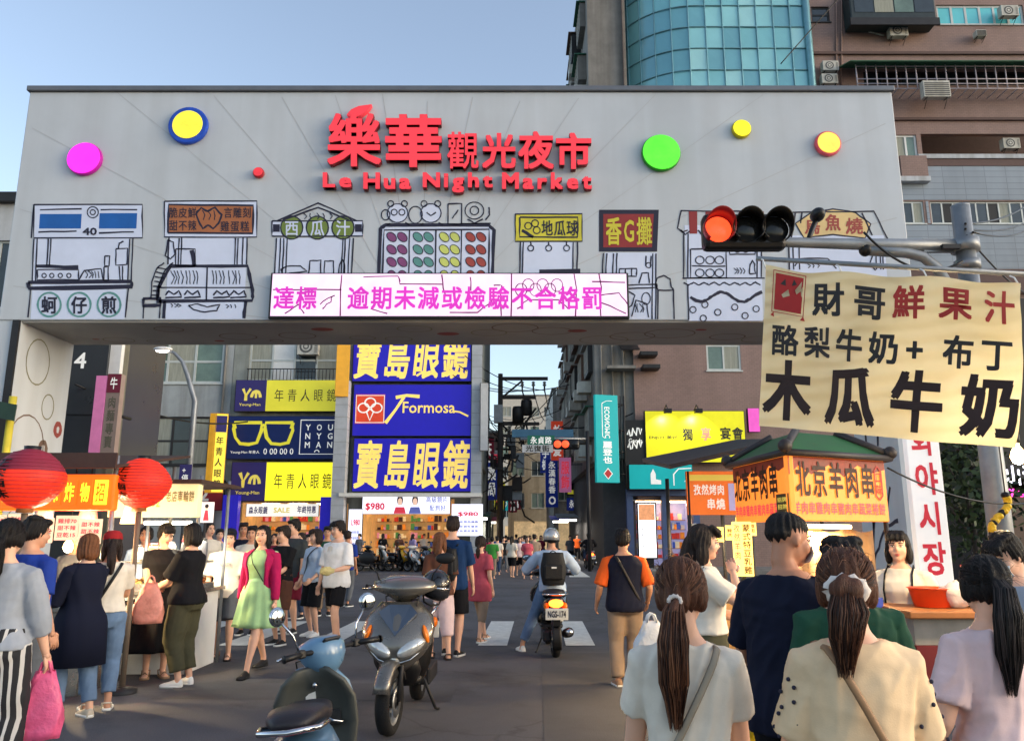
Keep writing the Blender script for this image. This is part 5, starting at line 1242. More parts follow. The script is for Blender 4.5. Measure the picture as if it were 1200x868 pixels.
for i in range(5):
    x = xA+.42+i*.25; z = fr.o.z-.02
    b = MB(); f2 = Frame((x, Y1-.04+.01*(i % 2), z-.26-rnd.uniform(0, .06)), (1, 0, 0), (0, 0, 1), .24, .25); b.slab(f2, rnd.choice((M_paper, M_paper, M_pinkp)), 0, .004)
    for k in range(3): b.text(rnd.choice(('雞排70', '豆乾15', '甜不辣', '米血20', '香菇30')), f2, M_price, .1, .68-k*.28, .9, .88-k*.28, d=.006, bold=.02)
    b.build('price_sheet', st1)
M_food = mat('fried_food', (176, 106, 52), .6, var=.5, vs=14, bump=.6, bs=30); M_pinkf = mat('sausages_pink', (206, 116, 92), .5, var=.3, vs=12)
def tray(label, x, y, z, w, d, m, n, seed, grp=None):
    rnd = random.Random(seed); o = thing('food_tray', label, 'tray', (x, y, z), group=grp)
    b = MB(); b.box2((x-w/2, y-d/2, z), (x+w/2, y+d/2, z+.015), M_steelc)
    for a in ((-w/2, -d/2, -w/2+.01, d/2), (w/2-.01, -d/2, w/2, d/2), (-w/2+.0101, -d/2, w/2-.0101, -d/2+.01), (-w/2+.0101, d/2-.01, w/2-.0101, d/2)): b.box2((x+a[0], y+a[1], z+.0151), (x+a[2], y+a[3], z+.07), M_steelc)
    b.build('pan', o); b = MB()
    for i in range(n): b.ell((x+rnd.uniform(-.42, .42)*w, y+rnd.uniform(-.4, .4)*d, z+.04+rnd.uniform(0, .07)), (rnd.uniform(.025, .055), rnd.uniform(.02, .035), .025), m, Matrix.Rotation(rnd.uniform(0, 3), 3, 'Z'), 8, 5)
    f = b.build('food', o); f['kind'] = 'stuff'
for i in range(4): tray('steel tray heaped with %s on the left stall counter' % ('brown fried pieces', 'pink sausages', 'golden dumplings', 'dark braised pieces', 'orange skewers')[i], xA+.3+i*.37, Y1+.3, .882, .33, .42, (M_food, M_pinkf, mat('dumpling', (226, 186, 120), .6, var=.3), mat('braised', (90, 56, 40), .5, var=.4), mat('skewers', (220, 120, 60), .5, var=.4))[i], 34, i)
p = P(80, 640, Y1+.2); bulb('bare glowing bulb hanging over the left food stall counter', tuple(p), 170, zt-p.z+.1, .05)
# stall 2 behind the second lantern
Y2 = 9.6
st2 = thing('food_stall', 'food stall with cream lit sign behind the women in black', 'stall', (-4.6, 10, 0))
xC, xD = P(128, 600, Y2).x, P(233, 600, Y2).x
M_cream_l = mat('sign_cream_lit', (226, 202, 148), .45, emit=.42, var=.1, vs=2)
fr = Frame((xC, Y2-.05, P(180, 606, Y2).z), (1, 0, 0), (0, 0, 1), xD-xC, P(180, 567, Y2).z-P(180, 606, Y2).z)
b = MB(); b.slab(fr, M_cream_l, -.14, 0); so = b.build('lit_sign', st2, bevel=.015)
b = MB(); b.text('老店車輪餅', fr, mat('sign_text_olive', (132, 116, 70), .5), .64, .45, .96, .8, bold=.02, d=.008); b.text('1972', fr, M_lit_y, .42, .3, .58, .6, d=.008, bold=.02); b.build('lettering', so)
b = MB(); b.box2((xC, Y2+.1, 0), (xD-.05, Y2+1.0, .9), M_white); b.box2((xC-.02, Y2, .902), (xD+.02, Y2+1.05, .95), M_steelc); b.box2((xC, Y2+.2, 1.25), (xD-.05, Y2+.75, 1.28), M_steelc); b.build('counter', st2, bevel=.008)
b = MB()
for x in (xC+.02, xD-.02):
    for y in (Y2+.06, Y2+1.02): b.tube([(x, y, 0), (x, y, 2.3)], .022, M_galv, 8)
b.build('frame_post', st2)
b = MB(); b.box2((xC-.1, Y2-.12, fr.o.z+fr.h+.005), (xD+.05, Y2+1.3, fr.o.z+fr.h+.05), M_tarp); b.build('roof', st2)
b = MB(); b.tube([(xC+.3, Y2+.3, fr.o.z-.06), (xD-.2, Y2+.3, fr.o.z-.06)], .022, mat('tube_light', (255, 244, 220), .4, emit=7, var=0), 8); b.build('tube_lamp', st2)
def arealamp(parent, loc, sx, sy, energy, colr, rot=(0, 0, 0)):
    l = bpy.data.lights.new('tube_light', 'AREA'); l.shape = 'RECTANGLE'; l.size = sx; l.size_y = sy; l.energy = energy*.6; l.color = colr
    o = bpy.data.objects.new('tube_light', l); COL.objects.link(o); o.parent = parent; o.location = V(loc)-parent.location; o.rotation_euler = rot
arealamp(st2, ((xC+xD)/2, Y2+.3, fr.o.z-.1), 1.0, .05, 70, (1, .86, .62))
rnd = random.Random(8)
M_jar = mat('jar_glass', (200, 190, 170), .15, var=.3, vs=8)
for i, lab in enumerate(('pale lidded jar on the cream stall shelf', 'brown sauce jar on the cream stall shelf', 'white paper stack on the cream stall shelf', 'dark kettle on the cream stall shelf', 'tall tin on the cream stall shelf')):
    x = xC+.2+i*.2; o = thing('stall_jar', lab, 'jar', (x, Y2+.4, 1.281)); b = MB()
    b.lathe([(0, 1.281), (.06, 1.281), (.065, 1.3), (.065, 1.42+.02*i), (.05, 1.45+.02*i), (0, 1.45+.02*i)], (M_jar, M_wood, M_white, M_black, M_galv)[i], Matrix.Translation((x, Y2+.4, 0)), 14); b.build('jar_body', o)
    b = MB(); b.lathe([(0, 1.475+.02*i), (.05, 1.472+.02*i), (.055, 1.452+.02*i), (0, 1.452+.02*i)], M_red if i % 2 else M_dark, Matrix.Translation((x, Y2+.4, 0)), 14); b.build('lid', o)
for i, lab in enumerate(('steel tray of golden cakes on the cream stall counter', 'steel tray of brown cakes on the cream stall counter')): tray(lab, xC+.35+i*.55, Y2+.35, .952, .45, .4, (MATS['dumpling'], M_food)[i], 24, 30+i)
o = thing('noodle_poster', 'white poster with a red-dressed figure at the right of the cream stall sign', 'poster', tuple(P(238, 612, 11.5)))
fr = rect(231, 588, 250, 612, 11.5); b = MB(); b.slab(fr, mat('poster_white', (236, 226, 226), .5, emit=.3), -.02, 0); b.build('poster_board', o)
b = MB(); b.fill([(.4, .1), (.75, .1), (.66, .6), (.5, .6)], fr, M_price, .004); b.fill(circ(.58, .72, .1, .13), fr, M_skin0, .005); b.fill(circ(.58, .8, .12, .1), fr, M_hair0, .0055); b.build('poster_print', o)
b = MB(); b.tube([fr(.5, .9, -.03), (fr(.5, 0).x, 11.53, 0)], .02, M_dark); b.build('stand_pole', o)
# red lanterns
M_lan = mat('lantern_red', (196, 34, 26), .6, emit=.26, ecol=(240, 58, 24), var=.35, vs=4, bump=.4, bs=26); M_lantop = mat('lantern_dull_red', (128, 36, 56), .6, emit=.05, var=.2)
def lantern(label, px, py, Y, r, dull, poleto):
    c = P(px, py, Y); o = thing('paper_lantern', label, 'lantern', (c.x, Y, c.z-r))
    prof = []
    for i in range(17):
        a = -1+2*i/16; z = a*r*.86; rr = r*(1-abs(a)**1.75)**.62*.98+.16*r*(abs(a)**4)
        prof.append((max(rr, r*.2) + (.012*r if i % 2 else 0), z))
    b = MB(); T = Matrix.Translation(c); k = 11 if dull else 17
    b.lathe(prof[:k], M_lan, T, 28)
    if dull: b.lathe(prof[k-1:], M_lantop, T, 28)
    b.build('lantern_body', o)
    b = MB(); b.lathe([(r*.22, r*.84), (r*.23, r*.95), (0, r*.95)], M_black, T, 16); b.lathe([(r*.23, -r*.84), (r*.24, -r*.97), (0, -r*.97)], M_wood, T, 16); b.build('rim', o)
    def lm(s, t, d=0):
        a = R(-136)+s*R(46); z = (-.62+t*1.2)*r; q = abs(z/(r*.86)); rr = r*(1-q**1.75)**.62+.16*r*q**4+.012*r+.006
        return c+V((rr*math.cos(a), rr*math.sin(a), z))
    b = MB(); b.text('正宗滷味', lm, M_black, .05, .02, .95, .98, vert=True, bold=.03); b.build('lettering', o)
    b = MB()
    for i in range(1, 16): z = prof[i][1]; b.tube([c+V(((prof[i][0]+.002)*math.cos(a), (prof[i][0]+.002)*math.sin(a), z)) for a in [j*2*math.pi/28 for j in range(29)]], .0025, M_lantop, 4, False)
    b.build('ribs', o)
    return c
c1 = lantern('larger red paper lantern with dull purple top at the left edge', 34, 561, 7.6, .33, True, 0)
c2 = lantern('bright red paper lantern on a pole before the cream stall sign', 166, 566, 8.6, .31, False, 0)
for c, r, lab in ((c1, .33, 'wooden pole carrying the larger dull-topped lantern'), (c2, .31, 'grey wooden pole carrying the bright red lantern')):
    o = thing('lantern_pole', lab, 'pole', (c.x, c.y, 0)); b = MB(); b.tube([(c.x, c.y, 0), (c.x, c.y, c.z-r*.98)], .03, mat('pole_wood', (112, 98, 84), .7, var=.25), 8); b.build('shaft', o)
    b = MB(); b.lathe([(.15, 0), (.15, .04), (.04, .07), (0, .07)], M_dark, Matrix.Translation((c.x, c.y, 0)), 16); b.build('base', o)
b = MB(); a = P(20, 480, 9.6); 
o = thing('awning_corner', 'dark green awning corner with yellow post at the far left edge', 'awning', (a.x-1.2, 9.6, 0))
c = P(33, 468, 9.6); b.add([(c.x-2.4, 9.4, c.z+.35), (c.x, 9.4, c.z-.12), (c.x*1.17, 11, c.z+.1), (c.x-2.4, 11, c.z+.6)], [(0, 1, 2, 3)], mat('awning_green', (38, 62, 52), .6, var=.2)); b.quad((c.x-2.4, 9.38, c.z+.15), (c.x, 9.38, c.z-.3), (c.x, 9.395, c.z-.1), (c.x-2.4, 9.395, c.z+.36), MATS['awning_green']); b.build('canvas', o, solid=.02)
b = MB(); x = P(11, 500, 9.5).x; b.tube([(x, 9.5, 0), (x, 9.5, c.z+.02)], .045, mat('post_yellow', (196, 180, 60), .5, var=.2), 8); b.build('post', o)
# motorised sticks of the pink paper stand
# ------------------------------------------------------------------ right: lamb skewer cart
M_cartor = mat('cart_sign_orange', (226, 122, 40), .45, emit=.5, var=.35, vs=2.5); M_cartfl = mat('cart_sign_flame', (120, 40, 24), .5, var=.4, vs=6, emit=.08); M_roofg = mat('roof_green', (38, 88, 50), .55, var=.2); M_eave = mat('roof_tile_dark', (52, 48, 50), .5, var=.2)
K0 = P(928, 610, 6.6); K1 = P(1043, 612, 7.15); K2 = P(862, 604, 7.9)
zs0 = K0.z; zs1 = P(928, 533, 6.6).z
A0 = V((K0.x, K0.y, 0)); A1 = V((K1.x, K1.y, 0)); A2 = V((K2.x, K2.y, 0)); A3 = A1 + A2 - A0
ct = thing('skewer_cart', 'lamb skewer cart with green tiled roof and orange sign boards on two sides', 'cart', tuple((A0+A3)/2))
f1 = Frame(A0+V((0, 0, zs0)), A1-A0, (0, 0, 1), (A1-A0).length, zs1-zs0); f2 = Frame(A2+V((0, 0, zs0)), A0-A2, (0, 0, 1), (A0-A2).length, zs1-zs0)
for f, nm in ((f1, 1), (f2, 2)):
    b = MB(); b.slab(f, M_cartor, -.05, 0, .0, 0, .998, 1); so = b.build('sign_board', ct, bevel=.008)
    b = MB(); b.fill([(0, .99), (.99, .99), (.99, .85), (.85, .78), (.7, .9), (.55, .7), (.4, .88), (.22, .72), (.1, .85), (0, .7)], f, M_cartfl, .003)
    for i, ch in enumerate('北京羊肉串'): b.text(ch, f, mat('cart_ink', (54, 26, 16), .6), (.05 if nm == 1 else .02)+i*.165, .36, (.205 if nm == 1 else .18)+i*.165, .94, bold=.03, d=.007)
    b.text('羊肉串雞肉串豬肉串蔬菜捲餅', f, M_price, .02, .1, .96, .3, bold=.02, d=.006)
    if nm == 1:
        b.stroke([(.87, .42), (.87, .82), (.905, .9), (.94, .82), (.94, .42), (.905, .35)], f, M_brd, .02, .008, True); b.text('口味', f, M_brd, .875, .42, .935, .82, vert=True, bold=.02, d=.009)
    else:
        b.slab(f, mat('menu_dark', (72, 62, 34), .6), .004, .012, .8, .04, .99, .42)
        for i in range(3): b.text('招牌', f, M_yt, .82, .07+i*.11, .97, .15+i*.11, d=.014)
    b.build('lettering', so)
b = MB()
for a in (A0, A1, A2, A3):
    q = a+(ct.location-a)*.05; q.z = 0
    b.tube([q, q+V((0, 0, zs1))], .022, M_dark, 8)
b.build('frame_post', ct)
ctr = (A0+A3)/2
def ex(a, k): return V(((a.x-ctr.x)*k+ctr.x, (a.y-ctr.y)*k+ctr.y, 0))
b = MB(); lo = [ex(a, 1.08)+V((0, 0, zs1+.02)) for a in (A0, A1, A3, A2)]; hi = [ex(a, .42)+V((0, 0, zs1+.25)) for a in (A0, A1, A3, A2)]
md = [ex(a, .8)+V((0, 0, zs1+.12)) for a in (A0, A1, A3, A2)]
for i in range(4): j = (i+1) % 4; b.quad(lo[i], lo[j], md[j], md[i], M_roofg); b.quad(md[i], md[j], hi[j], hi[i], M_roofg)
b.quad(*hi, M_roofg); b.build('roof', ct, solid=.02)
b = MB()
for i in range(4):
    j = (i+1) % 4; b.tube([lo[i]+V((0, 0, .0)), lo[j]+V((0, 0, .0))], .03, M_eave, 8)
    b.tube([lo[i]+V((0, 0, .03)), md[i]+V((0, 0, .03)), hi[i]+V((0, 0, .03))], .035, M_eave, 8); b.ell(lo[i]+V((0, 0, .05)), (.06, .06, .06), M_eave, None, 12, 8)
b.build('eave_tiles', ct)
M_cloth = mat('cart_drape', (140, 108, 74), .7, var=.25, vs=3, bump=.3, bs=10)
b = MB(); rows = []
for j in range(9):
    t = j/8; row = []
    for i in range(25):
        s = .08+.9*i/24; z = zs0-.04-.05*abs(math.sin(s*9))-(t)*(.92)
        row.append(A0.lerp(A1, s)+(A3-A1)*.22+V((0, 0, z))+(A2-A0).normalized()*(.02*math.sin(s*38)*(1-t*.3)))
    rows.append(row)
b.loft(rows, M_cloth, False, True, False); b.build('cloth_drape', ct)
M_cartb = mat('cart_body', (176, 140, 96), .5, var=.2)
b = MB(); q = [ex(a, .92) for a in (A0, A1, A3, A2)]
b.add([p+V((0, 0, .25)) for p in q]+[p+V((0, 0, .95)) for p in q], [(0, 1, 5, 4), (1, 2, 6, 5), (2, 3, 7, 6), (3, 0, 4, 7), (4, 5, 6, 7), (3, 2, 1, 0)], M_cartb); b.build('cart_body', ct)
q2 = [ex(a, 1.05) for a in (A0, A1, A3, A2)]
b = MB(); b.add([p+V((0, 0, .955)) for p in q2]+[p+V((0, 0, 1.0)) for p in q2], [(0, 1, 5, 4), (1, 2, 6, 5), (2, 3, 7, 6), (3, 0, 4, 7), (4, 5, 6, 7), (3, 2, 1, 0)], M_wood); b.build('counter_top', ct)
for s in (0, 1):
    b = MB(); p = A0.lerp(A1, .5)+(A2-A0)*(.2+.6*s); b.lathe([(.1, -.04), (.24, -.04), (.24, .04), (.1, .04)], M_black, Matrix.Translation((p.x, p.y, .24)) @ Matrix.Rotation(math.pi/2, 4, 'Y'), 20); b.build('wheel', ct)
tp = P(970, 617, 6.95); b = MB(); b.tube([P(944, 616, 6.85)+V((0, .1, 0)), P(1002, 617, 7.1)+V((0, .1, 0))], .018, mat('tube_warm', (255, 226, 160), .4, emit=7, var=0), 8); b.build('tube_lamp', ct)
arealamp(ct, (tp.x, tp.y+.1, tp.z-.04), .5, .05, 62, (1, .74, .4)); arealamp(ct, (A0.lerp(A2, .55).x+.1, A0.lerp(A2, .55).y, zs0-.06), .5, .06, 62, (1, .7, .36))
# lit menu boards on the cart's left side and the next stall
M_menu = mat('menu_lit', (255, 222, 110), .4, emit=.8, var=.12, vs=4); M_mtx = mat('menu_text', (140, 60, 24), .5)
o = thing('menu_board', 'upright lit yellow menu board with brown characters left of the lamb skewer cart', 'sign', tuple(P(869, 676, 6.9)))
fr = rect(859, 611, 881, 675, 6.9); fr = Frame(fr.o, (1, -.25, 0), (0, 0, 1), fr.w, fr.h)
b = MB(); b.slab(fr, M_menu, -.05, 0); b.build('board', o, bevel=.006); b = MB(); b.text('蒙式特豆乳雞', fr, M_mtx, .52, .04, .94, .96, vert=True, bold=.02); b.text('孜然羊肉', fr, M_price, .08, .3, .4, .96, vert=True, bold=.01); b.build('lettering', o)
b = MB(); b.tube([fr(.5, 0, -.03), V((fr(.5, 0, -.03).x, fr(.5, 0, -.03).y, 0))], .018, M_dark); b.build('stand_pole', o)
NY = 8.8
ns = thing('food_stall', 'brown-roofed stall with small menu cards just left of the skewer cart', 'stall', tuple(P(832, 700, NY).xy)+(0,))
b = MB(); xa_, xb_ = P(806, 600, NY).x, P(880, 600, NY).x; z0 = P(830, 603, NY).z; z1 = P(830, 552, NY).z
fr = Frame((xa_, NY, z0), (1, .0, 0), (0, 0, 1), xb_-xa_, z1-z0); b.slab(fr, mat('stall_sign_brown', (186, 92, 36), .5, emit=.4, var=.2), -.05, 0); so = b.build('sign_board', ns)
b = MB(); b.slab(fr, M_yt, .003, .01, .05, .78, .9, .92); b.text('孜然烤肉', fr, M_wht, .1, .45, .6, .7, bold=.03, d=.008); b.text('串燒', fr, M_wht, .3, .12, .6, .38, bold=.03, d=.008); b.slab(fr, M_cold, .003, .01, .66, .1, .95, .72); b.build('lettering', so)
b = MB(); b.add([(xa_-.25, NY-.35, z1+.02), (xb_+.3, NY-.35, z1+.3), (xb_+.3, NY+1.4, z1+.5), (xa_-.25, NY+1.4, z1+.25)], [(0, 1, 2, 3)], M_eave); b.build('roof', ns, solid=.05)
b = MB()
for x in (xa_+.02, xb_):
    for y in (NY+.02, NY+1.2): b.tube([(x, y, 0), (x, y, z1)], .025, M_dark, 8)
b.build('frame_post', ns)
b = MB(); b.box2((xa_, NY+.1, 0), (xb_, NY+1.1, .9), M_cartb); b.box2((xa_-.05, NY+.02, .902), (xb_+.05, NY+1.15, .95), M_wood); b.build('counter', ns)
rnd = random.Random(5); 
for i in range(6):
    b = MB(); f2 = Frame((xa_+.04+i*.12, NY-.01, z0-.18-rnd.uniform(0, .12)), (1, 0, 0), (0, 0, 1), .1, .16); b.slab(f2, rnd.choice((M_menu, M_paper, M_white)), 0, .004); b.text(rnd.choice(('羊肉', '雞翅', '豬肉')), f2, M_mtx, .15, .2, .85, .8, vert=True, bold=.02, d=.006); b.build('menu_card', ns)
arealamp(ns, ((xa_+xb_)/2, NY+.5, z0+.1), .5, .05, 50, (1, .7, .36))
b = MB(); b.tube([(xa_+.1, NY+.5, z0+.13), (xb_-.1, NY+.5, z0+.13)], .018, MATS['tube_warm'], 8); b.build('tube_lamp', ns)
# juice counter on the right
JY = 5.4
jc = thing('juice_counter', 'wooden topped juice counter with grey and dark red front beside the upright board', 'counter', (P(1150, 800, JY).x, JY+.4, 0))
xj = P(1066, 720, JY).x; zc = P(1100, 716, JY).z
b = MB(); b.box2((xj, JY, zc-.05), (xj+2.4, JY+.8, zc), M_wood); b.build('counter_top', jc, bevel=.01)
b = MB(); b.box2((xj+.05, JY+.06, zc-.22), (xj+2.3, JY+.74, zc-.052), mat('counter_grey', (140, 138, 134), .5, var=.2, streak=True)); b.box2((xj+.05, JY+.05, zc-.5), (xj+2.3, JY+.72, zc-.222), mat('counter_dark_red', (112, 30, 34), .5, var=.2, streak=True)); b.build('front_panel', jc)
b = MB()
for x in (xj+.1, xj+.8, xj+1.5, xj+2.2):
    for y in (JY+.1, JY+.68): b.tube([(x, y, 0), (x, y, zc-.5)], .025, M_galv, 8)
b.box2((xj+.08, JY+.08, .25), (xj+2.25, JY+.7, .28), M_galv); b.build('leg', jc)
o = thing('plastic_basket', 'bright orange-red plastic basket on the juice counter by the upright board', 'basket', (P(1094, 712, JY+.3).x, JY+.3, zc))
M_bask = mat('basket_orange', (226, 76, 34), .4, var=.08)
b = MB(); b.lathe([(0, .004), (.1, .004), (.125, .13), (.135, .135), (.118, .12), (.095, .012), (0, .012)], M_bask, Matrix.Translation((o.location.x, o.location.y, zc)) @ Matrix.Diagonal((1.25, 1, 1, 1)), 24); b.build('basin', o)
M_poly = mat('plastic_film', (226, 216, 214), .2, var=.2, vs=9, bump=.8, bs=14, alpha=.75)
b = MB(); b.ell((P(1122, 704, JY+.25).x, JY+.25, zc+.085), (.12, .1, .09), M_poly, None, 18, 12)
me = b.build('plastic_bag', label='crumpled clear plastic bag on the juice counter right of the orange basket', cat='bag')
for v in me.data.vertices: v.co += v.co.normalized()*noise.noise(v.co*22)*.04
for i, (px, m, lab) in enumerate(((1150, mat('bottle_yellow', (200, 170, 50), .3), 'squat yellow juice jar on the right counter'), (1172, mat('bottle_amber', (170, 110, 40), .3), 'amber juice jar on the right counter beside the masked person'), (1140, M_steelc, 'steel cup stack on the right counter'))):
    x = P(px, 705, JY+.35).x; o = thing('juice_jar', lab, 'jar', (x, JY+.35, zc)); b = MB()
    b.lathe([(0, 0), (.06, 0), (.07, .02), (.07, .2), (.05, .24), (.05, .26), (0, .26)], m, Matrix.Translation((x, JY+.35, zc)), 16); b.build('jar_body', o)
    b = MB(); b.lathe([(0, .29), (.055, .285), (.055, .262), (0, .262)], M_red, Matrix.Translation((x, JY+.35, zc)), 16); b.build('lid', o)
# yellow twisted garland and dark shrub behind the banner
o = thing('fruit_garland', 'yellow plastic fruit garland hanging from a hook below the banner at the right', 'garland', tuple(P(1168, 640, 7.4)))
b = MB(); rnd = random.Random(6)
for i in range(26):
    t = i/25; p = P(1178-18*t+6*math.sin(t*9), 580+68*t, 7.4); b.ell(p, (.035, .035, .05), mat('garland_yellow', (214, 178, 44), .4, var=.2) if i % 4 else M_black, Matrix.Rotation(rnd.uniform(0, 2), 3, 'X'), 8, 6)
b.build('strand', o)
b = MB(); p = P(1178, 580, 7.4); b.tube([p, p+V((0, .0, 1.0))], .006, M_dark, 5); b.build('hook_cord', o)
def leafy(name, label, base, h, r, n, seed, m, trunk=.07, cat='tree'):
    o = thing(name, label, cat, base); rnd = random.Random(seed); b = MB(); bx, by, bz = base
    b.tube([(bx, by, bz), (bx+.05, by, bz+h*.4), (bx, by, bz+h*.8)], [trunk, trunk*.7, trunk*.3], M_pole, 8)
    for i in range(7):
        a = rnd.uniform(0, 6.3); z = bz+h*rnd.uniform(.4, .75); b.tube([(bx, by, z), (bx+math.cos(a)*r*.7, by+math.sin(a)*r*.7, z+h*.15)], [trunk*.4, .01], M_pole, 6)
    b.build('trunk', o); b = MB()
    for i in range(n):
        u = V((rnd.gauss(0, 1), rnd.gauss(0, 1), rnd.gauss(0, 1))).normalized(); k = rnd.uniform(.35, 1); c = V((bx, by, bz+h*.68))+V((u.x*r*k, u.y*r*k, u.z*h*.36*k))*(1+.35*noise.noise(u*2.3+V((seed, 0, 0))))
        t = V((rnd.gauss(0, 1), rnd.gauss(0, 1), rnd.gauss(0, 1))).normalized()*.07; s = t.cross(u).normalized()*.035
        b.add([c-t, c+s, c+t, c-s], [(0, 1, 2, 3)], m[i % len(m)])
    b.build('crown', o)
LV = [mat('leaf_a', (40, 58, 34), .6), mat('leaf_b', (56, 74, 42), .6), mat('leaf_c', (30, 44, 30), .6)]
leafy('potted_tree', 'dark leafy street tree between the upright board and the pole at the right', (P(1140, 640, 12).x, 12, 0), 3.4, .75, 1500, 2, LV)

# clutter of the left stall
for i, (m, lab) in enumerate(((M_red, 'red sauce bottle on the left stall counter'), (mat('bottle_brown', (70, 40, 24), .3), 'brown sauce bottle on the left stall counter'), (M_white, 'white sauce bottle on the left stall counter'))):
    x = xA+1.55+i*.1; y = Y1+.2; o = thing('sauce_bottle', lab, 'bottle', (x, y, .881)); T = Matrix.Translation((x, y, .881))
    b = MB(); b.lathe([(0, 0), (.033, 0), (.035, .02), (.035, .13), (.014, .17), (.012, .2), (0, .2)], m, T, 14); b.build('bottle_body', o)
    b = MB(); b.lathe([(0, .225), (.014, .222), (.015, .202), (0, .202)], M_black, T, 12); b.build('cap', o)
for i in range(3):
    x = xA+.6+i*.5; z = zt-.05; o = thing('bag_bundle', ('bundle of pale plastic bags hanging at the far left of the stall', 'bundle of pink plastic bags hanging in the middle of the stall', 'bundle of red-striped plastic bags hanging near the bare bulb')[i], 'bags', (x, Y1+.7, z-.5))
    b = MB(); rows = [[V((x+(.04+.07*t)*math.cos(a)*(1+.25*math.sin(a*5+i)), Y1+.7+(.02+.03*t)*math.sin(a), z-.1-.4*t)) for a in [j*2*math.pi/16 for j in range(16)]] for t in (0, .3, .7, 1)]
    b.loft(rows, (M_poly, M_pinkp, M_paper)[i]); b.build('bag_stack', o); b = MB(); b.tube([(x, Y1+.7, z-.1), (x, Y1+.7, z+.12)], .006, M_dark, 5); b.build('hook', o)
# ------------------------------------------------------------------ people
def remesh(mb, voxel, name, parent, disp=None, smooth=3, extra=None, label=None):
    """fuse the closed shapes of mb into one continuous skin, smooth it, optionally displace it, append 'extra' shapes"""
    me = bpy.data.meshes.new('tmp'); me.from_pydata(mb.v, [], mb.f); me.update()
    o = bpy.data.objects.new('tmp', me); COL.objects.link(o)
    md = o.modifiers.new('r', 'REMESH'); md.mode = 'VOXEL'; md.voxel_size = voxel; md.use_smooth_shade = True
    ms = o.modifiers.new('s', 'SMOOTH'); ms.iterations = smooth; ms.factor = .5
    dg = bpy.context.evaluated_depsgraph_get(); dg.update()
    em = o.evaluated_get(dg).to_mesh()
    vs = [v.co.copy() for v in em.vertices]; ns = [v.normal.copy() for v in em.vertices] if disp else None
    fs = [tuple(p.vertices) for p in em.polygons]
    o.evaluated_get(dg).to_mesh_clear(); bpy.data.objects.remove(o); bpy.data.meshes.remove(me)
    if disp: vs = [v + n*disp(v) for v, n in zip(vs, ns)]
    out = MB(); out.add(vs, fs, mb.ms[0], True)
    if extra:
        off = len(out.v); out.v += extra.v; ids = [out.mid(m) for m in extra.ms]
        out.f += [tuple(k+off for k in f) for f in extra.f]; out.mi += [ids[i] for i in extra.mi]; out.sm += extra.sm
    return out.build(name, parent, world=False, label=label)
def ik(a, c, l1, l2, pole):
    d = c-a; L = min(d.length, (l1+l2)*.999); u = d.normalized(); c2 = a+u*L
    x = (l1*l1-l2*l2+L*L)/(2*L); h = math.sqrt(max(0, l1*l1-x*x))
    p = V(pole); p = (p-u*p.dot(u)).normalized()
    return a+u*x+p*h, c2
FAB = {}
def fab(name, col, var=.12, rough=.85, **k):
    return mat('cloth_'+name, col, rough, var=var, vs=5, bump=.08, bs=220, spec=.2, **k)
def skin(tone): return mat('skin_%d' % tone, [(226, 176, 148), (206, 152, 122), (188, 132, 102)][tone], .5, var=.06, vs=8, spec=.35)
def hairm(n): return mat('hair_'+n, {'black': (22, 19, 20), 'brown': (84, 50, 34), 'dark': (40, 29, 26), 'chestnut': (112, 70, 44)}[n], .5, var=.45, vs=22, bump=.5, bs=60, stretch=(6, 6, .7), spec=.3)
M_eyew = mat('eye_white', (230, 226, 220), .3, var=0); M_iris = mat('eye_dark', (30, 20, 16), .2, var=0); M_lip = mat('lips', (176, 92, 88), .45, var=.05)
STAR = []
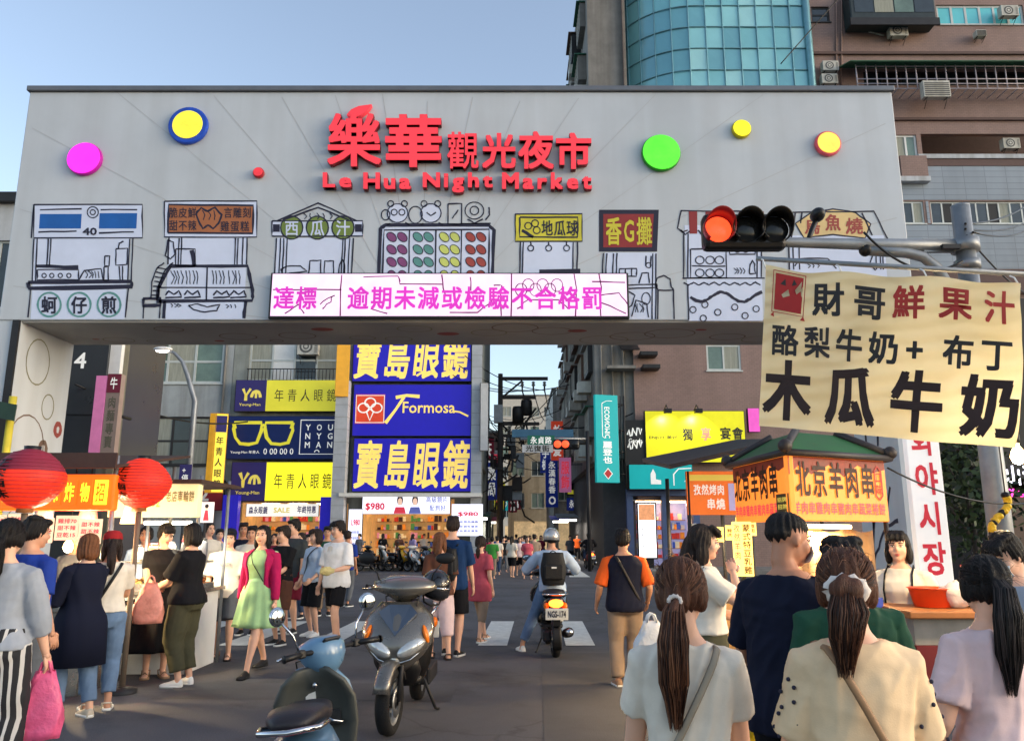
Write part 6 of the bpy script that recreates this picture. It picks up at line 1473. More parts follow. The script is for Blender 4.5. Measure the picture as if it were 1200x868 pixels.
class Person:
    def __init__(s, label, X, Y, H, rz, sex='f', fat=1.0, tone=0, lean=0.0, twist=0.0, head=(0, 0), feet=None, hands=None, pelvis=None, elbows=None, knees=None, vox=None, z=0.0, group=None, spread=1.0):
        s.H = H; s.k = H/1.65; k = s.k; s.sex = sex; s.fat = fat; s.tone = tone
        s.root = thing('person', label, 'person', (X, Y, z), rz, group)
        s.vox = vox or (.0085 if Y < 4 else .0115 if Y < 8 else .014 if Y < 16 else .026)
        s.near = Y < 16
        s.pel = V(pelvis) if pelvis else V((0, 0, .53*H))
        s.up = Matrix.Rotation(twist, 3, 'Z') @ Matrix.Rotation(lean, 3, 'X')     # + = forward (-Y)
        s.up = Matrix.Rotation(twist, 3, 'Z') @ Matrix.Rotation(lean, 3, 'X')
        sw = .099 if sex == 'f' else .113
        s.sw = sw*H*(.9+.1*fat)*spread
        s.sh = [s.T((sg*s.sw,   .008*k, .792*H)) for sg in (1, -1)]         # left, right
        hw = .054*H
        s.hip = [s.pel+V((sg*hw, 0, -.015*H)) for sg in (1, -1)]
        ft = feet or [(.09, 0, 0), (-.09, .02, 0)]
        s.foot = [V((f[0], f[1], f[2] if len(f) > 2 else 0)) for f in ft]
        s.fyaw = [f[3] if len(f) > 3 else (.15, -.15)[i] for i, f in enumerate(ft)]
        s.ank = [f+V((0, .03*k, .05*H)) for f in s.foot]
        s.knee = []; 
        for i in (0, 1):
            kp = (knees or [None, None])[i] or (.06*(1 if i == 0 else -1), -1, .1)
            kn, an = ik(s.hip[i], s.ank[i], .242*H, .232*H, kp); s.knee.append(kn); s.ank[i] = an
        hd = hands or [None, None]
        s.elb = []; s.wri = []
        for i in (0, 1):
            sg = 1 if i == 0 else -1
            t = hd[i]
            t = V(t) if t is not None else s.T((sg*(s.sw+.035*k), -.06*k, .485*H))
            ep = (elbows or [None, None])[i] or (sg*.35, 1, -.35)
            e, w = ik(s.sh[i], t, .172*H, .15*H, ep); s.elb.append(e); s.wri.append(w)
        s.hc = s.T((0, -.012*k, H-.118*k*.97))             # head centre
        s.hs = k*.97
        s.hr = s.up @ Matrix.Rotation(head[0], 3, 'Z') @ Matrix.Rotation(head[1], 3, 'X')    # head pitch + = down
        STAR.append(s)
    def T(s, p): return s.pel + s.up @ (V(p) - V((0, 0, .53*s.H)))
    def Hd(s, x, y, z): return s.hc + s.hr @ (V((x, y, z))*s.hs)
    RINGS = {'f': [(.465, .074, .060, .004), (.50, .097, .070, .008), (.54, .098, .072, .006), (.60, .080, .060, 0), (.635, .074, .056, 0), (.69, .084, .062, -.004), (.735, .094, .072, -.010), (.775, .098, .066, -.004), (.805, .082, .052, .004), (.826, .054, .042, .008), (.85, .035, .035, .006)],
             'm': [(.465, .080, .062, .004), (.50, .094, .070, .006), (.54, .092, .070, .004), (.60, .088, .066, 0), (.645, .090, .066, 0), (.70, .098, .070, -.004), (.745, .106, .074, -.006), (.78, .110, .068, -.002), (.808, .094, .056, .004), (.83, .064, .046, .008), (.852, .040, .040, .006)]}
    def prof(s, zf):
        R_ = s.RINGS[s.sex]
        if zf <= R_[0][0]: return R_[0][1:]
        for a, b in zip(R_, R_[1:]):
            if a[0] <= zf <= b[0]:
                t = (zf-a[0])/(b[0]-a[0]); return tuple(a[i]+(b[i]-a[i])*t for i in (1, 2, 3))
        return R_[-1][1:]
    def ring(s, zf, add=0.0, n=18, pw=2.4, mul=1.0, addy=None):
        rx, ry, yo = s.prof(zf); H = s.H; f = s.fat if zf < .8 else (1+(s.fat-1)*.4)
        rx = rx*H*f*mul+add; ry = ry*H*f*mul+(add if addy is None else addy); out = []
        for j in range(n):
            a = 2*math.pi*j/n; c, q = math.cos(a), math.sin(a)
            x = rx*math.copysign(abs(c)**(2/pw), c); y = ry*math.copysign(abs(q)**(2/pw), q)
            out.append(s.T((x, yo*H+y, zf*H)) if zf > .5 else s.pel+V((x, yo*H+y, (zf-.53)*H)))
        return out
    def body(s, barefeet=True):
        b = MB(); m = skin(s.tone); H = s.H; k = s.k
        b.loft([s.ring(z) for z in (.465, .5, .54, .6, .635, .69, .735, .775, .805, .83, .85)], m)
        for i in (0, 1):
            sg = 1 if i == 0 else -1
            b.tube([s.T((sg*s.sw*.55, .008*k, .803*H)), s.sh[i], s.sh[i].lerp(s.elb[i], .35), s.sh[i].lerp(s.elb[i], .8), s.elb[i], s.elb[i].lerp(s.wri[i], .3), s.elb[i].lerp(s.wri[i], .8), s.wri[i]],
                   [r*H*(.85+.15*s.fat) for r in (.026, .0285, .0275, .024, .0225, .0235, .017, .0145)], m, 10)
            b.ell(s.sh[i], [.0285*H]*3, m, None, 10, 8)
            b.tube([s.hip[i]+V((0, 0, .03*H)), s.hip[i].lerp(s.knee[i], .3), s.hip[i].lerp(s.knee[i], .75), s.knee[i], s.knee[i].lerp(s.ank[i], .3), s.knee[i].lerp(s.ank[i], .75), s.ank[i]],
                   [r*H*(.8+.2*s.fat) for r in (.054, .051, .038, .033, .034, .023, .020)], m, 12)
            R_ = Matrix.Rotation(s.fyaw[i], 3, 'Z'); f = s.foot[i]
            b.ell(f+V((0, .03*k, .032*k)), (.034*k, .042*k, .04*k), m, None, 10, 8)
            b.ell(f+R_ @ V((0, -.05*k, .026*k)), (.038*k, .095*k, .028*k), m, R_, 12, 8); b.ell(f+R_ @ V((0, -.12*k, .018*k)), (.04*k, .04*k, .018*k), m, R_, 10, 8)
            b.tube([s.ank[i], f+V((0, .02*k, .03*k))], [.021*H, .02*H], m, 8)
        q = s.Hd; S = s.hs
        b.tube([s.T((0, .012*k, .835*H)), s.Hd(0, .03, -.10), s.Hd(0, .022, -.03)], [.036*H, .031*H, .034*H], m, 12)
        def e(c, r): b.ell(q(*c), [x*S for x in r], m, s.hr, 16, 12)
        e((0, .014, .03), (.075, .094, .086)); e((0, -.016, -.04), (.060, .072, .070)); e((0, -.058, -.088), (.026, .026, .022)); e((.034, -.05, -.028), (.032, .034, .034)); e((-.034, -.05, -.028), (.032, .034, .034))
        for x in (.074, -.074): e((x, .012, -.008), (.01, .018, .03))
        b.tube([q(0, -.082, .02), q(0, -.098, -.012), q(0, -.104, -.028)], [.008*S, .011*S, .014*S], m, 8)
        ex = MB()
        def ee(c, r, mm): ex.ell(q(*c), [x*S for x in r], mm, s.hr, 10, 7)
        for x in (.031, -.031):
            ee((x, -.0765, .006), (.0125, .0065, .0055), M_eyew); ee((x, -.0815, .006), (.0058, .005, .0058), M_iris)
            ex.tube([q(x-.02, -.08, .026), q(x, -.086, .031), q(x+.02, -.08, .027)], .0035*S, M_iris, 5)
            ex.tube([q(x-.016, -.081, .0125), q(x, -.0855, .0155), q(x+.016, -.081, .0125)], .0022*S, M_iris, 5)
        ee((0, -.0875, -.056), (.021, .006, .0045), M_lip); ee((0, -.0855, -.064), (.017, .006, .005), M_lip)
        for i in (0, 1): s.hand(ex, i, m)
        s.bodyo = remesh(b, s.vox, 'body', s.root, None, 3 if s.near else 2, ex)
        return s
    def hand(s, b, i, m):
        k = s.k; w = s.wri[i]; d = (w-s.elb[i]).normalized(); sg = 1 if i == 0 else -1
        side = V((sg, 0, 0)); n = (side-d*side.dot(d))
        if n.length < .2: n = V((0, 0, 1)) - d*d.z
        n.normalize(); t = d.cross(n)*sg          # n = back of hand, t = thumb-side axis
        if t.y > 0 and abs(d.z) > .5: t = -t
        M = Matrix((t, n, d)).transposed()
        b.ell(w+d*.045*k, (.038*k, .016*k, .052*k), m, M, 12, 8)
        b.tube([w-d*.02*k, w+d*.02*k], [.021*k, .024*k], m, 8)
        for j, (off, L) in enumerate(((.028, .070), (.010, .078), (-.009, .073), (-.027, .058))):
            p = w+d*.07*k+t*off*k; c = .35+.12*j; pts = [p-d*.02*k, p]; dd = d.copy()
            for q in range(3):
                dd = (dd-n*c*.55).normalized(); p = p+dd*L*k*(.45, .3, .25)[q]; pts.append(p)
            b.tube(pts, [.0095*k, .009*k, .0085*k, .0078*k, .006*k], m, 7)
        p = w+d*.015*k+t*.026*k; b.tube([p, p+(t*.6+d*.8-n*.25).normalized()*.032*k, p+(t*.6+d*.8-n*.25).normalized()*.032*k+(d-n*.3).normalized()*.03*k], [.012*k, .0105*k, .007*k], m, 7)
    def wr(s, amp=.007, f=9):
        amp *= 1.7 if s.vox < .011 else .9
        sd = V((random.uniform(0, 50), random.uniform(0, 50), 0))
        def fn(v):
            w_ = noise.noise(v*3+sd)*.12; n1 = noise.noise(V((v.x*f*.6, v.y*f*.6, v.z*f*.4))+sd); n2 = noise.noise(V(((v.x+w_)*f*1.5+v.z*f*.9, v.y*f*1.2, (v.z+w_)*f*.35-v.x*f*.5))+sd*1.7); n3 = noise.noise(V((v.x*f*.7-v.z*f*1.4, v.y*f*.8, (v.z+w_)*f*1.5))-sd)
            return amp*(.7*n1+.9*(.45-abs(n2)*1.6)+.35*(.4-abs(n3)*1.5))
        return fn
    def top(s, m, sleeve=.5, hem=.5, loose=.012, flare=1.0, neck=.835, name='shirt', amp=.007, slm=None, wide=1.0, label=None):
        """sleeve: 0..1 shoulder to elbow, 1..2 to the wrist"""
        b = MB(); H = s.H; zs = [hem]+[z for z in (.5, .54, .6, .635, .69, .735, .775, .805, .826) if z > hem+.01]+[neck]
        hemA = loose*1.6
        b.loft([s.ring(z, loose+(.02*(flare-1)+.026*max(0, .66-z)/.17)*(1 if z < .66 else 0), mul=max(1, 1+(.66-z)*.25*(flare-1)) if z < .66 else 1) for z in zs], m)
        sl = MB() if slm else b
        for i in (0, 1):
            sg = 1 if i == 0 else -1; mm = slm or m
            pts = [s.T((sg*s.sw*.5, .008*s.k, .802*H)), s.sh[i]]; rr = [.030*H+loose*.6, .033*H*(.85+.15*s.fat)+loose*.8]
            if sleeve <= 1: e = s.sh[i].lerp(s.elb[i], max(.15, sleeve)); pts += [s.sh[i].lerp(e, .5), e]; rr += [.030*H*(.5+.5*wide)+loose, .031*H*wide+loose]
            else:
                e = s.elb[i].lerp(s.wri[i], sleeve-1); pts += [s.sh[i].lerp(s.elb[i], .5), s.elb[i], s.elb[i].lerp(e, .5), e]; rr += [.031*H*wide+loose, .027*H*wide+loose, .024*H*wide+loose, .019*H*wide+loose]
            sl.tube(pts, rr, mm, 12)
        o = remesh(b, s.vox, name, s.root, s.wr(amp), 2, label=label)
        if slm: remesh(sl, s.vox, 'sleeves', s.root, s.wr(amp), 2)
        return o
    def pants(s, m, end=.97, loose=.012, wide=1.0, top=.6, name='trousers', taper=1.0, amp=.008):
        """end: 0..0.5 hip to knee, 0.5..1 to the ankle"""
        b = MB(); H = s.H
        b.loft([s.ring(z, loose) for z in (.46, .5, .54, .58, top)], m)
        for i in (0, 1):
            h = s.hip[i]+V((0, 0, .02*H)); kn = s.knee[i]; an = s.ank[i]
            pts = [h, h.lerp(kn, .35)]; rr = [.055*H+loose, .054*H+loose]
            if end <= .5: e = s.hip[i].lerp(kn, end*2); pts += [e]; rr += [.050*H*wide+loose]
            else:
                e = kn.lerp(an, (end-.5)*2); pts += [h.lerp(kn, .75), kn, kn.lerp(e, .4), e]; rr += [.043*H*wide+loose, .037*H*wide+loose, .036*H*wide*taper+loose, .03*H*wide*taper+loose]
            b.tube(pts, rr, m, 14)
        return remesh(b, s.vox, name, s.root, s.wr(amp, 8), 2)
    def skirt(s, m, top=.62, hem=.25, flare=.16, n=48, folds=9, amp=.02, name='skirt', sway=(0, 0)):
        H = s.H; rings = []
        for j in range(13):
            t = j/12; zf = top+(hem-top)*t; rx, ry, yo = s.prof(max(zf, .5)); row = []
            for i in range(n):
                a = 2*math.pi*i/n; f = amp*t*(math.cos(a*folds+1)+.5*math.cos(a*(folds*2-3)+2))
                r1 = rx*H*s.fat+.014+flare*t**.9*.8+f; r2 = ry*H*s.fat+.014+flare*t**.9*.75+f
                p = V((r1*math.cos(a)+sway[0]*t*t, yo*H+r2*math.sin(a)+sway[1]*t*t, (zf-.53)*H))
                row.append(s.pel+p if zf < .53 else s.T((p.x, p.y, zf*H)))
            rings.append(row)
        b = MB(); b.loft(rings, m, False); return b.build(name, s.root, False, solid=.006)
    def openjacket(s, m, hem=.45, sleeve=1.9, loose=.03, gap=55, name='jacket', amp=.008, flare=0.0):
        """front-open garment: back and sides of the torso with free front edges, plus sleeves"""
        H = s.H; rows = []; n = 30
        for z in [.838, .822, .80, .775, .735, .69, .635, .6, .54, .5, hem] if hem < .5 else [.838, .822, .80, .775, .735, .69, .635, .6, .54]:
            rx, ry, yo = s.prof(z); g = R(gap)*(1 if z < .8 else 1.1); row = []
            fl = flare*max(0, .62-z)/.2
            for j in range(n+1):
                a = -math.pi/2+g/2+(2*math.pi-g)*j/n
                c, q = math.cos(a), math.sin(a); l = loose+fl+.006*math.sin(a*7+z*20)
                x = (rx*H*s.fat+l)*math.copysign(abs(c)**.83, c); y = yo*H+(ry*H*s.fat+l)*math.copysign(abs(q)**.83, q)
                row.append(s.T((x, y, z*H)) if z >= .5 else s.pel+V((x, y, (z-.53)*H)))
            rows.append(row)
        b = MB(); b.loft(rows, m, False, True, False); o = b.build(name, s.root, False, solid=.012)
        b = MB()
        for i in (0, 1):
            sg = 1 if i == 0 else -1; e = s.elb[i].lerp(s.wri[i], sleeve-1)
            b.tube([s.T((sg*s.sw*.55, .008*s.k, .803*H)), s.sh[i], s.sh[i].lerp(s.elb[i], .5), s.elb[i], s.elb[i].lerp(e, .5), e], [.032*H+loose*.4, .034*H+loose*.6, .033*H+loose*.6, .028*H+loose*.6, .026*H+loose*.5, .022*H+loose*.5], m, 12)
        remesh(b, s.vox, 'sleeves', s.root, s.wr(amp), 2); return o
    def shoes(s, m, sole=None, style='sneaker', solem=None):
        k = s.k
        for i in (0, 1):
            R_ = Matrix.Rotation(s.fyaw[i], 3, 'Z'); f = s.foot[i]; b = MB(); L = lambda x, y, z: f+R_ @ V((x*k, y*k, z*k))
            rows = []
            prof = [(.072, .026, .05), (.062, .036, .082), (.02, .040, .088), (-.03, .042, .07), (-.08, .047, .052), (-.125, .044, .042), (-.15, .028, .032)] if style == 'sneaker' else [(.066, .03, .022), (.03, .04, .024), (-.05, .045, .026), (-.12, .045, .024), (-.15, .03, .02)]
            for y, w, h in prof:
                rows.append([L(math.copysign(abs(math.cos(a))**.8, math.cos(a))*w, y, .012+max(0, math.sin(a))*(h-.012) if math.sin(a) > 0 else .012) for a in [j*2*math.pi/14 for j in range(14)]])
            b.loft(rows, m)
            out = [(.074, .022), (.06, .038), (0, .043), (-.06, .048), (-.11, .05), (-.145, .036), (-.16, .012)]
            vs = [L(w, y, z) for z in (0, .022) for sg in (1,) for y, w in out] ; n = len(out)
            ring0 = [L(w, y, 0) for y, w in out]+[L(-w, y, 0) for y, w in out[::-1]]; ring1 = [L(w, y, .024) for y, w in out]+[L(-w, y, .024) for y, w in out[::-1]]
            b.loft([ring0, ring1], solem or M_white)
            if style == 'sandal':
                b.tube([L(-.045, -.06, .02), L(0, -.07, .066), L(.045, -.06, .02)], .012*k, m, 6, True, .5); b.tube([L(-.04, .03, .02), L(-.04, .05, .07), L(0, .075, .075), L(.04, .05, .07), L(.04, .03, .02)], .008*k, m, 6)
            b.build('shoe' if style == 'sneaker' else 'sandal', s.root, False)
        return s
    def hair(s, style, hm='black', tail=None, bangs=False, strands=0, tie=None, vol=1.0, tiez=.02):
        b = MB(); m = hairm(hm); S = s.hs; q = s.Hd
        def e(c, r, rot=None): b.ell(q(*c), [x*S for x in r], m, s.hr if rot is None else s.hr @ rot, 18, 12)
        
        if style == 'crew': e((0, .02, .052), (.0775, .097, .07)); e((0, .055, .02), (.071, .06, .05))
        else: e((0, .028, .044), (.086*vol, .100*vol, .088*vol)); e((0, .05, .0), (.08*vol, .075, .075))
        if style == 'short':
            for x in (.068, -.068): e((x, .025, .012), (.018, .05, .05))
            e((0, .088, -.025), (.055, .025, .045))
            if style == 'short': e((0, -.045, .088), (.066, .05, .03), Matrix.Rotation(R(-14), 3, 'X')); e((.03, .02, .115), (.05, .07, .028)); e((-.03, .05, .11), (.05, .06, .028))
        if style in ('bob', 'long', 'ponylow', 'pony', 'bun'):
            for x in (.072, -.072): e((x, .018, -.0), (.020, .052, .062))
        if style == 'bob':
            for x in (.076, -.076): e((x, .012, -.06), (.026, .05, .075))
            e((0, .07, -.06), (.082, .05, .085))
        if style == 'long':
            for x in (.074, -.074): e((x, .02, -.07), (.026, .048, .1))
            L = tail or .3; b.tube([q(0, .06, 0), q(0, .085, -.08), q(0, .105, -.16), s.Hd(0, .11, -.16)+V((0, .0, -(L-.16)*S))], [.085*S, .085*S, .085*S, .05*S], m, 14, True, .5)
        if bangs:
            for i in range(7): x = -.054+.018*i; b.tube([q(x*.8, -.03, .118), q(x*.95, -.08, .088), q(x, -.094, .045+.006*(i % 3))], [.02*S, .019*S, .011*S], m, 7)
        tp = None
        if style in ('pony', 'ponylow', 'bun'):
            tz = tiez if style == 'pony' else -.045 if style == 'ponylow' else -.01
            tp = q(0, .125, tz); e((0, .085, tz+.01), (.055, .045, .05))
        sd = V((random.random()*30, 0, 0))
        loc = s.hr.inverted()
        def dsp(v):
            u = loc @ (v-s.hc); a = math.atan2(u.x, u.y)
            return .0045*S*math.sin(a*21+noise.noise(v*7+sd)*5)*(1 if u.z < .1 else .5)+.004*S*noise.noise(V((a*6, u.z*9, 0))+sd)
        ex = MB()
        if tp is not None:
            bk = (s.hr @ V((0, 1, 0)))
            if style == 'bun':
                b.ell(tp+bk*.03*S, [.05*S, .042*S, .046*S], m, s.hr, 16, 10)
                tl = [tp+bk*.02*S, tp+bk*.05*S+V((0, 0, -.06)), tp+bk*.045*S+V((.012, 0, -.13)), tp+bk*.03*S+V((.02, 0, -.17))]; rr = [.03*S, .045*S, .036*S, .012*S]
            else:
                L = tail or .3
                tl = [tp-bk*.01*S, tp+bk*.03*S+V((0, 0, -.03)), tp+bk*.04*S+V((.004, 0, -L*.35)), tp+bk*.028*S+V((.008, 0, -L*.7)), tp+bk*.015*S+V((.01, 0, -L*.9))]; rr = [.018*S, .026*S, .040*S, .034*S, .012*S]
            b.tube(tl, rr, m, 14)
            if strands:
                rnd = random.Random(int(s.H*1e5)); hm2 = [m, mat('strand_light_'+hm, {'black': (58, 50, 48), 'brown': (132, 88, 62)}.get(hm, (90, 64, 50)), .45, var=.2, spec=.4), mat('strand_deep_'+hm, {'black': (14, 12, 13), 'brown': (52, 32, 24)}.get(hm, (30, 22, 20)), .5, var=.2)]
                for i in range(strands):       # swept strands from hairline to the tie, then down the tail
                    a = rnd.uniform(-1.9, 1.9); el = rnd.uniform(-.35, 1.35)
                    d = V((math.sin(a)*math.cos(el), -math.cos(a)*math.cos(el), math.sin(el))); pts = []
                    mm = rnd.choice(hm2); t1 = V((0, .118, tz)); c = V((0, .028, .035)); r0 = V((d.x*.09, d.y*.102, d.z*.094))*vol
                    for j in range(7):
                        t = j/6; p = r0.lerp(t1-c, t); rr_ = math.sqrt((p.x/.09)**2+(p.y/.104)**2+(p.z/.095)**2) or 1
                        kk = (1/rr_ if rr_ > .2 else 1); kk = kk+(1-kk)*t**3
                        pts.append(q(*(c+p*kk*(1.012+rnd.uniform(-.006, .022)*math.sin(t*3.1)))))
                    ex.tube(pts, [.0017*S]*6+[.0012*S], mm, 3, False)
                for i in range(70):       # flyaway hairs
                    a = rnd.uniform(-3.1, 3.1); el = rnd.uniform(-.2, 1.3); d = V((math.sin(a)*math.cos(el)*.09, -math.cos(a)*math.cos(el)*.103+.028, math.sin(el)*.095+.04)); e_ = V((rnd.uniform(-.03, .03), rnd.uniform(0, .05), rnd.uniform(-.02, .03)))
                    ex.tube([q(*d), q(*(d*1.04+e_*.5)), q(*(d*1.05+e_+V((0, .015, -.02))))], [.0011*S, .0009*S, .0004], rnd.choice(hm2), 3, False)
                if style != 'bun' or True:
                    for i in range(strands):
                        mm = rnd.choice(hm2); a = rnd.uniform(0, 6.28); kk = rnd.uniform(.85, 1.25); w = V((math.cos(a), math.sin(a), 0)); pts = []
                        n = len(tl); ph = rnd.uniform(0, 6)
                        for j in range(n):
                            pts.append(tl[j]+w*rr[j]*kk+V(((.004+.004*(j > 2))*math.sin(ph+j), (.004+.004*(j > 2))*math.cos(ph+j*2), rnd.uniform(-.07, .05) if j == n-1 else 0)))
                        ex.tube(pts, [.0018*S]*(n-1)+[.0006], mm, 3, False)
        elif strands:
            pass
        o = remesh(b, max(.007, s.vox*.85), 'hair', s.root, dsp, 2, ex if ex.v else None)
        if tie is not None and tp is not None:
            t = MB(); fr_ = s.hr.to_4x4(); fr_.translation = tp+(s.hr @ V((0, .004, 0)))*S; rr0 = .036 if tie == 'scrunchie' else .02; w = .021 if tie == 'scrunchie' else .008
            for j in range(1): t.tube([fr_ @ V((rr0*S*math.cos(a)*(1.35 if tie == 'scrunchie' else 1), .002+.0*a, rr0*S*math.sin(a)*(.8 if tie == 'scrunchie' else .8))) for a in [x*2*math.pi/22 for x in range(23)]], [w*S*(1+.25*math.sin(x*2.9)) for x in range(23)], mat('scrunchie_white', (222, 210, 200), .8, bump=.3), 8, False)
            t.build('hair_tie', s.root, False)
        return s
    def surf(s, x, zf, back, add): 
        rx, ry, yo = s.prof(zf); a = max(0, 1-(abs(x)/(rx*s.H*s.fat+add))**2.4)**(1/2.4); y = (ry*s.H*s.fat+add)*a
        return s.T((x, yo*s.H+(y if back else -y), zf*s.H))
    def strap(s, m, side=-1, w=.014, add=.024, hipz=.54, name='bag_strap'):
        """cross-body strap from one shoulder to the opposite hip, on both sides of the torso"""
        pts = []
        for j in range(13): t = j/12; pts.append(s.surf(side*(.062-t*.15)*s.H/1.0*1.0, .828-(.828-hipz)*t, False, add))
        for j in range(13): t = j/12; pts.append(s.surf(side*(-.088+t*.15)*s.H, hipz+(.828-hipz)*t, True, add))
        pts.append(pts[0]); b = MB(); b.tube(pts, w, m, 6, False, .35); return b.build(name, s.root, False)
    def cap(s, m, brim=True):
        b = MB(); q = s.Hd; S = s.hs
        M_ = s.hr.to_4x4(); M_.translation = q(0, .022, .058)
        b.lathe([(.096*S, -.005*S), (.098*S, .02*S), (.09*S, .055*S), (.06*S, .082*S), (0, .093*S)], m, M_ @ Matrix.Diagonal((.95, 1.1, 1, 1)), 20)
        if brim: b.ell(q(0, -.1, .066), (.07*S, .06*S, .008*S), m, s.hr @ Matrix.Rotation(-.05, 3, 'X'), 16, 6)
        b.build('cap', s.root, False); return s
    def helmet(s, m, visor=None):
        b = MB(); q = s.Hd; S = s.hs; M_ = s.hr.to_4x4(); M_.translation = q(0, .015, .03)
        b.lathe([(.105*S, -.075*S), (.122*S, -.05*S), (.128*S, 0), (.118*S, .05*S), (.085*S, .1*S), (.045*S, .122*S), (0, .128*S)], m, M_ @ Matrix.Diagonal((.97, 1.08, 1, 1)), 24); o = b.build('helmet', s.root, False)
        b = MB(); b.lathe([(.123*S, -.052*S), (.124*S, -.064*S), (.108*S, -.076*S)], M_black, M_ @ Matrix.Diagonal((.975, 1.085, 1, 1)), 24); b.build('helmet_rim', o, False); return s
    def mask(s, m=None):
        b = MB(); q = s.Hd; rows = []
        for j in range(6):
            z = -.018-.07*j/5; rows.append([q(x, -.101+.6*abs(x)**1.35*(1+.3*abs(j-2.5)/2.5)+.012*abs(j-2.2)/2.5, z) for x in [-.062+.0124*i for i in range(11)]])
        b.loft(rows, m or M_white, False, True, False); b.build('face_mask', s.root, False, solid=.003); return s

def at_head(px, py, Y): p = P(px, py, Y); return p.x, Y, p.z
pi = math.pi
C_ = fab
wt = C_('white', (222, 212, 196)); blk = C_('black', (24, 24, 28)); nvy = C_('navy', (22, 26, 44)); crm = C_('cream', (234, 204, 164)); pnk = C_('pale_pink', (222, 196, 196))
org = C_('orange', (214, 92, 36)); khk = C_('khaki', (150, 130, 112)); olv = C_('olive', (74, 72, 54)); jean = C_('denim', (104, 128, 158), .2); jeand = C_('denim_dark', (58, 72, 98), .2)
grn = C_('mint', (168, 206, 148)); mag = C_('magenta', (176, 28, 84)); gry = C_('grey', (96, 100, 106)); lgry = C_('light_grey', (150, 156, 166)); blu = C_('royal', (34, 58, 140)); pbl = C_('pale_blue', (180, 196, 216)); mar = C_('maroon', (112, 30, 52)); brn = C_('brown', (92, 60, 48)); dgn = C_('dark_green', (34, 74, 56)); sal = C_('salmon', (186, 82, 96)); dblue = C_('deep_blue', (24, 52, 92)); tqs = C_('bright_green', (72, 150, 66))
leather = mat('leather_tan', (146, 112, 80), .5, var=.15); lblk = mat('leather_black', (26, 24, 26), .45, var=.15)
# --- nearest row, seen from behind
x, y, h = at_head(798, 657, 2.62)
p = Person('woman in white tee with long low ponytail seen from behind at the front', x, y, h, pi-.12, head=(-.28, .16), tone=0, spread=.86, fat=.94, hands=[(.19, -.2, .72), (-.2, -.2, .72)]); p.body()
p.top(wt, .62, .47, .013, 1.1, wide=1.0, amp=.006); p.pants(jeand, .97); p.shoes(M_white); p.hair('pony', 'brown', .34, strands=700, tie='plain', tiez=-.035, vol=1.0)
p.strap(C_('strap_grey', (150, 140, 124)), -1, .011, .03)
b = MB(); c = V((.13, .13, .76*h/1.5)); b.box(c, (.15, .05, .12), C_('bag_cream', (196, 184, 160))); b.build('shoulder_pouch', p.root, False, bevel=.02)
x, y, h = at_head(990, 646, 2.42)
p = Person('woman in cream blouse with white scrunchie seen from behind', x, y, h, pi-.1, fat=1.0, spread=.85, head=(-.3, .1), tone=0, hands=[(.22, -.14, .76), (-.23, -.2, .8)]); p.body()
p.top(crm, .8, .46, .014, 1.15, wide=1.12, amp=.006); p.pants(gry, .97, wide=1.2); p.shoes(M_white); p.hair('bun', 'brown', strands=700, tie='scrunchie')
p.strap(leather, 1, .011, .036)
b = MB()
for i in (0, 1):
    for j in range(9):
        t = .15+.08*j; c = p.sh[i].lerp(p.elb[i], t); a = j*2.4
        d = V((math.cos(a), .5+.5*math.sin(a), 0)).normalized(); d.x *= (1 if i == 0 else -1) if d.x*(1 if i == 0 else -1) > 0 else -1
        b.ell(c+d*(.0345*h+.012), (.0065, .0065, .0065), M_ink, None, 6, 4)
b.build('blouse_dots', p.root, False)
x, y, h = at_head(1150, 653, 3.0)
p = Person('woman in pale pink tee with black ponytail seen from behind at the lower right', x, y, h, pi+.1, head=(-.12, .05), hands=[(.24, -.14, .78), (-.2, -.24, .84)], fat=1.0, spread=.9); p.body()
p.top(pnk, .75, .47, .014, 1.1, wide=1.1); p.pants(jeand, .97); p.shoes(M_white); p.hair('pony', 'black', .36, strands=650, tie=None, tiez=.03)
x, y, h = at_head(985, 634, 3.3)
p = Person('dark-haired man in green shirt half hidden behind the woman with the scrunchie', x, y, h, pi+.1, 'm', head=(.0, .1), tone=1); p.body(); p.top(dgn, .6, .48, .016); p.pants(blk); p.shoes(M_black); p.hair('short', 'black')
x, y, h = at_head(916, 600, 3.6)
p = Person('big man in navy tee with cropped hair and face mask turned to the right', x, y, h, R(138), 'm', fat=1.1, spread=.92, tone=2, head=(-.55, .12), lean=.08, hands=[(.25, -.3, .95), (-.25, -.34, 1.0)]); p.body()
p.top(nvy, .85, .46, .018, 1.15, wide=1.15); p.pants(blk, .97, wide=1.15); p.shoes(M_black); p.hair('crew', 'black', vol=.94); p.mask(mat('mask_white', (216, 220, 222), .7))
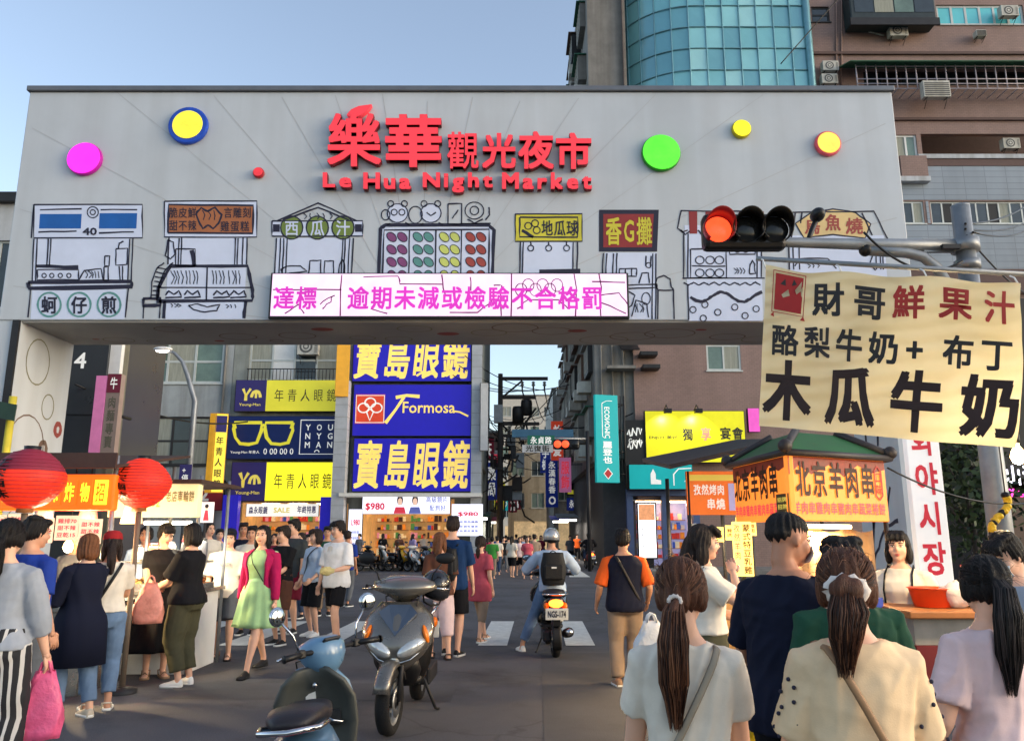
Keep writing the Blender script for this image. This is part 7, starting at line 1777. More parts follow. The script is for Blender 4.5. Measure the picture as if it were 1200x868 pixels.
# --- by the stalls on the right
x, y, h = at_head(1051, 623, 6.1)
p = Person('vendor in white shirt and black apron looking out beside the skewer cart', x, y, h, R(-38), tone=0, head=(.1, -.02), hands=[(.2, -.22, .95), (-.1, -.34, 1.0)]); p.body()
p.top(wt, 1.4, .47, .016, 1.1, wide=1.2); p.skirt(blk, .66, .3, .04, 40, 5, .008, 'apron'); p.pants(blk); p.shoes(M_black); p.hair('bob', 'black', bangs=True)
b = MB()
for sg in (1, -1): b.tube([p.surf(sg*.06*h, .66, False, .03), p.surf(sg*.06*h, .74, False, .03), p.surf(sg*.058*h, .81, False, .03), p.T((sg*.055*h, .01, .845*h)), p.surf(sg*.05*h, .8, True, .03), p.surf(-sg*.03*h, .66, True, .03)], .014, blk, 6, True, .4)
b.build('apron_strap', p.root, False)
b = MB(); b.box(p.wri[1]+V((0, -.08, .04)), (.09, .07, .24), mat('bottle_blue', (70, 90, 190), .35)); b.build('blue_carton', label='blue carton held by the vendor in the black apron', cat='carton', base=None).location = p.root.matrix_basis @ (p.wri[1]+V((0, -.08, -.08)))
x, y, h = at_head(823, 616, 5.6)
p = Person('woman in white tee and olive skirt with hand to her chin at the stall', x, y, h, R(78), tone=0, head=(.1, .1), hands=[(.10, -.34, 1.02), (-.03, -.19, 1.34)], elbows=[(.4, .6, -.5), (-.5, -.6, -1)]); p.body()
p.top(wt, .7, .57, .024, 1.1, wide=1.15); p.skirt(olv, .62, .3, .06, 44, 6, .012); p.shoes(M_white); p.hair('long', 'dark', .36, bangs=True)
tag(p.root, cat='person'); SKW = p
x, y, h = at_head(1190, 627, 4.5)
p = Person('black-haired person in face mask leaning in from the right edge', x, y, h, R(-75), 'm', tone=0, head=(.1, .35), lean=.12, hands=[(.15, -.3, 1.0), (-.15, -.3, 1.0)]); p.body(); p.top(lgry, .6, .47, .016); p.pants(blk); p.shoes(M_black); p.hair('short', 'black', bangs=True); p.mask(mat('mask_white', (216, 220, 222), .7))
# --- orange and navy man, middle
x, y, h = at_head(730, 621, 9.0)
p = Person('man in navy tee with bright orange sleeves and khaki trousers walking away', x, y, h, pi, 'm', fat=1.12, tone=1, head=(-.35, .05), feet=[(.1, .02), (-.1, -.05)], hands=[(.30, -.12, .84), (-.27, -.12, .86)]); p.body()
p.top(nvy, .95, .47, .018, 1.1, slm=org, wide=1.2)
p.pants(khk, .98, .016, 1.1); p.shoes(mat('shoe_tan', (150, 120, 96), .6)); p.hair('short', 'black'); p.strap(lblk, 1, .016, .034)
# --- left group at the stalls
x, y, h = at_head(14, 609, 5.3)
p = Person('woman in light grey top and black-and-white striped trousers at the left edge', x, y, h, pi+.05, head=(.1, .05), hands=[(.24, -.1, .8), (-.26, -.16, .76)]); p.body(); p.top(lgry, 1.45, .52, .02, 1.05, wide=1.2)
M_strip = bpy.data.materials.new('cloth_striped'); M_strip.use_nodes = True; _t = M_strip.node_tree; _p = _t.nodes['Principled BSDF']
_tc = _t.nodes.new('ShaderNodeTexCoord'); _s = _t.nodes.new('ShaderNodeSeparateXYZ'); _t.links.new(_tc.outputs['Object'], _s.inputs[0])
_m = _t.nodes.new('ShaderNodeMath'); _m.operation = 'MULTIPLY'; _m.inputs[1].default_value = 6.2832/.042; _t.links.new(_s.outputs['X'], _m.inputs[0])
_w = _t.nodes.new('ShaderNodeMath'); _w.operation = 'SINE'; _t.links.new(_m.outputs[0], _w.inputs[0])
_r = _t.nodes.new('ShaderNodeValToRGB'); _r.color_ramp.interpolation = 'CONSTANT'; _r.color_ramp.elements[0].color = (.015, .015, .018, 1); _r.color_ramp.elements[1].position = .45; _r.color_ramp.elements[1].color = (.55, .53, .5, 1)
_t.links.new(_w.outputs[0], _r.inputs[0]); _t.links.new(_r.outputs[0], _p.inputs['Base Color']); _p.inputs['Roughness'].default_value = .85
p.pants(M_strip, .99, .03, 1.35, taper=1.25); p.shoes(M_black); p.hair('pony', 'black', .3, strands=300, tiez=-.01)
PS = p
x, y, h = at_head(44, 607, 6.5)
p = Person('person in royal blue jersey between the striped-trouser woman and the stall', x, y, h, R(158), 'm', head=(-.2, .12), tone=1); p.body(); p.top(blu, .8, .48, .016, 1.1); p.pants(gry); p.shoes(M_black); p.hair('short', 'black')
x, y, h = at_head(105, 626, 7.5)
p = Person('woman with short brown hair in long navy cardigan and jeans facing the stall', x, y, h, R(-118), head=(-.1, .1), hands=[(.16, -.3, .98), (-.1, -.36, 1.0)], feet=[(.09, -.1, 0), (-.09, .1, 0)]); p.body(); p.top(C_('stone', (130, 124, 120)), .5, .52, .012); p.pants(jean, .93, .014); p.openjacket(nvy, .28, 1.8, .03, 60, 'cardigan', flare=.05); p.shoes(mat('shoe_beige', (196, 184, 164), .6)); p.hair('bob', 'chestnut')
x, y, h = at_head(133, 625, 7.8)
p = Person('woman in white tee, jeans and red cap with a brown shoulder bag at the stall', x, y, h, R(-150), head=(.0, .12), tone=1, hands=[(.1, -.32, .98), (-.12, -.36, 1.0)]); p.body(); p.top(wt, .7, .55, .016, 1.1, wide=1.15); p.pants(jean, .9, .014, 1.1); p.shoes(wt, style='sandal'); p.hair('long', 'dark', .3); p.cap(C_('cap_red', (150, 36, 40))); p.strap(lblk, -1, .014, .034); RC = p
x, y, h = at_head(196, 614, 9.5)
p = Person('woman in long black dress looking down at a phone beside the cream stall', x, y, h, R(28), head=(.25, .42), hands=[(.02, -.3, 1.06), (-.08, -.28, 1.02)]); p.body(); p.top(blk, .5, .52, .014); p.skirt(blk, .63, .17, .16, 56, 8, .022, 'dress_skirt', (-.05, 0)); p.shoes(mat('sandal_tan', (150, 122, 96), .6), style='sandal', solem=mat('sandal_tan', (150, 122, 96), .6)); p.hair('ponylow', 'black', .2, bangs=True); BD = p
x, y, h = at_head(226, 614, 9.0)
p = Person('woman with shoulder-length hair in black tee, olive trousers and white sneakers', x, y, h, R(-100), head=(-.2, .22), fat=1.08, hands=[(.1, -.36, 1.0), (-.05, -.36, 1.02)]); p.body(); p.top(blk, .85, .5, .024, 1.2, wide=1.4); p.pants(olv, .9, .03, 1.25, taper=.8); p.shoes(M_white); p.hair('bob', 'black')
# --- walking towards the camera
x, y, h = at_head(270, 621, 10.9)
p = Person('young man in white tee, grey shorts and dark cap walking towards the camera', x, y, h, R(8), 'm', head=(.1, .05), feet=[(.1, -.12), (-.1, .1)], hands=[(.26, -.1, .78), (-.27, -.02, .78)], fat=.95); p.body(); p.top(wt, .9, .47, .02, 1.15, wide=1.3); p.pants(gry, .46, .026, 1.15, name='shorts'); p.shoes(mat('sandal_brown', (110, 84, 70), .6), style='sandal', solem=M_black); p.hair('short', 'black'); p.cap(C_('cap_navy', (26, 30, 46)))
b = MB(); b.text('NORTH', lambda a, c, d=0: p.surf(-.07+.14*a, .715+.03*c, False, .04+d), C_('print_grey', (150, 140, 140)), 0, 0, 1, 1, bold=.01); b.build('shirt_print', p.root, False)
x, y, h = at_head(309, 616, 9.8)
p = Person('smiling woman in mint green dress and magenta cardigan striding forward', x, y, h, R(-12), head=(.15, 0), feet=[(.07, -.34, 0), (-.07, .3, .03)], hands=[(.26, -.08, .76), (-.27, .03, .78)], knees=[(.0, -1, .2), (0, -1, .1)]); p.body(); p.top(grn, .25, .58, .012); p.skirt(grn, .64, .31, .15, 56, 10, .014, 'dress_skirt'); p.openjacket(mag, .5, 1.9, .026, 75, 'cardigan'); p.shoes(M_black, solem=M_black); p.hair('long', 'black', .28)
p.strap(lblk, -1, .005, .02, .56); p.bodyo['label'] = 'bare-legged walking body'; del p.bodyo['label']; GDW = p
x, y, h = at_head(333, 617, 12.2)
p = Person('young person in black tee with folded hands just behind the magenta cardigan', x, y, h, R(-30), 'm', head=(-.2, .08), hands=[(.02, -.28, .98), (-.06, -.3, .96)], fat=.95); p.body(); p.top(blk, .8, .48, .016, wide=1.15); p.pants(brn, .45, .025, 1.2, name='shorts'); p.shoes(M_black); p.hair('short', 'dark', bangs=True)
x, y, h = at_head(345, 609, 13.6)
p = Person('taller man in dark grey tee behind the person in black tee', x, y, h, R(-20), 'm', head=(-.3, .05), fat=1.05, hands=[(.26, -.1, .8), (-.28, -.1, .82)]); p.body(); p.top(C_('slate', (62, 68, 72)), .8, .48, .016, wide=1.15); p.pants(mar, .46, .02, 1.2, name='shorts'); p.shoes(M_black); p.hair('short', 'black')
x, y, h = at_head(371, 620, 13.2)
p = Person('woman in pale blue shirt with dark strap left of the man in white shirt', x, y, h, R(-40), head=(-.2, .05), hands=[(.2, -.2, .9), (-.22, -.14, .84)]); p.body(); p.top(pbl, 1.5, .5, .02, 1.1, wide=1.2); p.pants(blk, .5, .02, 1.1, name='shorts'); p.shoes(M_white); p.hair('bob', 'dark', bangs=True); p.strap(lblk, 1, .016, .034)
x, y, h = at_head(397, 611, 12.2)
p = Person('man in open-necked white shirt and black shorts carrying a grey hat', x, y, h, R(-32), 'm', head=(-.25, .05), feet=[(.1, -.1), (-.1, .16)], hands=[(.22, -.3, 1.08), (-.26, -.1, .82)]); p.body(); p.top(C_('bright_white', (236, 234, 232)), .95, .46, .02, 1.3, wide=1.25, neck=.825); p.pants(blk, .42, .012, 1.1, name='shorts'); p.shoes(M_white); p.hair('short', 'black', bangs=True); WM = p
b = MB()
for t in (-1, 1): b.fill([(0, 0), (t*.05, -.02), (t*.03, -.1)], lambda a, c, d=0: p.surf(a, .80+c*.5, False, .04), wt)
b.build('shirt_collar', p.root, False, solid=.004)
# --- backs in the middle
x, y, h = at_head(531, 606, 11.2)
p = Person('man in deep blue tee and black shorts with a black backpack seen from behind', x, y, h, R(168), 'm', head=(.2, .1), fat=1.05, hands=[(.24, -.12, .82), (-.25, -.2, .86)], feet=[(.1, -.05), (-.12, .08)]); p.body(); p.top(dblue, .85, .47, .02, 1.1, wide=1.2); p.pants(blk, .45, .024, 1.15, name='shorts'); p.shoes(M_black); p.hair('short', 'dark'); BP = p
x, y, h = at_head(516, 624, 10.9)
p = Person('brown-haired woman in pale pink trousers partly hidden by the grey scooter', x, y, h, R(200), head=(-.4, .1), feet=[(.08, -.1), (-.1, .12)]); p.body(); p.top(brn, .8, .5, .016); p.pants(pnk, .72, .022, 1.2); p.shoes(M_black, style='sandal', solem=M_black); p.hair('long', 'chestnut', .25)
x, y, h = at_head(563, 628, 12.6)
p = Person('woman in salmon pink tunic on the crossing beside the blue tee backpacker', x, y, h, R(150), head=(.3, .1), feet=[(.08, -.3), (-.1, .14)]); p.body(); p.top(sal, .7, .38, .018, 1.3, wide=1.2); p.pants(khk, .7, .012); p.shoes(mat('sandal_tan', (150, 122, 96), .6), style='sandal'); p.hair('ponylow', 'dark', .22)
# --- second line behind the walkers
for i, (lab, px, py, Y, rz, sex, tm, bm, hs_, cl) in enumerate((
    ('person in white tank with bag strap at the red fascia, beside the olive trousers', 246, 612, 14.5, .9, 'f', wt, blk, 'pony', 'black'),
    ('dark-haired man in white shirt between the cap wearer and the mint dress', 296, 617, 13.4, .1, 'm', wt, gry, 'short', 'black'),
    ('person in navy top glimpsed behind the capped young man', 286, 613, 15.2, .3, 'm', nvy, blk, 'short', 'dark'),
    ('woman in dark blouse queuing between the black dress and the cream counter', 240, 622, 16.5, -.8, 'f', gry, jeand, 'bob', 'dark'),
    ('short-haired vendor in grey tee behind the left food stall counter', 92, 622, 9.6, -.2, 'm', gry, blk, 'short', 'black'),
    ('vendor in pale blue top behind the cream stall counter', 172, 617, 11.0, .2, 'f', pbl, jeand, 'ponylow', 'black'),
    ('girl in khaki top walking behind the pale blue shirt', 353, 624, 16.0, -.3, 'f', khk, jeand, 'long', 'dark'),
    ('man in dark green tee behind the white-shirted man', 384, 617, 16.5, .2, 'm', dgn, khk, 'short', 'black'),
    ('woman in salmon top between the white tee and the mint dress', 286, 624, 17.5, -.2, 'f', sal, blk, 'bob', 'black'),
    ('man in light grey tee at the far left of the crossing crowd', 258, 620, 17, .5, 'm', lgry, jeand, 'short', 'black'),
    ('woman in maroon blouse far behind the magenta cardigan', 322, 625, 19, .1, 'f', mar, blk, 'long', 'black'),
    ('man in royal blue tee at the right end of the crossing crowd', 408, 622, 18.5, 2.8, 'm', blu, gry, 'short', 'dark'),
    ('person in black jacket standing at the glasses shop doorway', 362, 626, 20, .4, 'm', blk, jeand, 'short', 'black'))):
    x, y, h = at_head(px, py, Y); p = Person(lab, x, y, h, rz, sex, tone=i % 3); p.body(); p.top(tm, .8, .48, .018, wide=1.15); p.pants(bm, .95, .014); p.shoes(M_black); p.hair(hs_, cl)
# --- distant strollers in the alley
far = [('far stroller in bright green shirt near the price lightbox', 577, 633, 30, 3.0, 'm', tqs, khk), ('far stroller in white tee left of the dark trousers pair', 600, 628, 31, 2.8, 'f', wt, blk), ('far stroller in pale pink top in the middle of the alley', 609, 630, 32, .2, 'f', pnk, blk), ('far stroller in pale blue tee beside the beige shirt', 615, 627, 33, 3.1, 'm', pbl, wt), ('far stroller in beige shirt and brown shorts in the alley', 626, 626, 31, 3.3, 'm', khk, brn), ('far stroller in black left of the white tee in the alley', 590, 629, 35, .4, 'm', blk, gry), ('far stroller in maroon further up the alley', 634, 627, 42, .2, 'f', mar, blk), ('far stroller in grey right of the scooter rider helmet', 605, 626, 44, 3.0, 'm', gry, jeand), ('far stroller in cream deep in the alley', 621, 627, 47, .1, 'f', crm, blk), ('far stroller in navy deep in the alley', 593, 627, 46, 3.1, 'm', nvy, khk),
       ('shopper in black at the counter of the glasses shop', 449, 628, 39, 3.0, 'f', blk, blk), ('shopper in red-brown top outside the glasses shop', 468, 630, 37.6, .5, 'f', brn, gry), ('shopper in pale lilac by the parked scooters', 484, 632, 37.4, 2.4, 'f', C_('lilac', (170, 150, 190)), jeand), ('clerk in white shirt inside the glasses shop', 497, 630, 41, .1, 'm', wt, blk), ('passer-by in grey tee by the pale price board', 421, 634, 37.2, -.6, 'm', gry, jeand), ('passer-by in pale top by the left of the parked scooters', 408, 632, 36.9, .6, 'f', pnk, blk), ('far stroller in white shirt walking away right of the green shirt', 583, 629, 33, 3.0, 'm', wt, jeand), ('far stroller in dark red top left of the silver helmet', 618, 628, 29.5, .3, 'f', sal, khk), ('far stroller in black dress in the centre of the alley', 612, 628, 38, .1, 'f', blk, blk), ('far stroller in pale yellow tee at the alley mouth', 596, 629, 37.5, 2.9, 'm', crm, gry), ('far stroller in slate top by the far scooter rider', 668, 627, 43, .3, 'm', gry, blk), ('far stroller in royal blue deep on the left of the alley', 582, 628, 41, .2, 'm', blu, blk), ('far stroller in mint top deep in the alley', 628, 627, 50, .1, 'f', grn, jeand), ('far stroller in magenta at the left kerb of the alley', 572, 630, 36, 3.0, 'f', mag, blk),
       ('far stroller in orange vest under the parking sign', 676, 626, 50, .2, 'm', org, blk)]
for lab, px, py, Y, rz, sex, tm, bm in far:
    x, y, h = at_head(px, py, Y); h = min(max(h, 1.5), 1.78)
    p = Person(lab, x, y, h, rz, sex, tone=0, feet=[(.09, -.14), (-.09, .12)], group='far strollers and shoppers', z=.13 if 36.5 < Y and px < 560 else 0); p.body(); p.top(tm, .8, .48, .02, 1.1, wide=1.15); p.pants(bm, .95 if sex == 'm' else .5, .014); p.hair('short' if sex == 'm' else 'long', 'black', .25)
# ------------------------------------------------------------------ things people carry
def bag_thing(name, label, cat, loc, rz=0): return thing(name, label, cat, loc, rz)
def world_of(p, q): return p.root.matrix_basis @ V(q)
M_plpink = mat('plastic_pink', (226, 96, 140), .35, var=.15, vs=6, bump=.6, bs=16, trans=.0); M_plwhite = mat('plastic_white', (226, 226, 226), .35, var=.08, vs=6, bump=.6, bs=16); M_plyel = mat('plastic_yellow', (214, 178, 34), .35, var=.15, bump=.5, bs=16)
def plastic_bag(label, top, w, h, m, rz=0, d=.12):
    top = V(top); o = thing('carrier_bag', label, 'bag', (top.x, top.y, top.z-h), rz); b = MB(); rows = []
    for j in range(9):
        t = j/8; wv = w*(.35+.65*min(1, t*1.8))*(1-.12*max(0, t-.8)*5); dv = d*(.25+.75*min(1, t*1.6)); z = h*(1-t)
        rows.append([V((wv/2*math.copysign(abs(math.cos(a))**.7, math.cos(a))+.012*math.sin(a*5+j), dv/2*math.copysign(abs(math.sin(a))**.7, math.sin(a))+.012*math.cos(a*4+j*2), z)) for a in [i*2*math.pi/22 for i in range(22)]])
    b.loft(rows, m); b.build('bag_body', o, False); b = MB()
    for y in (-.02, .02): b.tube([V((-w*.14, y, h*.97)), V((-w*.08, y, h*1.12)), V((0, y, h*1.17)), V((w*.08, y, h*1.12)), V((w*.14, y, h*.97))], .008, m, 6)
    b.build('handle', o, False); return o
w = world_of(PS, PS.wri[1]+V((0, -.02, -.1))); plastic_bag('pink plastic carrier bag hanging from the hand of the striped-trouser woman', w, .26, .42, M_plpink, .3)
w = world_of(PS, PS.wri[1]+V((0, -.02, -.06))); w = P(50, 770, 5.6)
plastic_bag('white plastic bag peeking out behind the white tee at the front', P(763, 727, 6.4), .3, .34, M_plwhite, .2)
w = world_of(SKW, SKW.wri[0]+V((0, -.02, -.1))); plastic_bag('rosy plastic bag in the lowered hand of the olive-skirt woman', w, .18, .36, mat('plastic_rose', (220, 150, 140), .35, var=.15, bump=.6, bs=16), .4)
plastic_bag('yellow plastic bag low between the white tee and the navy man', P(881, 835, 3.9), .16, .3, M_plyel, .2)
w = world_of(BD, BD.wri[0]); 
def phone(label, w, rz): 
    o = thing('mobile_phone', label, 'phone', tuple(w), rz); b = MB(); b.box((0, 0, 0), (.075, .012, .15), M_black, Matrix.Rotation(.9, 3, 'X')); b.build('phone_case', o, False, bevel=.005); b = MB(); b.box((0, .0105*.78, .0), (.064, .002, .135), mat('phone_screen', (180, 200, 220), .2, emit=.5), Matrix.Rotation(.9, 3, 'X')); b.build('screen', o, False)
phone('dark phone in the hand of the woman in the long black dress', world_of(BD, BD.wri[0]+V((-.02, -.09, .03))), BD.root.rotation_euler.z)
# brown shoulder bag, backpack, hat, pink film bags
o = thing('shoulder_bag', 'dark brown leather shoulder bag at the hip of the red-capped woman', 'bag', world_of(RC, (.2, .03, .72)), RC.root.rotation_euler.z)
b = MB(); b.ell((0, 0, .12), (.1, .17, .15), mat('leather_brown', (86, 54, 40), .5, var=.2), None, 18, 12); b.build('bag_body', o, False)
b = MB(); b.ell((.075, 0, .16), (.05, .14, .08), mat('leather_brown', (86, 54, 40), .5), None, 14, 10); b.build('flap', o, False)
b = MB(); b.tube([V((0, -.1, .22)), V((-.04, -.09, .5)), V((-.05, 0, .6)), V((-.04, .09, .5)), V((0, .1, .22))], .01, leather, 6); b.build('handle', o, False)
def backpack(label, p, m, size=(.30, .16, .42), zf=.655, yb=None):
    H = p.H; q = p.T((0, p.prof(.7)[1]*H*p.fat+.03+size[1]/2, zf*H)); o = thing('backpack', label, 'backpack', world_of(p, q), p.root.rotation_euler.z)
    b = MB(); rows = []
    for j in range(9):
        t = j/8; s_ = .8+.2*math.sin(pi*min(1, t*1.1)); z = (t-.5)*size[2]
        rows.append([V((size[0]/2*s_*math.copysign(abs(math.cos(a))**.6, math.cos(a)), size[1]/2*s_*math.copysign(abs(math.sin(a))**.6, math.sin(a)), z)) for a in [i*2*pi/24 for i in range(24)]])
    b.loft(rows, m); b.build('bag_body', o, False, bevel=.012)
    b = MB(); b.box((0, size[1]/2+.018, -.1*size[2]), (size[0]*.72, .05, size[2]*.45), m); b.build('front_pocket', o, False, bevel=.02)
    b = MB(); b.tube([V((-.04, -.02, size[2]*.5)), V((0, -.02, size[2]*.56)), V((.04, -.02, size[2]*.5))], .008, m, 6); b.build('top_handle', o, False)
    b = MB()
    inv = lambda v: (v-q)
    for sg in (1, -1): b.tube([inv(p.surf(sg*.05*H, .56, True, .03)), inv(p.surf(sg*.085*H, .62, False, .03)), inv(p.surf(sg*.07*H, .75, False, .03)), inv(p.T((sg*.065*H, 0, .845*H))), inv(p.surf(sg*.055*H, .79, True, .03))], .018, m, 6, True, .4)
    b.build('shoulder_strap', o, False)
    b = MB(); b.box((.0, size[1]/2+.046, .02), (.07, .004, .022), M_lit if False else M_white); b.build('logo_patch', o, False); return o
M_packb = mat('nylon_black', (22, 23, 26), .6, var=.2, bump=.3, bs=60)
backpack('black backpack worn over the deep blue tee', BP, M_packb)
o = thing('cloth_bundle', 'pale yellow cloth bundle held by the man in the white shirt', 'cloth', world_of(WM, WM.wri[0]+V((-.02, -.1, 0))), .3)
b = MB(); b.ell((0, 0, 0), (.1, .05, .06), mat('cloth_lemon', (206, 190, 130), .8, bump=.4), None, 18, 12)
for v_ in range(len(b.v)): q = V(b.v[v_]); b.v[v_] = tuple(q*(1+.45*noise.noise(q*24)))
b.build('folded_cloth', o, False)
o = thing('shopping_bag', 'pink film shopping bag held between the two women in black', 'bag', P(196, 725, 9.0))
plast = mat('film_salmon', (216, 140, 124), .3, var=.25, vs=6, bump=.6, bs=14)
bpy.data.objects.remove(o); plastic_bag('pink film shopping bag hanging by the lantern pole at the stall', P(177, 682, 8.7), .3, .42, plast, .3)
# ------------------------------------------------------------------ scooters
M_tyre = mat('tyre', (26, 26, 27), .85, var=.2, bump=.4, bs=90); M_chrome = mat('chrome', (205, 206, 208), .12, metal=1.0, var=.05); M_seat = mat('seat_vinyl', (40, 37, 42), .42, var=.15, bump=.15, bs=120)
M_amber = mat('indicator_amber', (236, 120, 24), .25, var=.1); M_tailoff = mat('tail_red', (150, 20, 24), .25, var=.1); M_tailon = mat('tail_lit', (255, 96, 30), .3, emit=5.5, ecol=(255, 84, 24), var=.5, vs=16); M_headl = mat('headlight_glass', (206, 208, 206), .08, metal=.5, var=.15, vs=12)
M_plate = mat('plate_white', (222, 222, 216), .4, var=.05); M_mir = mat('mirror_glass', (150, 160, 166), .04, metal=1, var=0)
def sx(c, hu, hv, axes, pw=2.6, n=20):
    """super-ellipse section"""
    u, v = V(axes[0]), V(axes[1]); c = V(c); out = []
    for j in range(n):
        a = 2*pi*j/n; q, w = math.cos(a), math.sin(a)
        out.append(c+u*(hu*math.copysign(abs(q)**(2/pw), q))+v*(hv*math.copysign(abs(w)**(2/pw), w)))
    return out
XY, XZ = ((1, 0, 0), (0, 1, 0)), ((1, 0, 0), (0, 0, 1))
def scooter(label, loc, rz, paint, paint2, steer=0.0, retro=False, lit=False, plate='NLS-174', group=None, lean=0.0, detail=True, roll=0.0, sc=1.0):
    o = thing('motor_scooter', label, 'scooter', loc, rz, group)
    o.rotation_euler = (0, roll, rz); o.scale = (sc, sc, sc)
    SM = Matrix.Translation((0, -.45, 0)) @ Matrix.Rotation(steer, 4, 'Z') @ Matrix.Translation((0, .45, 0))
    def bl(b, name, par=None, st=False, bev=0):
        if st: b.v = [tuple(SM @ V(q)) for q in b.v]
        return b.build(name, par or o, False, bevel=bev)
    for y, st, nm in ((-.68, True, 'front_wheel'), (.62, False, 'rear_wheel')):
        T = Matrix.Translation((0, y, .235)) @ Matrix.Rotation(pi/2, 4, 'Y')
        b = MB(); b.lathe([(.03, -.06), (.045, -.05), (.05, .05), (.03, .06)], M_dark, T, 16); w = bl(b, nm, None, st)
        b = MB(); b.lathe([(.165, -.045), (.2, -.055), (.228, -.04), (.236, 0), (.228, .04), (.2, .055), (.165, .045), (.165, -.045)], M_tyre, T, 32); bl(b, 'tyre', w, st)
        b = MB(); b.lathe([(.166, -.04), (.15, -.035), (.15, .035), (.166, .04)], M_galv, T, 28)
        for k in range(5): a = k*2*pi/5; b.tube([T @ V((.04*math.cos(a), .04*math.sin(a), 0)), T @ V((.155*math.cos(a), .155*math.sin(a), 0))], .018, M_galv, 6)
        b.lathe([(.06, .05), (.11, .052), (.11, .056), (.06, .056)], M_steel, T, 24); bl(b, 'rim', w, st)
    b = MB()          # front mudguard
    rows = [[V((math.copysign(abs(math.cos(t))**.7, math.cos(t))*.064, -.68-math.sin(a)*(.25+.05*math.sin(t)), .235+math.cos(a)*(.25+.05*math.sin(t)))) for t in [pi*i/10 for i in range(11)]] for a in [R(-62)+R(132)*k/10 for k in range(11)]]
    b.loft(rows, paint, False, True, False); f = bl(b, 'front_fender', None, True); md = f.modifiers.new('s', 'SOLIDIFY'); md.thickness = .008
    b = MB()
    for x in (.065, -.065): b.tube([(x, -.68, .235), (x, -.6, .5), (x*.8, -.53, .62)], .022, M_dark, 8)
    bl(b, 'fork', None, True)
    b = MB()          # front apron
    if retro: S = [(.36, -.46, .16, .03), (.5, -.49, .22, .045), (.68, -.47, .235, .05), (.82, -.42, .2, .05), (.93, -.37, .11, .045)]
    else: S = [(.42, -.50, .06, .06), (.48, -.54, .13, .10), (.55, -.565, .205, .13), (.64, -.555, .272, .14), (.74, -.515, .285, .125), (.83, -.46, .25, .105), (.93, -.40, .16, .07)]
    b.loft([sx((0, y, z), hw, hd, XY, 2.3 if retro else 1.75) for z, y, hw, hd in S], paint); ap = bl(b, 'front_fairing')
    if not retro:
        b = MB()      # dark V panel and edges
        yv = lambda z: -.70+(z-.58)*.62
        b.add([(-.15, yv(.86)-.03, .86), (0, yv(.70)-.045, .70), (.15, yv(.86)-.03, .86), (.085, yv(.9)+.01, .915), (-.085, yv(.9)+.01, .915)], [(0, 1, 4), (1, 2, 3), (1, 3, 4)], mat('panel_bluegrey', (66, 78, 96), .25, coat=.5)); pn = bl(b, 'centre_panel', ap); md = pn.modifiers.new('s', 'SOLIDIFY'); md.thickness = .02
        for sg in (1, -1):
            b = MB(); b.ell((sg*.125, -.652, .615), (.125, .05, .05), M_headl, Matrix.Rotation(sg*.5, 3, 'Z') @ Matrix.Rotation(-sg*.45, 3, 'Y'), 18, 10); bl(b, 'headlight', ap)
            b = MB(); b.ell((sg*.225, -.57, .70), (.022, .06, .075), M_amber, Matrix.Rotation(-sg*.3, 3, 'Y'), 12, 8); bl(b, 'indicator', ap)
            b = MB(); b.tube([(sg*.02, -.69, .50), (sg*.12, -.665, .53), (sg*.225, -.58, .61), (sg*.275, -.5, .74)], .012, M_chrome, 6, True, .6); bl(b, 'chrome_trim', ap)
        b = MB(); b.ell((0, -.64, .53), (.05, .05, .05), M_headl, None, 14, 8); bl(b, 'position_lamp', ap)
        b = MB(); b.loft([sx((0, y, z), hw, hd, XY, 2.4) for z, y, hw, hd in [(.30, -.36, .13, .07), (.42, -.40, .17, .10), (.52, -.46, .15, .08)]], M_black); bl(b, 'lower_cowl')
    b = MB()          # inner leg shield
    rows = [[V((x*hw, y+.10*abs(x)**2-.02, z)) for x in [-1+.2*i for i in range(11)]] for z, y, hw in ((.34, -.36, .17), (.45, -.385, .225), (.6, -.39, .25), (.75, -.365, .245), (.86, -.33, .19), (.94, -.3, .1))]
    b.loft(rows, mat('leg_shield_grey', (72, 74, 70), .5, var=.2, vs=4) if retro else M_black, False, True, False); ls = bl(b, 'leg_shield'); md = ls.modifiers.new('s', 'SOLIDIFY'); md.thickness = .025
    if retro:
        b = MB(); b.lathe([(.0, .0), (.036, 0), (.044, .006), (.044, .012), (.034, .014)], M_chrome, Matrix.Translation((.13, -.345, .66)) @ Matrix.Rotation(-pi/2, 4, 'X'), 20); bl(b, 'cup_ring', ls)
        b = MB(); b.box((.03, -.352, .76), (.06, .012, .065), M_plate); bl(b, 'sticker', ls)
        b = MB(); b.box((-.07, -.36, .63), (.15, .06, .09), M_dark); b.tube([(-.03, -.33, .66), (-.10, -.3, .62), (-.16, -.33, .6)], .012, M_chrome, 6); bl(b, 'glove_box', ls, False, .012)
        b = MB(); b.lathe([(0, .0), (.02, .0), (.02, .02), (0, .022)], M_chrome, Matrix.Translation((0, -.33, .83)) @ Matrix.Rotation(-pi/2, 4, 'X'), 14); bl(b, 'key_lock', ls)
    b = MB(); b.loft([sx((0, y, .335), hw, .035, XZ, 4) for y, hw in ((-.40, .16), (-.2, .165), (0, .16), (.1, .14))], M_black); bl(b, 'floorboard')
    b = MB()          # rear body
    if retro: S = [(-.08, .52, .10, .17), (.05, .53, .155, .19), (.22, .55, .19, .17), (.42, .57, .195, .15), (.6, .60, .16, .13), (.74, .62, .09, .09)]
    else: S = [(-.08, .52, .10, .17), (.05, .55, .15, .17), (.22, .59, .17, .13), (.42, .64, .168, .11), (.6, .69, .135, .09), (.76, .73, .085, .055)]
    b.loft([sx((0, y, z), hw, hh, XZ, 2.6) for y, z, hw, hh in S], paint2); rb_ = bl(b, 'rear_body')
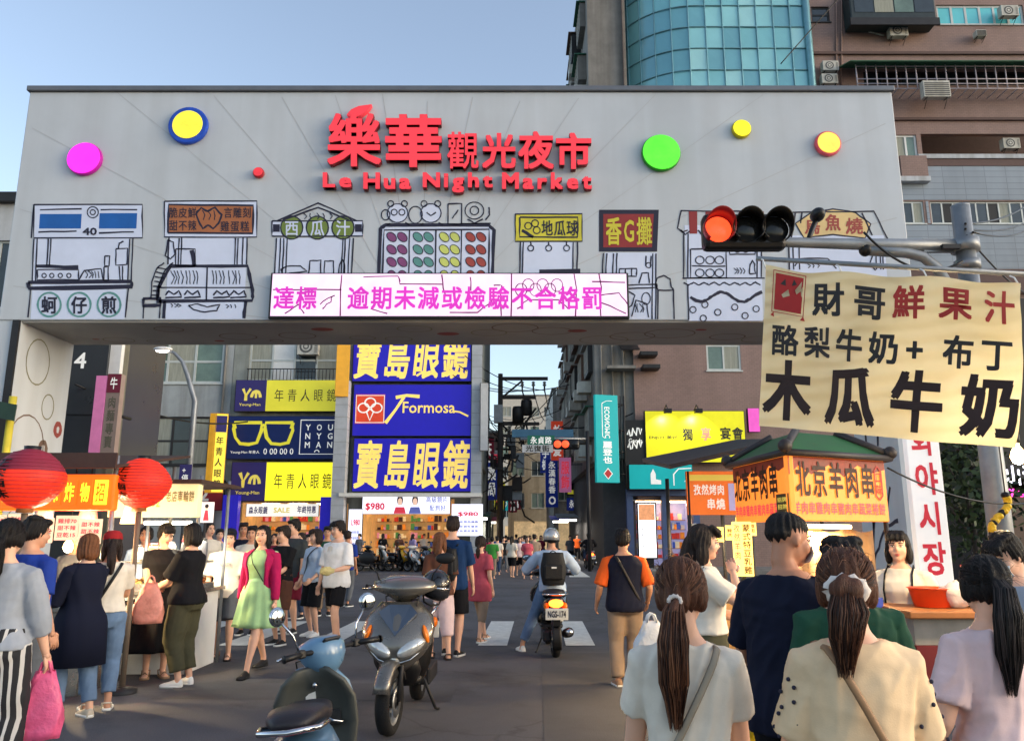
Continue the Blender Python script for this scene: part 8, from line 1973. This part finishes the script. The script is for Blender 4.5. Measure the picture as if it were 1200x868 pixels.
    b = MB(); S = [(-.1, .735, .085, .03), (0, .765, .13, .045), (.2, .77, .15, .05), (.34, .79, .15, .05), (.42, .82, .155, .05), (.62, .835, .13, .045), (.74, .83, .08, .03)]
    b.loft([sx((0, y, z), hw, hh, XZ, 2.8) for y, z, hw, hh in S], M_seat); bl(b, 'seat')
    b = MB(); b.tube([(.13, .42, .76), (.165, .58, .80), (.14, .76, .815), (.0, .83, .82), (-.14, .76, .815), (-.165, .58, .80), (-.13, .42, .76)], .014, M_chrome, 8); bl(b, 'grab_rail')
    b = MB(); b.tube([(0, .45, .5), (0, .62, .235)], .05, M_dark, 8); b.box((.12, .42, .27), (.1, .5, .14), M_dark); bl(b, 'engine', None, False, .02)
    b = MB(); b.tube([(-.13, .05, .25), (-.15, .3, .25), (-.16, .42, .28), (-.165, .82, .34)], [.025, .03, .06, .065], M_dark, 12); b.tube([(-.165, .8, .337), (-.165, .86, .345)], .045, M_chrome, 12); bl(b, 'exhaust')
    b = MB(); rows = [[V((x, .62+math.sin(a)*.27, .235+math.cos(a)*.27)) for x in (-.06, -.03, 0, .03, .06)] for a in [R(20)+R(95)*k/8 for k in range(9)]]
    b.loft(rows, M_black, False, True, False); b.box((0, .83, .53), (.09, .06, .22), M_black); rf_ = bl(b, 'rear_fender'); md = rf_.modifiers.new('s', 'SOLIDIFY'); md.thickness = .01
    b = MB(); F_ = Frame((.15, .885, .50), (-1, 0, 0), (0, .12, 1), .30, .15); b.slab(F_, M_plate, -.008, 0); pl = bl(b, 'licence_plate', rf_, False, .004)
    b = MB(); b.text(plate, F_, M_ink, .1, .22, .9, .8, d=.002, bold=.03); bl(b, 'plate_text', pl)
    tm = M_tailon if lit else M_tailoff
    b = MB(); b.ell((0, .765, .70), (.1, .05, .055), tm, None, 18, 10); bl(b, 'tail_light', rb_)
    for sg in (1, -1):
        b = MB(); b.ell((sg*.125, .70, .66), (.035, .06, .05), M_amber, None, 14, 8); bl(b, 'indicator', rb_)
    b = MB(); b.tube([(.1, .1, .32), (.22, .16, .02), (.24, .2, .008)], .014, M_dark, 6); bl(b, 'side_stand')
    # steering head and handlebar
    b = MB()
    if retro: b.loft([sx((0, y, z), hw, hd, XY, 2.1) for z, y, hw, hd in [(.88, -.35, .06, .06), (.94, -.37, .12, .115), (1.0, -.39, .15, .145), (1.06, -.38, .14, .125), (1.10, -.35, .08, .07)]], paint)
    else: b.loft([sx((0, y, z), hw, hd, XY, 1.5) for z, y, hw, hd in [(.93, -.34, .06, .06), (.98, -.36, .15, .12), (1.03, -.37, .275, .17), (1.08, -.34, .25, .15), (1.125, -.30, .13, .08)]], paint)
    hs_ = bl(b, 'handlebar_cowl', None, True)
    if retro: b = MB(); b.ell((0, -.475, 1.0), (.085, .04, .085), M_headl, None, 18, 10); bl(b, 'headlight', hs_, True)
    b = MB(); b.box((0, -.28, 1.08), (.12, .06, .018), M_dark if retro else M_black, Matrix.Rotation(.6, 3, 'X')); bl(b, 'dashboard', hs_, True, .008)
    b = MB(); b.tube([(.2, -.3, 1.03), (0, -.33, 1.02), (-.2, -.3, 1.03)], .016, M_dark, 8)
    bl(b, 'handlebar', None, True)
    for sg in (1, -1):
        b = MB(); b.tube([(sg*.2, -.3, 1.03), (sg*.34, -.245, 1.03)], .019, M_black, 10); b.lathe([(.024, 0), (.024, .008), (0, .008)], M_black, Matrix.Translation((sg*.345, -.243, 1.03)) @ Matrix.Rotation(sg*pi/2, 4, 'Y'), 12); gpp = bl(b, 'grip', None, True)
        b = MB(); b.tube([(sg*.18, -.35, 1.03), (sg*.26, -.345, 1.03), (sg*.36, -.30, 1.02)], .008, M_chrome, 6); bl(b, 'brake_lever', gpp, True)
        b = MB(); b.box((sg*.2, -.305, 1.03), (.05, .05, .05), M_black); bl(b, 'switch_block', gpp, True, .01)
        b = MB(); b.tube([(sg*.21, -.31, 1.05), (sg*.23, -.33, 1.14), (sg*.30, -.33, 1.22)], .007, M_chrome if retro else M_black, 6); st_ = bl(b, 'mirror_stalk', None, True)
        b = MB(); b.ell((sg*.33, -.33, 1.265), (.062 if retro else .08, .016, .058 if retro else .045), M_chrome if retro else M_black, Matrix.Rotation(sg*.15, 3, 'Z'), 18, 8); mm = bl(b, 'mirror_shell', st_, True)
        b = MB(); b.ell((sg*.33, -.318, 1.265), (.054 if retro else .07, .008, .05 if retro else .037), M_mir, Matrix.Rotation(sg*.15, 3, 'Z'), 18, 8); bl(b, 'mirror_glass', st_, True)
    if detail:
        b = MB()
        for x in (.06, -.05): b.tube([(x, -.33, 1.0), (x*2.5, -.44, .97), (x*2, -.46, .86), (x, -.42, .8)], .006, M_black, 5)
        bl(b, 'cable_loop', None, True)
    return o
M_bronze = mat('paint_bronze_grey', (112, 108, 102), .28, metal=.55, var=.08, coat=.8); M_gun = mat('paint_gunmetal', (62, 62, 64), .3, metal=.4, var=.1, coat=.5); M_sky = mat('paint_sky_blue', (92, 128, 158), .3, var=.15, coat=.5); M_pblk = mat('paint_black', (20, 20, 22), .25, var=.1, coat=.7); M_pwht = mat('paint_white', (200, 200, 198), .3, var=.08, coat=.5); M_pyel = mat('paint_yellow', (206, 160, 40), .3, var=.08, coat=.5); M_pred = mat('paint_red', (150, 24, 30), .3, var=.08, coat=.5)
rz = -.03; fw = V((math.sin(rz), -math.cos(rz), 0)); c = PZ(459, 861, 0); loc = c-fw*.68*1.1
SC1 = scooter('bronze grey scooter parked facing the camera with a black helmet on its handlebar', tuple(loc), rz, M_bronze, M_gun, steer=-.1, sc=1.1)
h_ = thing('open_helmet', 'black open-face helmet hung on the handlebar of the bronze grey scooter', 'helmet', tuple(SC1.location)); h_.location = SC1.matrix_basis @ V((.25, -.2, 1.05)); h_.rotation_euler = (.3, .2, rz+.4)
b = MB(); b.lathe([(.118, -.09), (.132, -.05), (.138, 0), (.125, .06), (.09, .105), (.045, .128), (0, .134)], mat('helmet_black', (24, 24, 28), .22, var=.1, coat=.8), Matrix.Diagonal((.95, 1.1, 1, 1)), 28); b.build('helmet_shell', h_, False)
b = MB(); b.lathe([(.119, -.092), (.121, -.1), (.1, -.1), (.1, -.08)], M_black, Matrix.Diagonal((.95, 1.1, 1, 1)), 28); b.build('rim_trim', h_, False)
b = MB(); rows = [[V((.141*math.sin(a)*.95, -.141*1.1*math.cos(a)-.004, z)) for a in [R(-70)+R(140)*i/12 for i in range(13)]] for z in (-.07, -.02, .03)]; b.loft(rows, mat('visor_smoke', (40, 42, 48), .08, var=.05), False, True, False); b.build('visor', h_, False, solid=.004)
b = MB(); b.tube([(.1, .02, -.09), (.07, -.02, -.17), (0, -.03, -.19), (-.07, -.02, -.17), (-.1, .02, -.09)], .009, M_black, 6); b.build('chin_strap', h_, False)
rz = pi+.13
SC2 = scooter('retro scooter with sky blue cowl and chrome mirrors parked facing away at the bottom', (-1.0, 4.42, 0), rz, M_sky, M_sky, steer=.7, retro=True, plate='MJX-629', roll=.1, sc=.93)
rz = pi+.03; c = PZ(650, 771, 0)
SC3 = scooter('black scooter with glowing tail light and white plate, ridden away over the crossing', (c.x, c.y+.72, 0), rz, M_pblk, M_pblk, lit=True, plate='NGS-174')
RP = Person('scooter rider in silver helmet, pale blue shirt and jeans with a foot down', c.x, c.y+.72, 1.68, rz, 'm', tone=1, pelvis=(0, .14, .87), lean=.05, feet=[(.43, .05, 0, .3), (-.15, -.3, .37, 0)], hands=[(.33, -.22, 1.06), (-.33, -.22, 1.06)], elbows=[(.8, .8, -.6), (-.8, .8, -.6)], knees=[(.3, -1, .3), (-.2, -1, .4)])
RP.body(); RP.top(pbl, 1.5, .5, .02, 1.1, wide=1.15); RP.pants(jean, .95, .014); RP.shoes(M_white); RP.hair('short', 'black'); RP.helmet(mat('helmet_silver', (176, 178, 180), .22, metal=.5, var=.1, coat=.6))
backpack('boxy black backpack on the scooter rider in the silver helmet', RP, M_packb, (.36, .2, .44), .68)
c = P(690, 660, 38); scooter('red-lit scooter ridden away into the alley', (c.x, 38, 0), pi+.1, M_pblk, M_pred, lit=True, detail=False)
RQ = Person('far scooter rider in dark jacket entering the alley', c.x, 38, 1.68, pi+.1, 'm', pelvis=(0, .14, .87), feet=[(.15, -.3, .37, 0), (-.15, -.3, .37, 0)], hands=[(.33, -.22, 1.06), (-.33, -.22, 1.06)], elbows=[(.8, .8, -.6), (-.8, .8, -.6)])
RQ.body(); RQ.top(blk, 1.8, .5, .02); RQ.pants(jeand); RQ.hair('short'); RQ.helmet(MATS['helmet_black'])
for px, Y, rz, a, c_, lab in ((437, 36.0, 1.75, M_pwht, M_pblk, 'white and black scooter parked side-on left of the yellow one'), (462, 36.0, 1.2, M_pyel, M_pblk, 'yellow scooter parked before the glasses shop'), (478, 35.9, .7, M_pwht, M_gun, 'white-nosed scooter parked right of the yellow one'), (497, 35.8, .25, M_pblk, M_gun, 'black scooter parked nearest the price lightbox'), (422, 36.1, 2.2, M_gun, M_pblk, 'dark grey scooter at the left end of the parked row'), (511, 35.9, .1, M_pred, M_gun, 'red scooter at the right end of the parked row')):
    q = P(px, 670, Y); scooter(lab, (q.x, Y, 0), rz, a, c_, detail=False, group='scooters parked by the glasses shop')
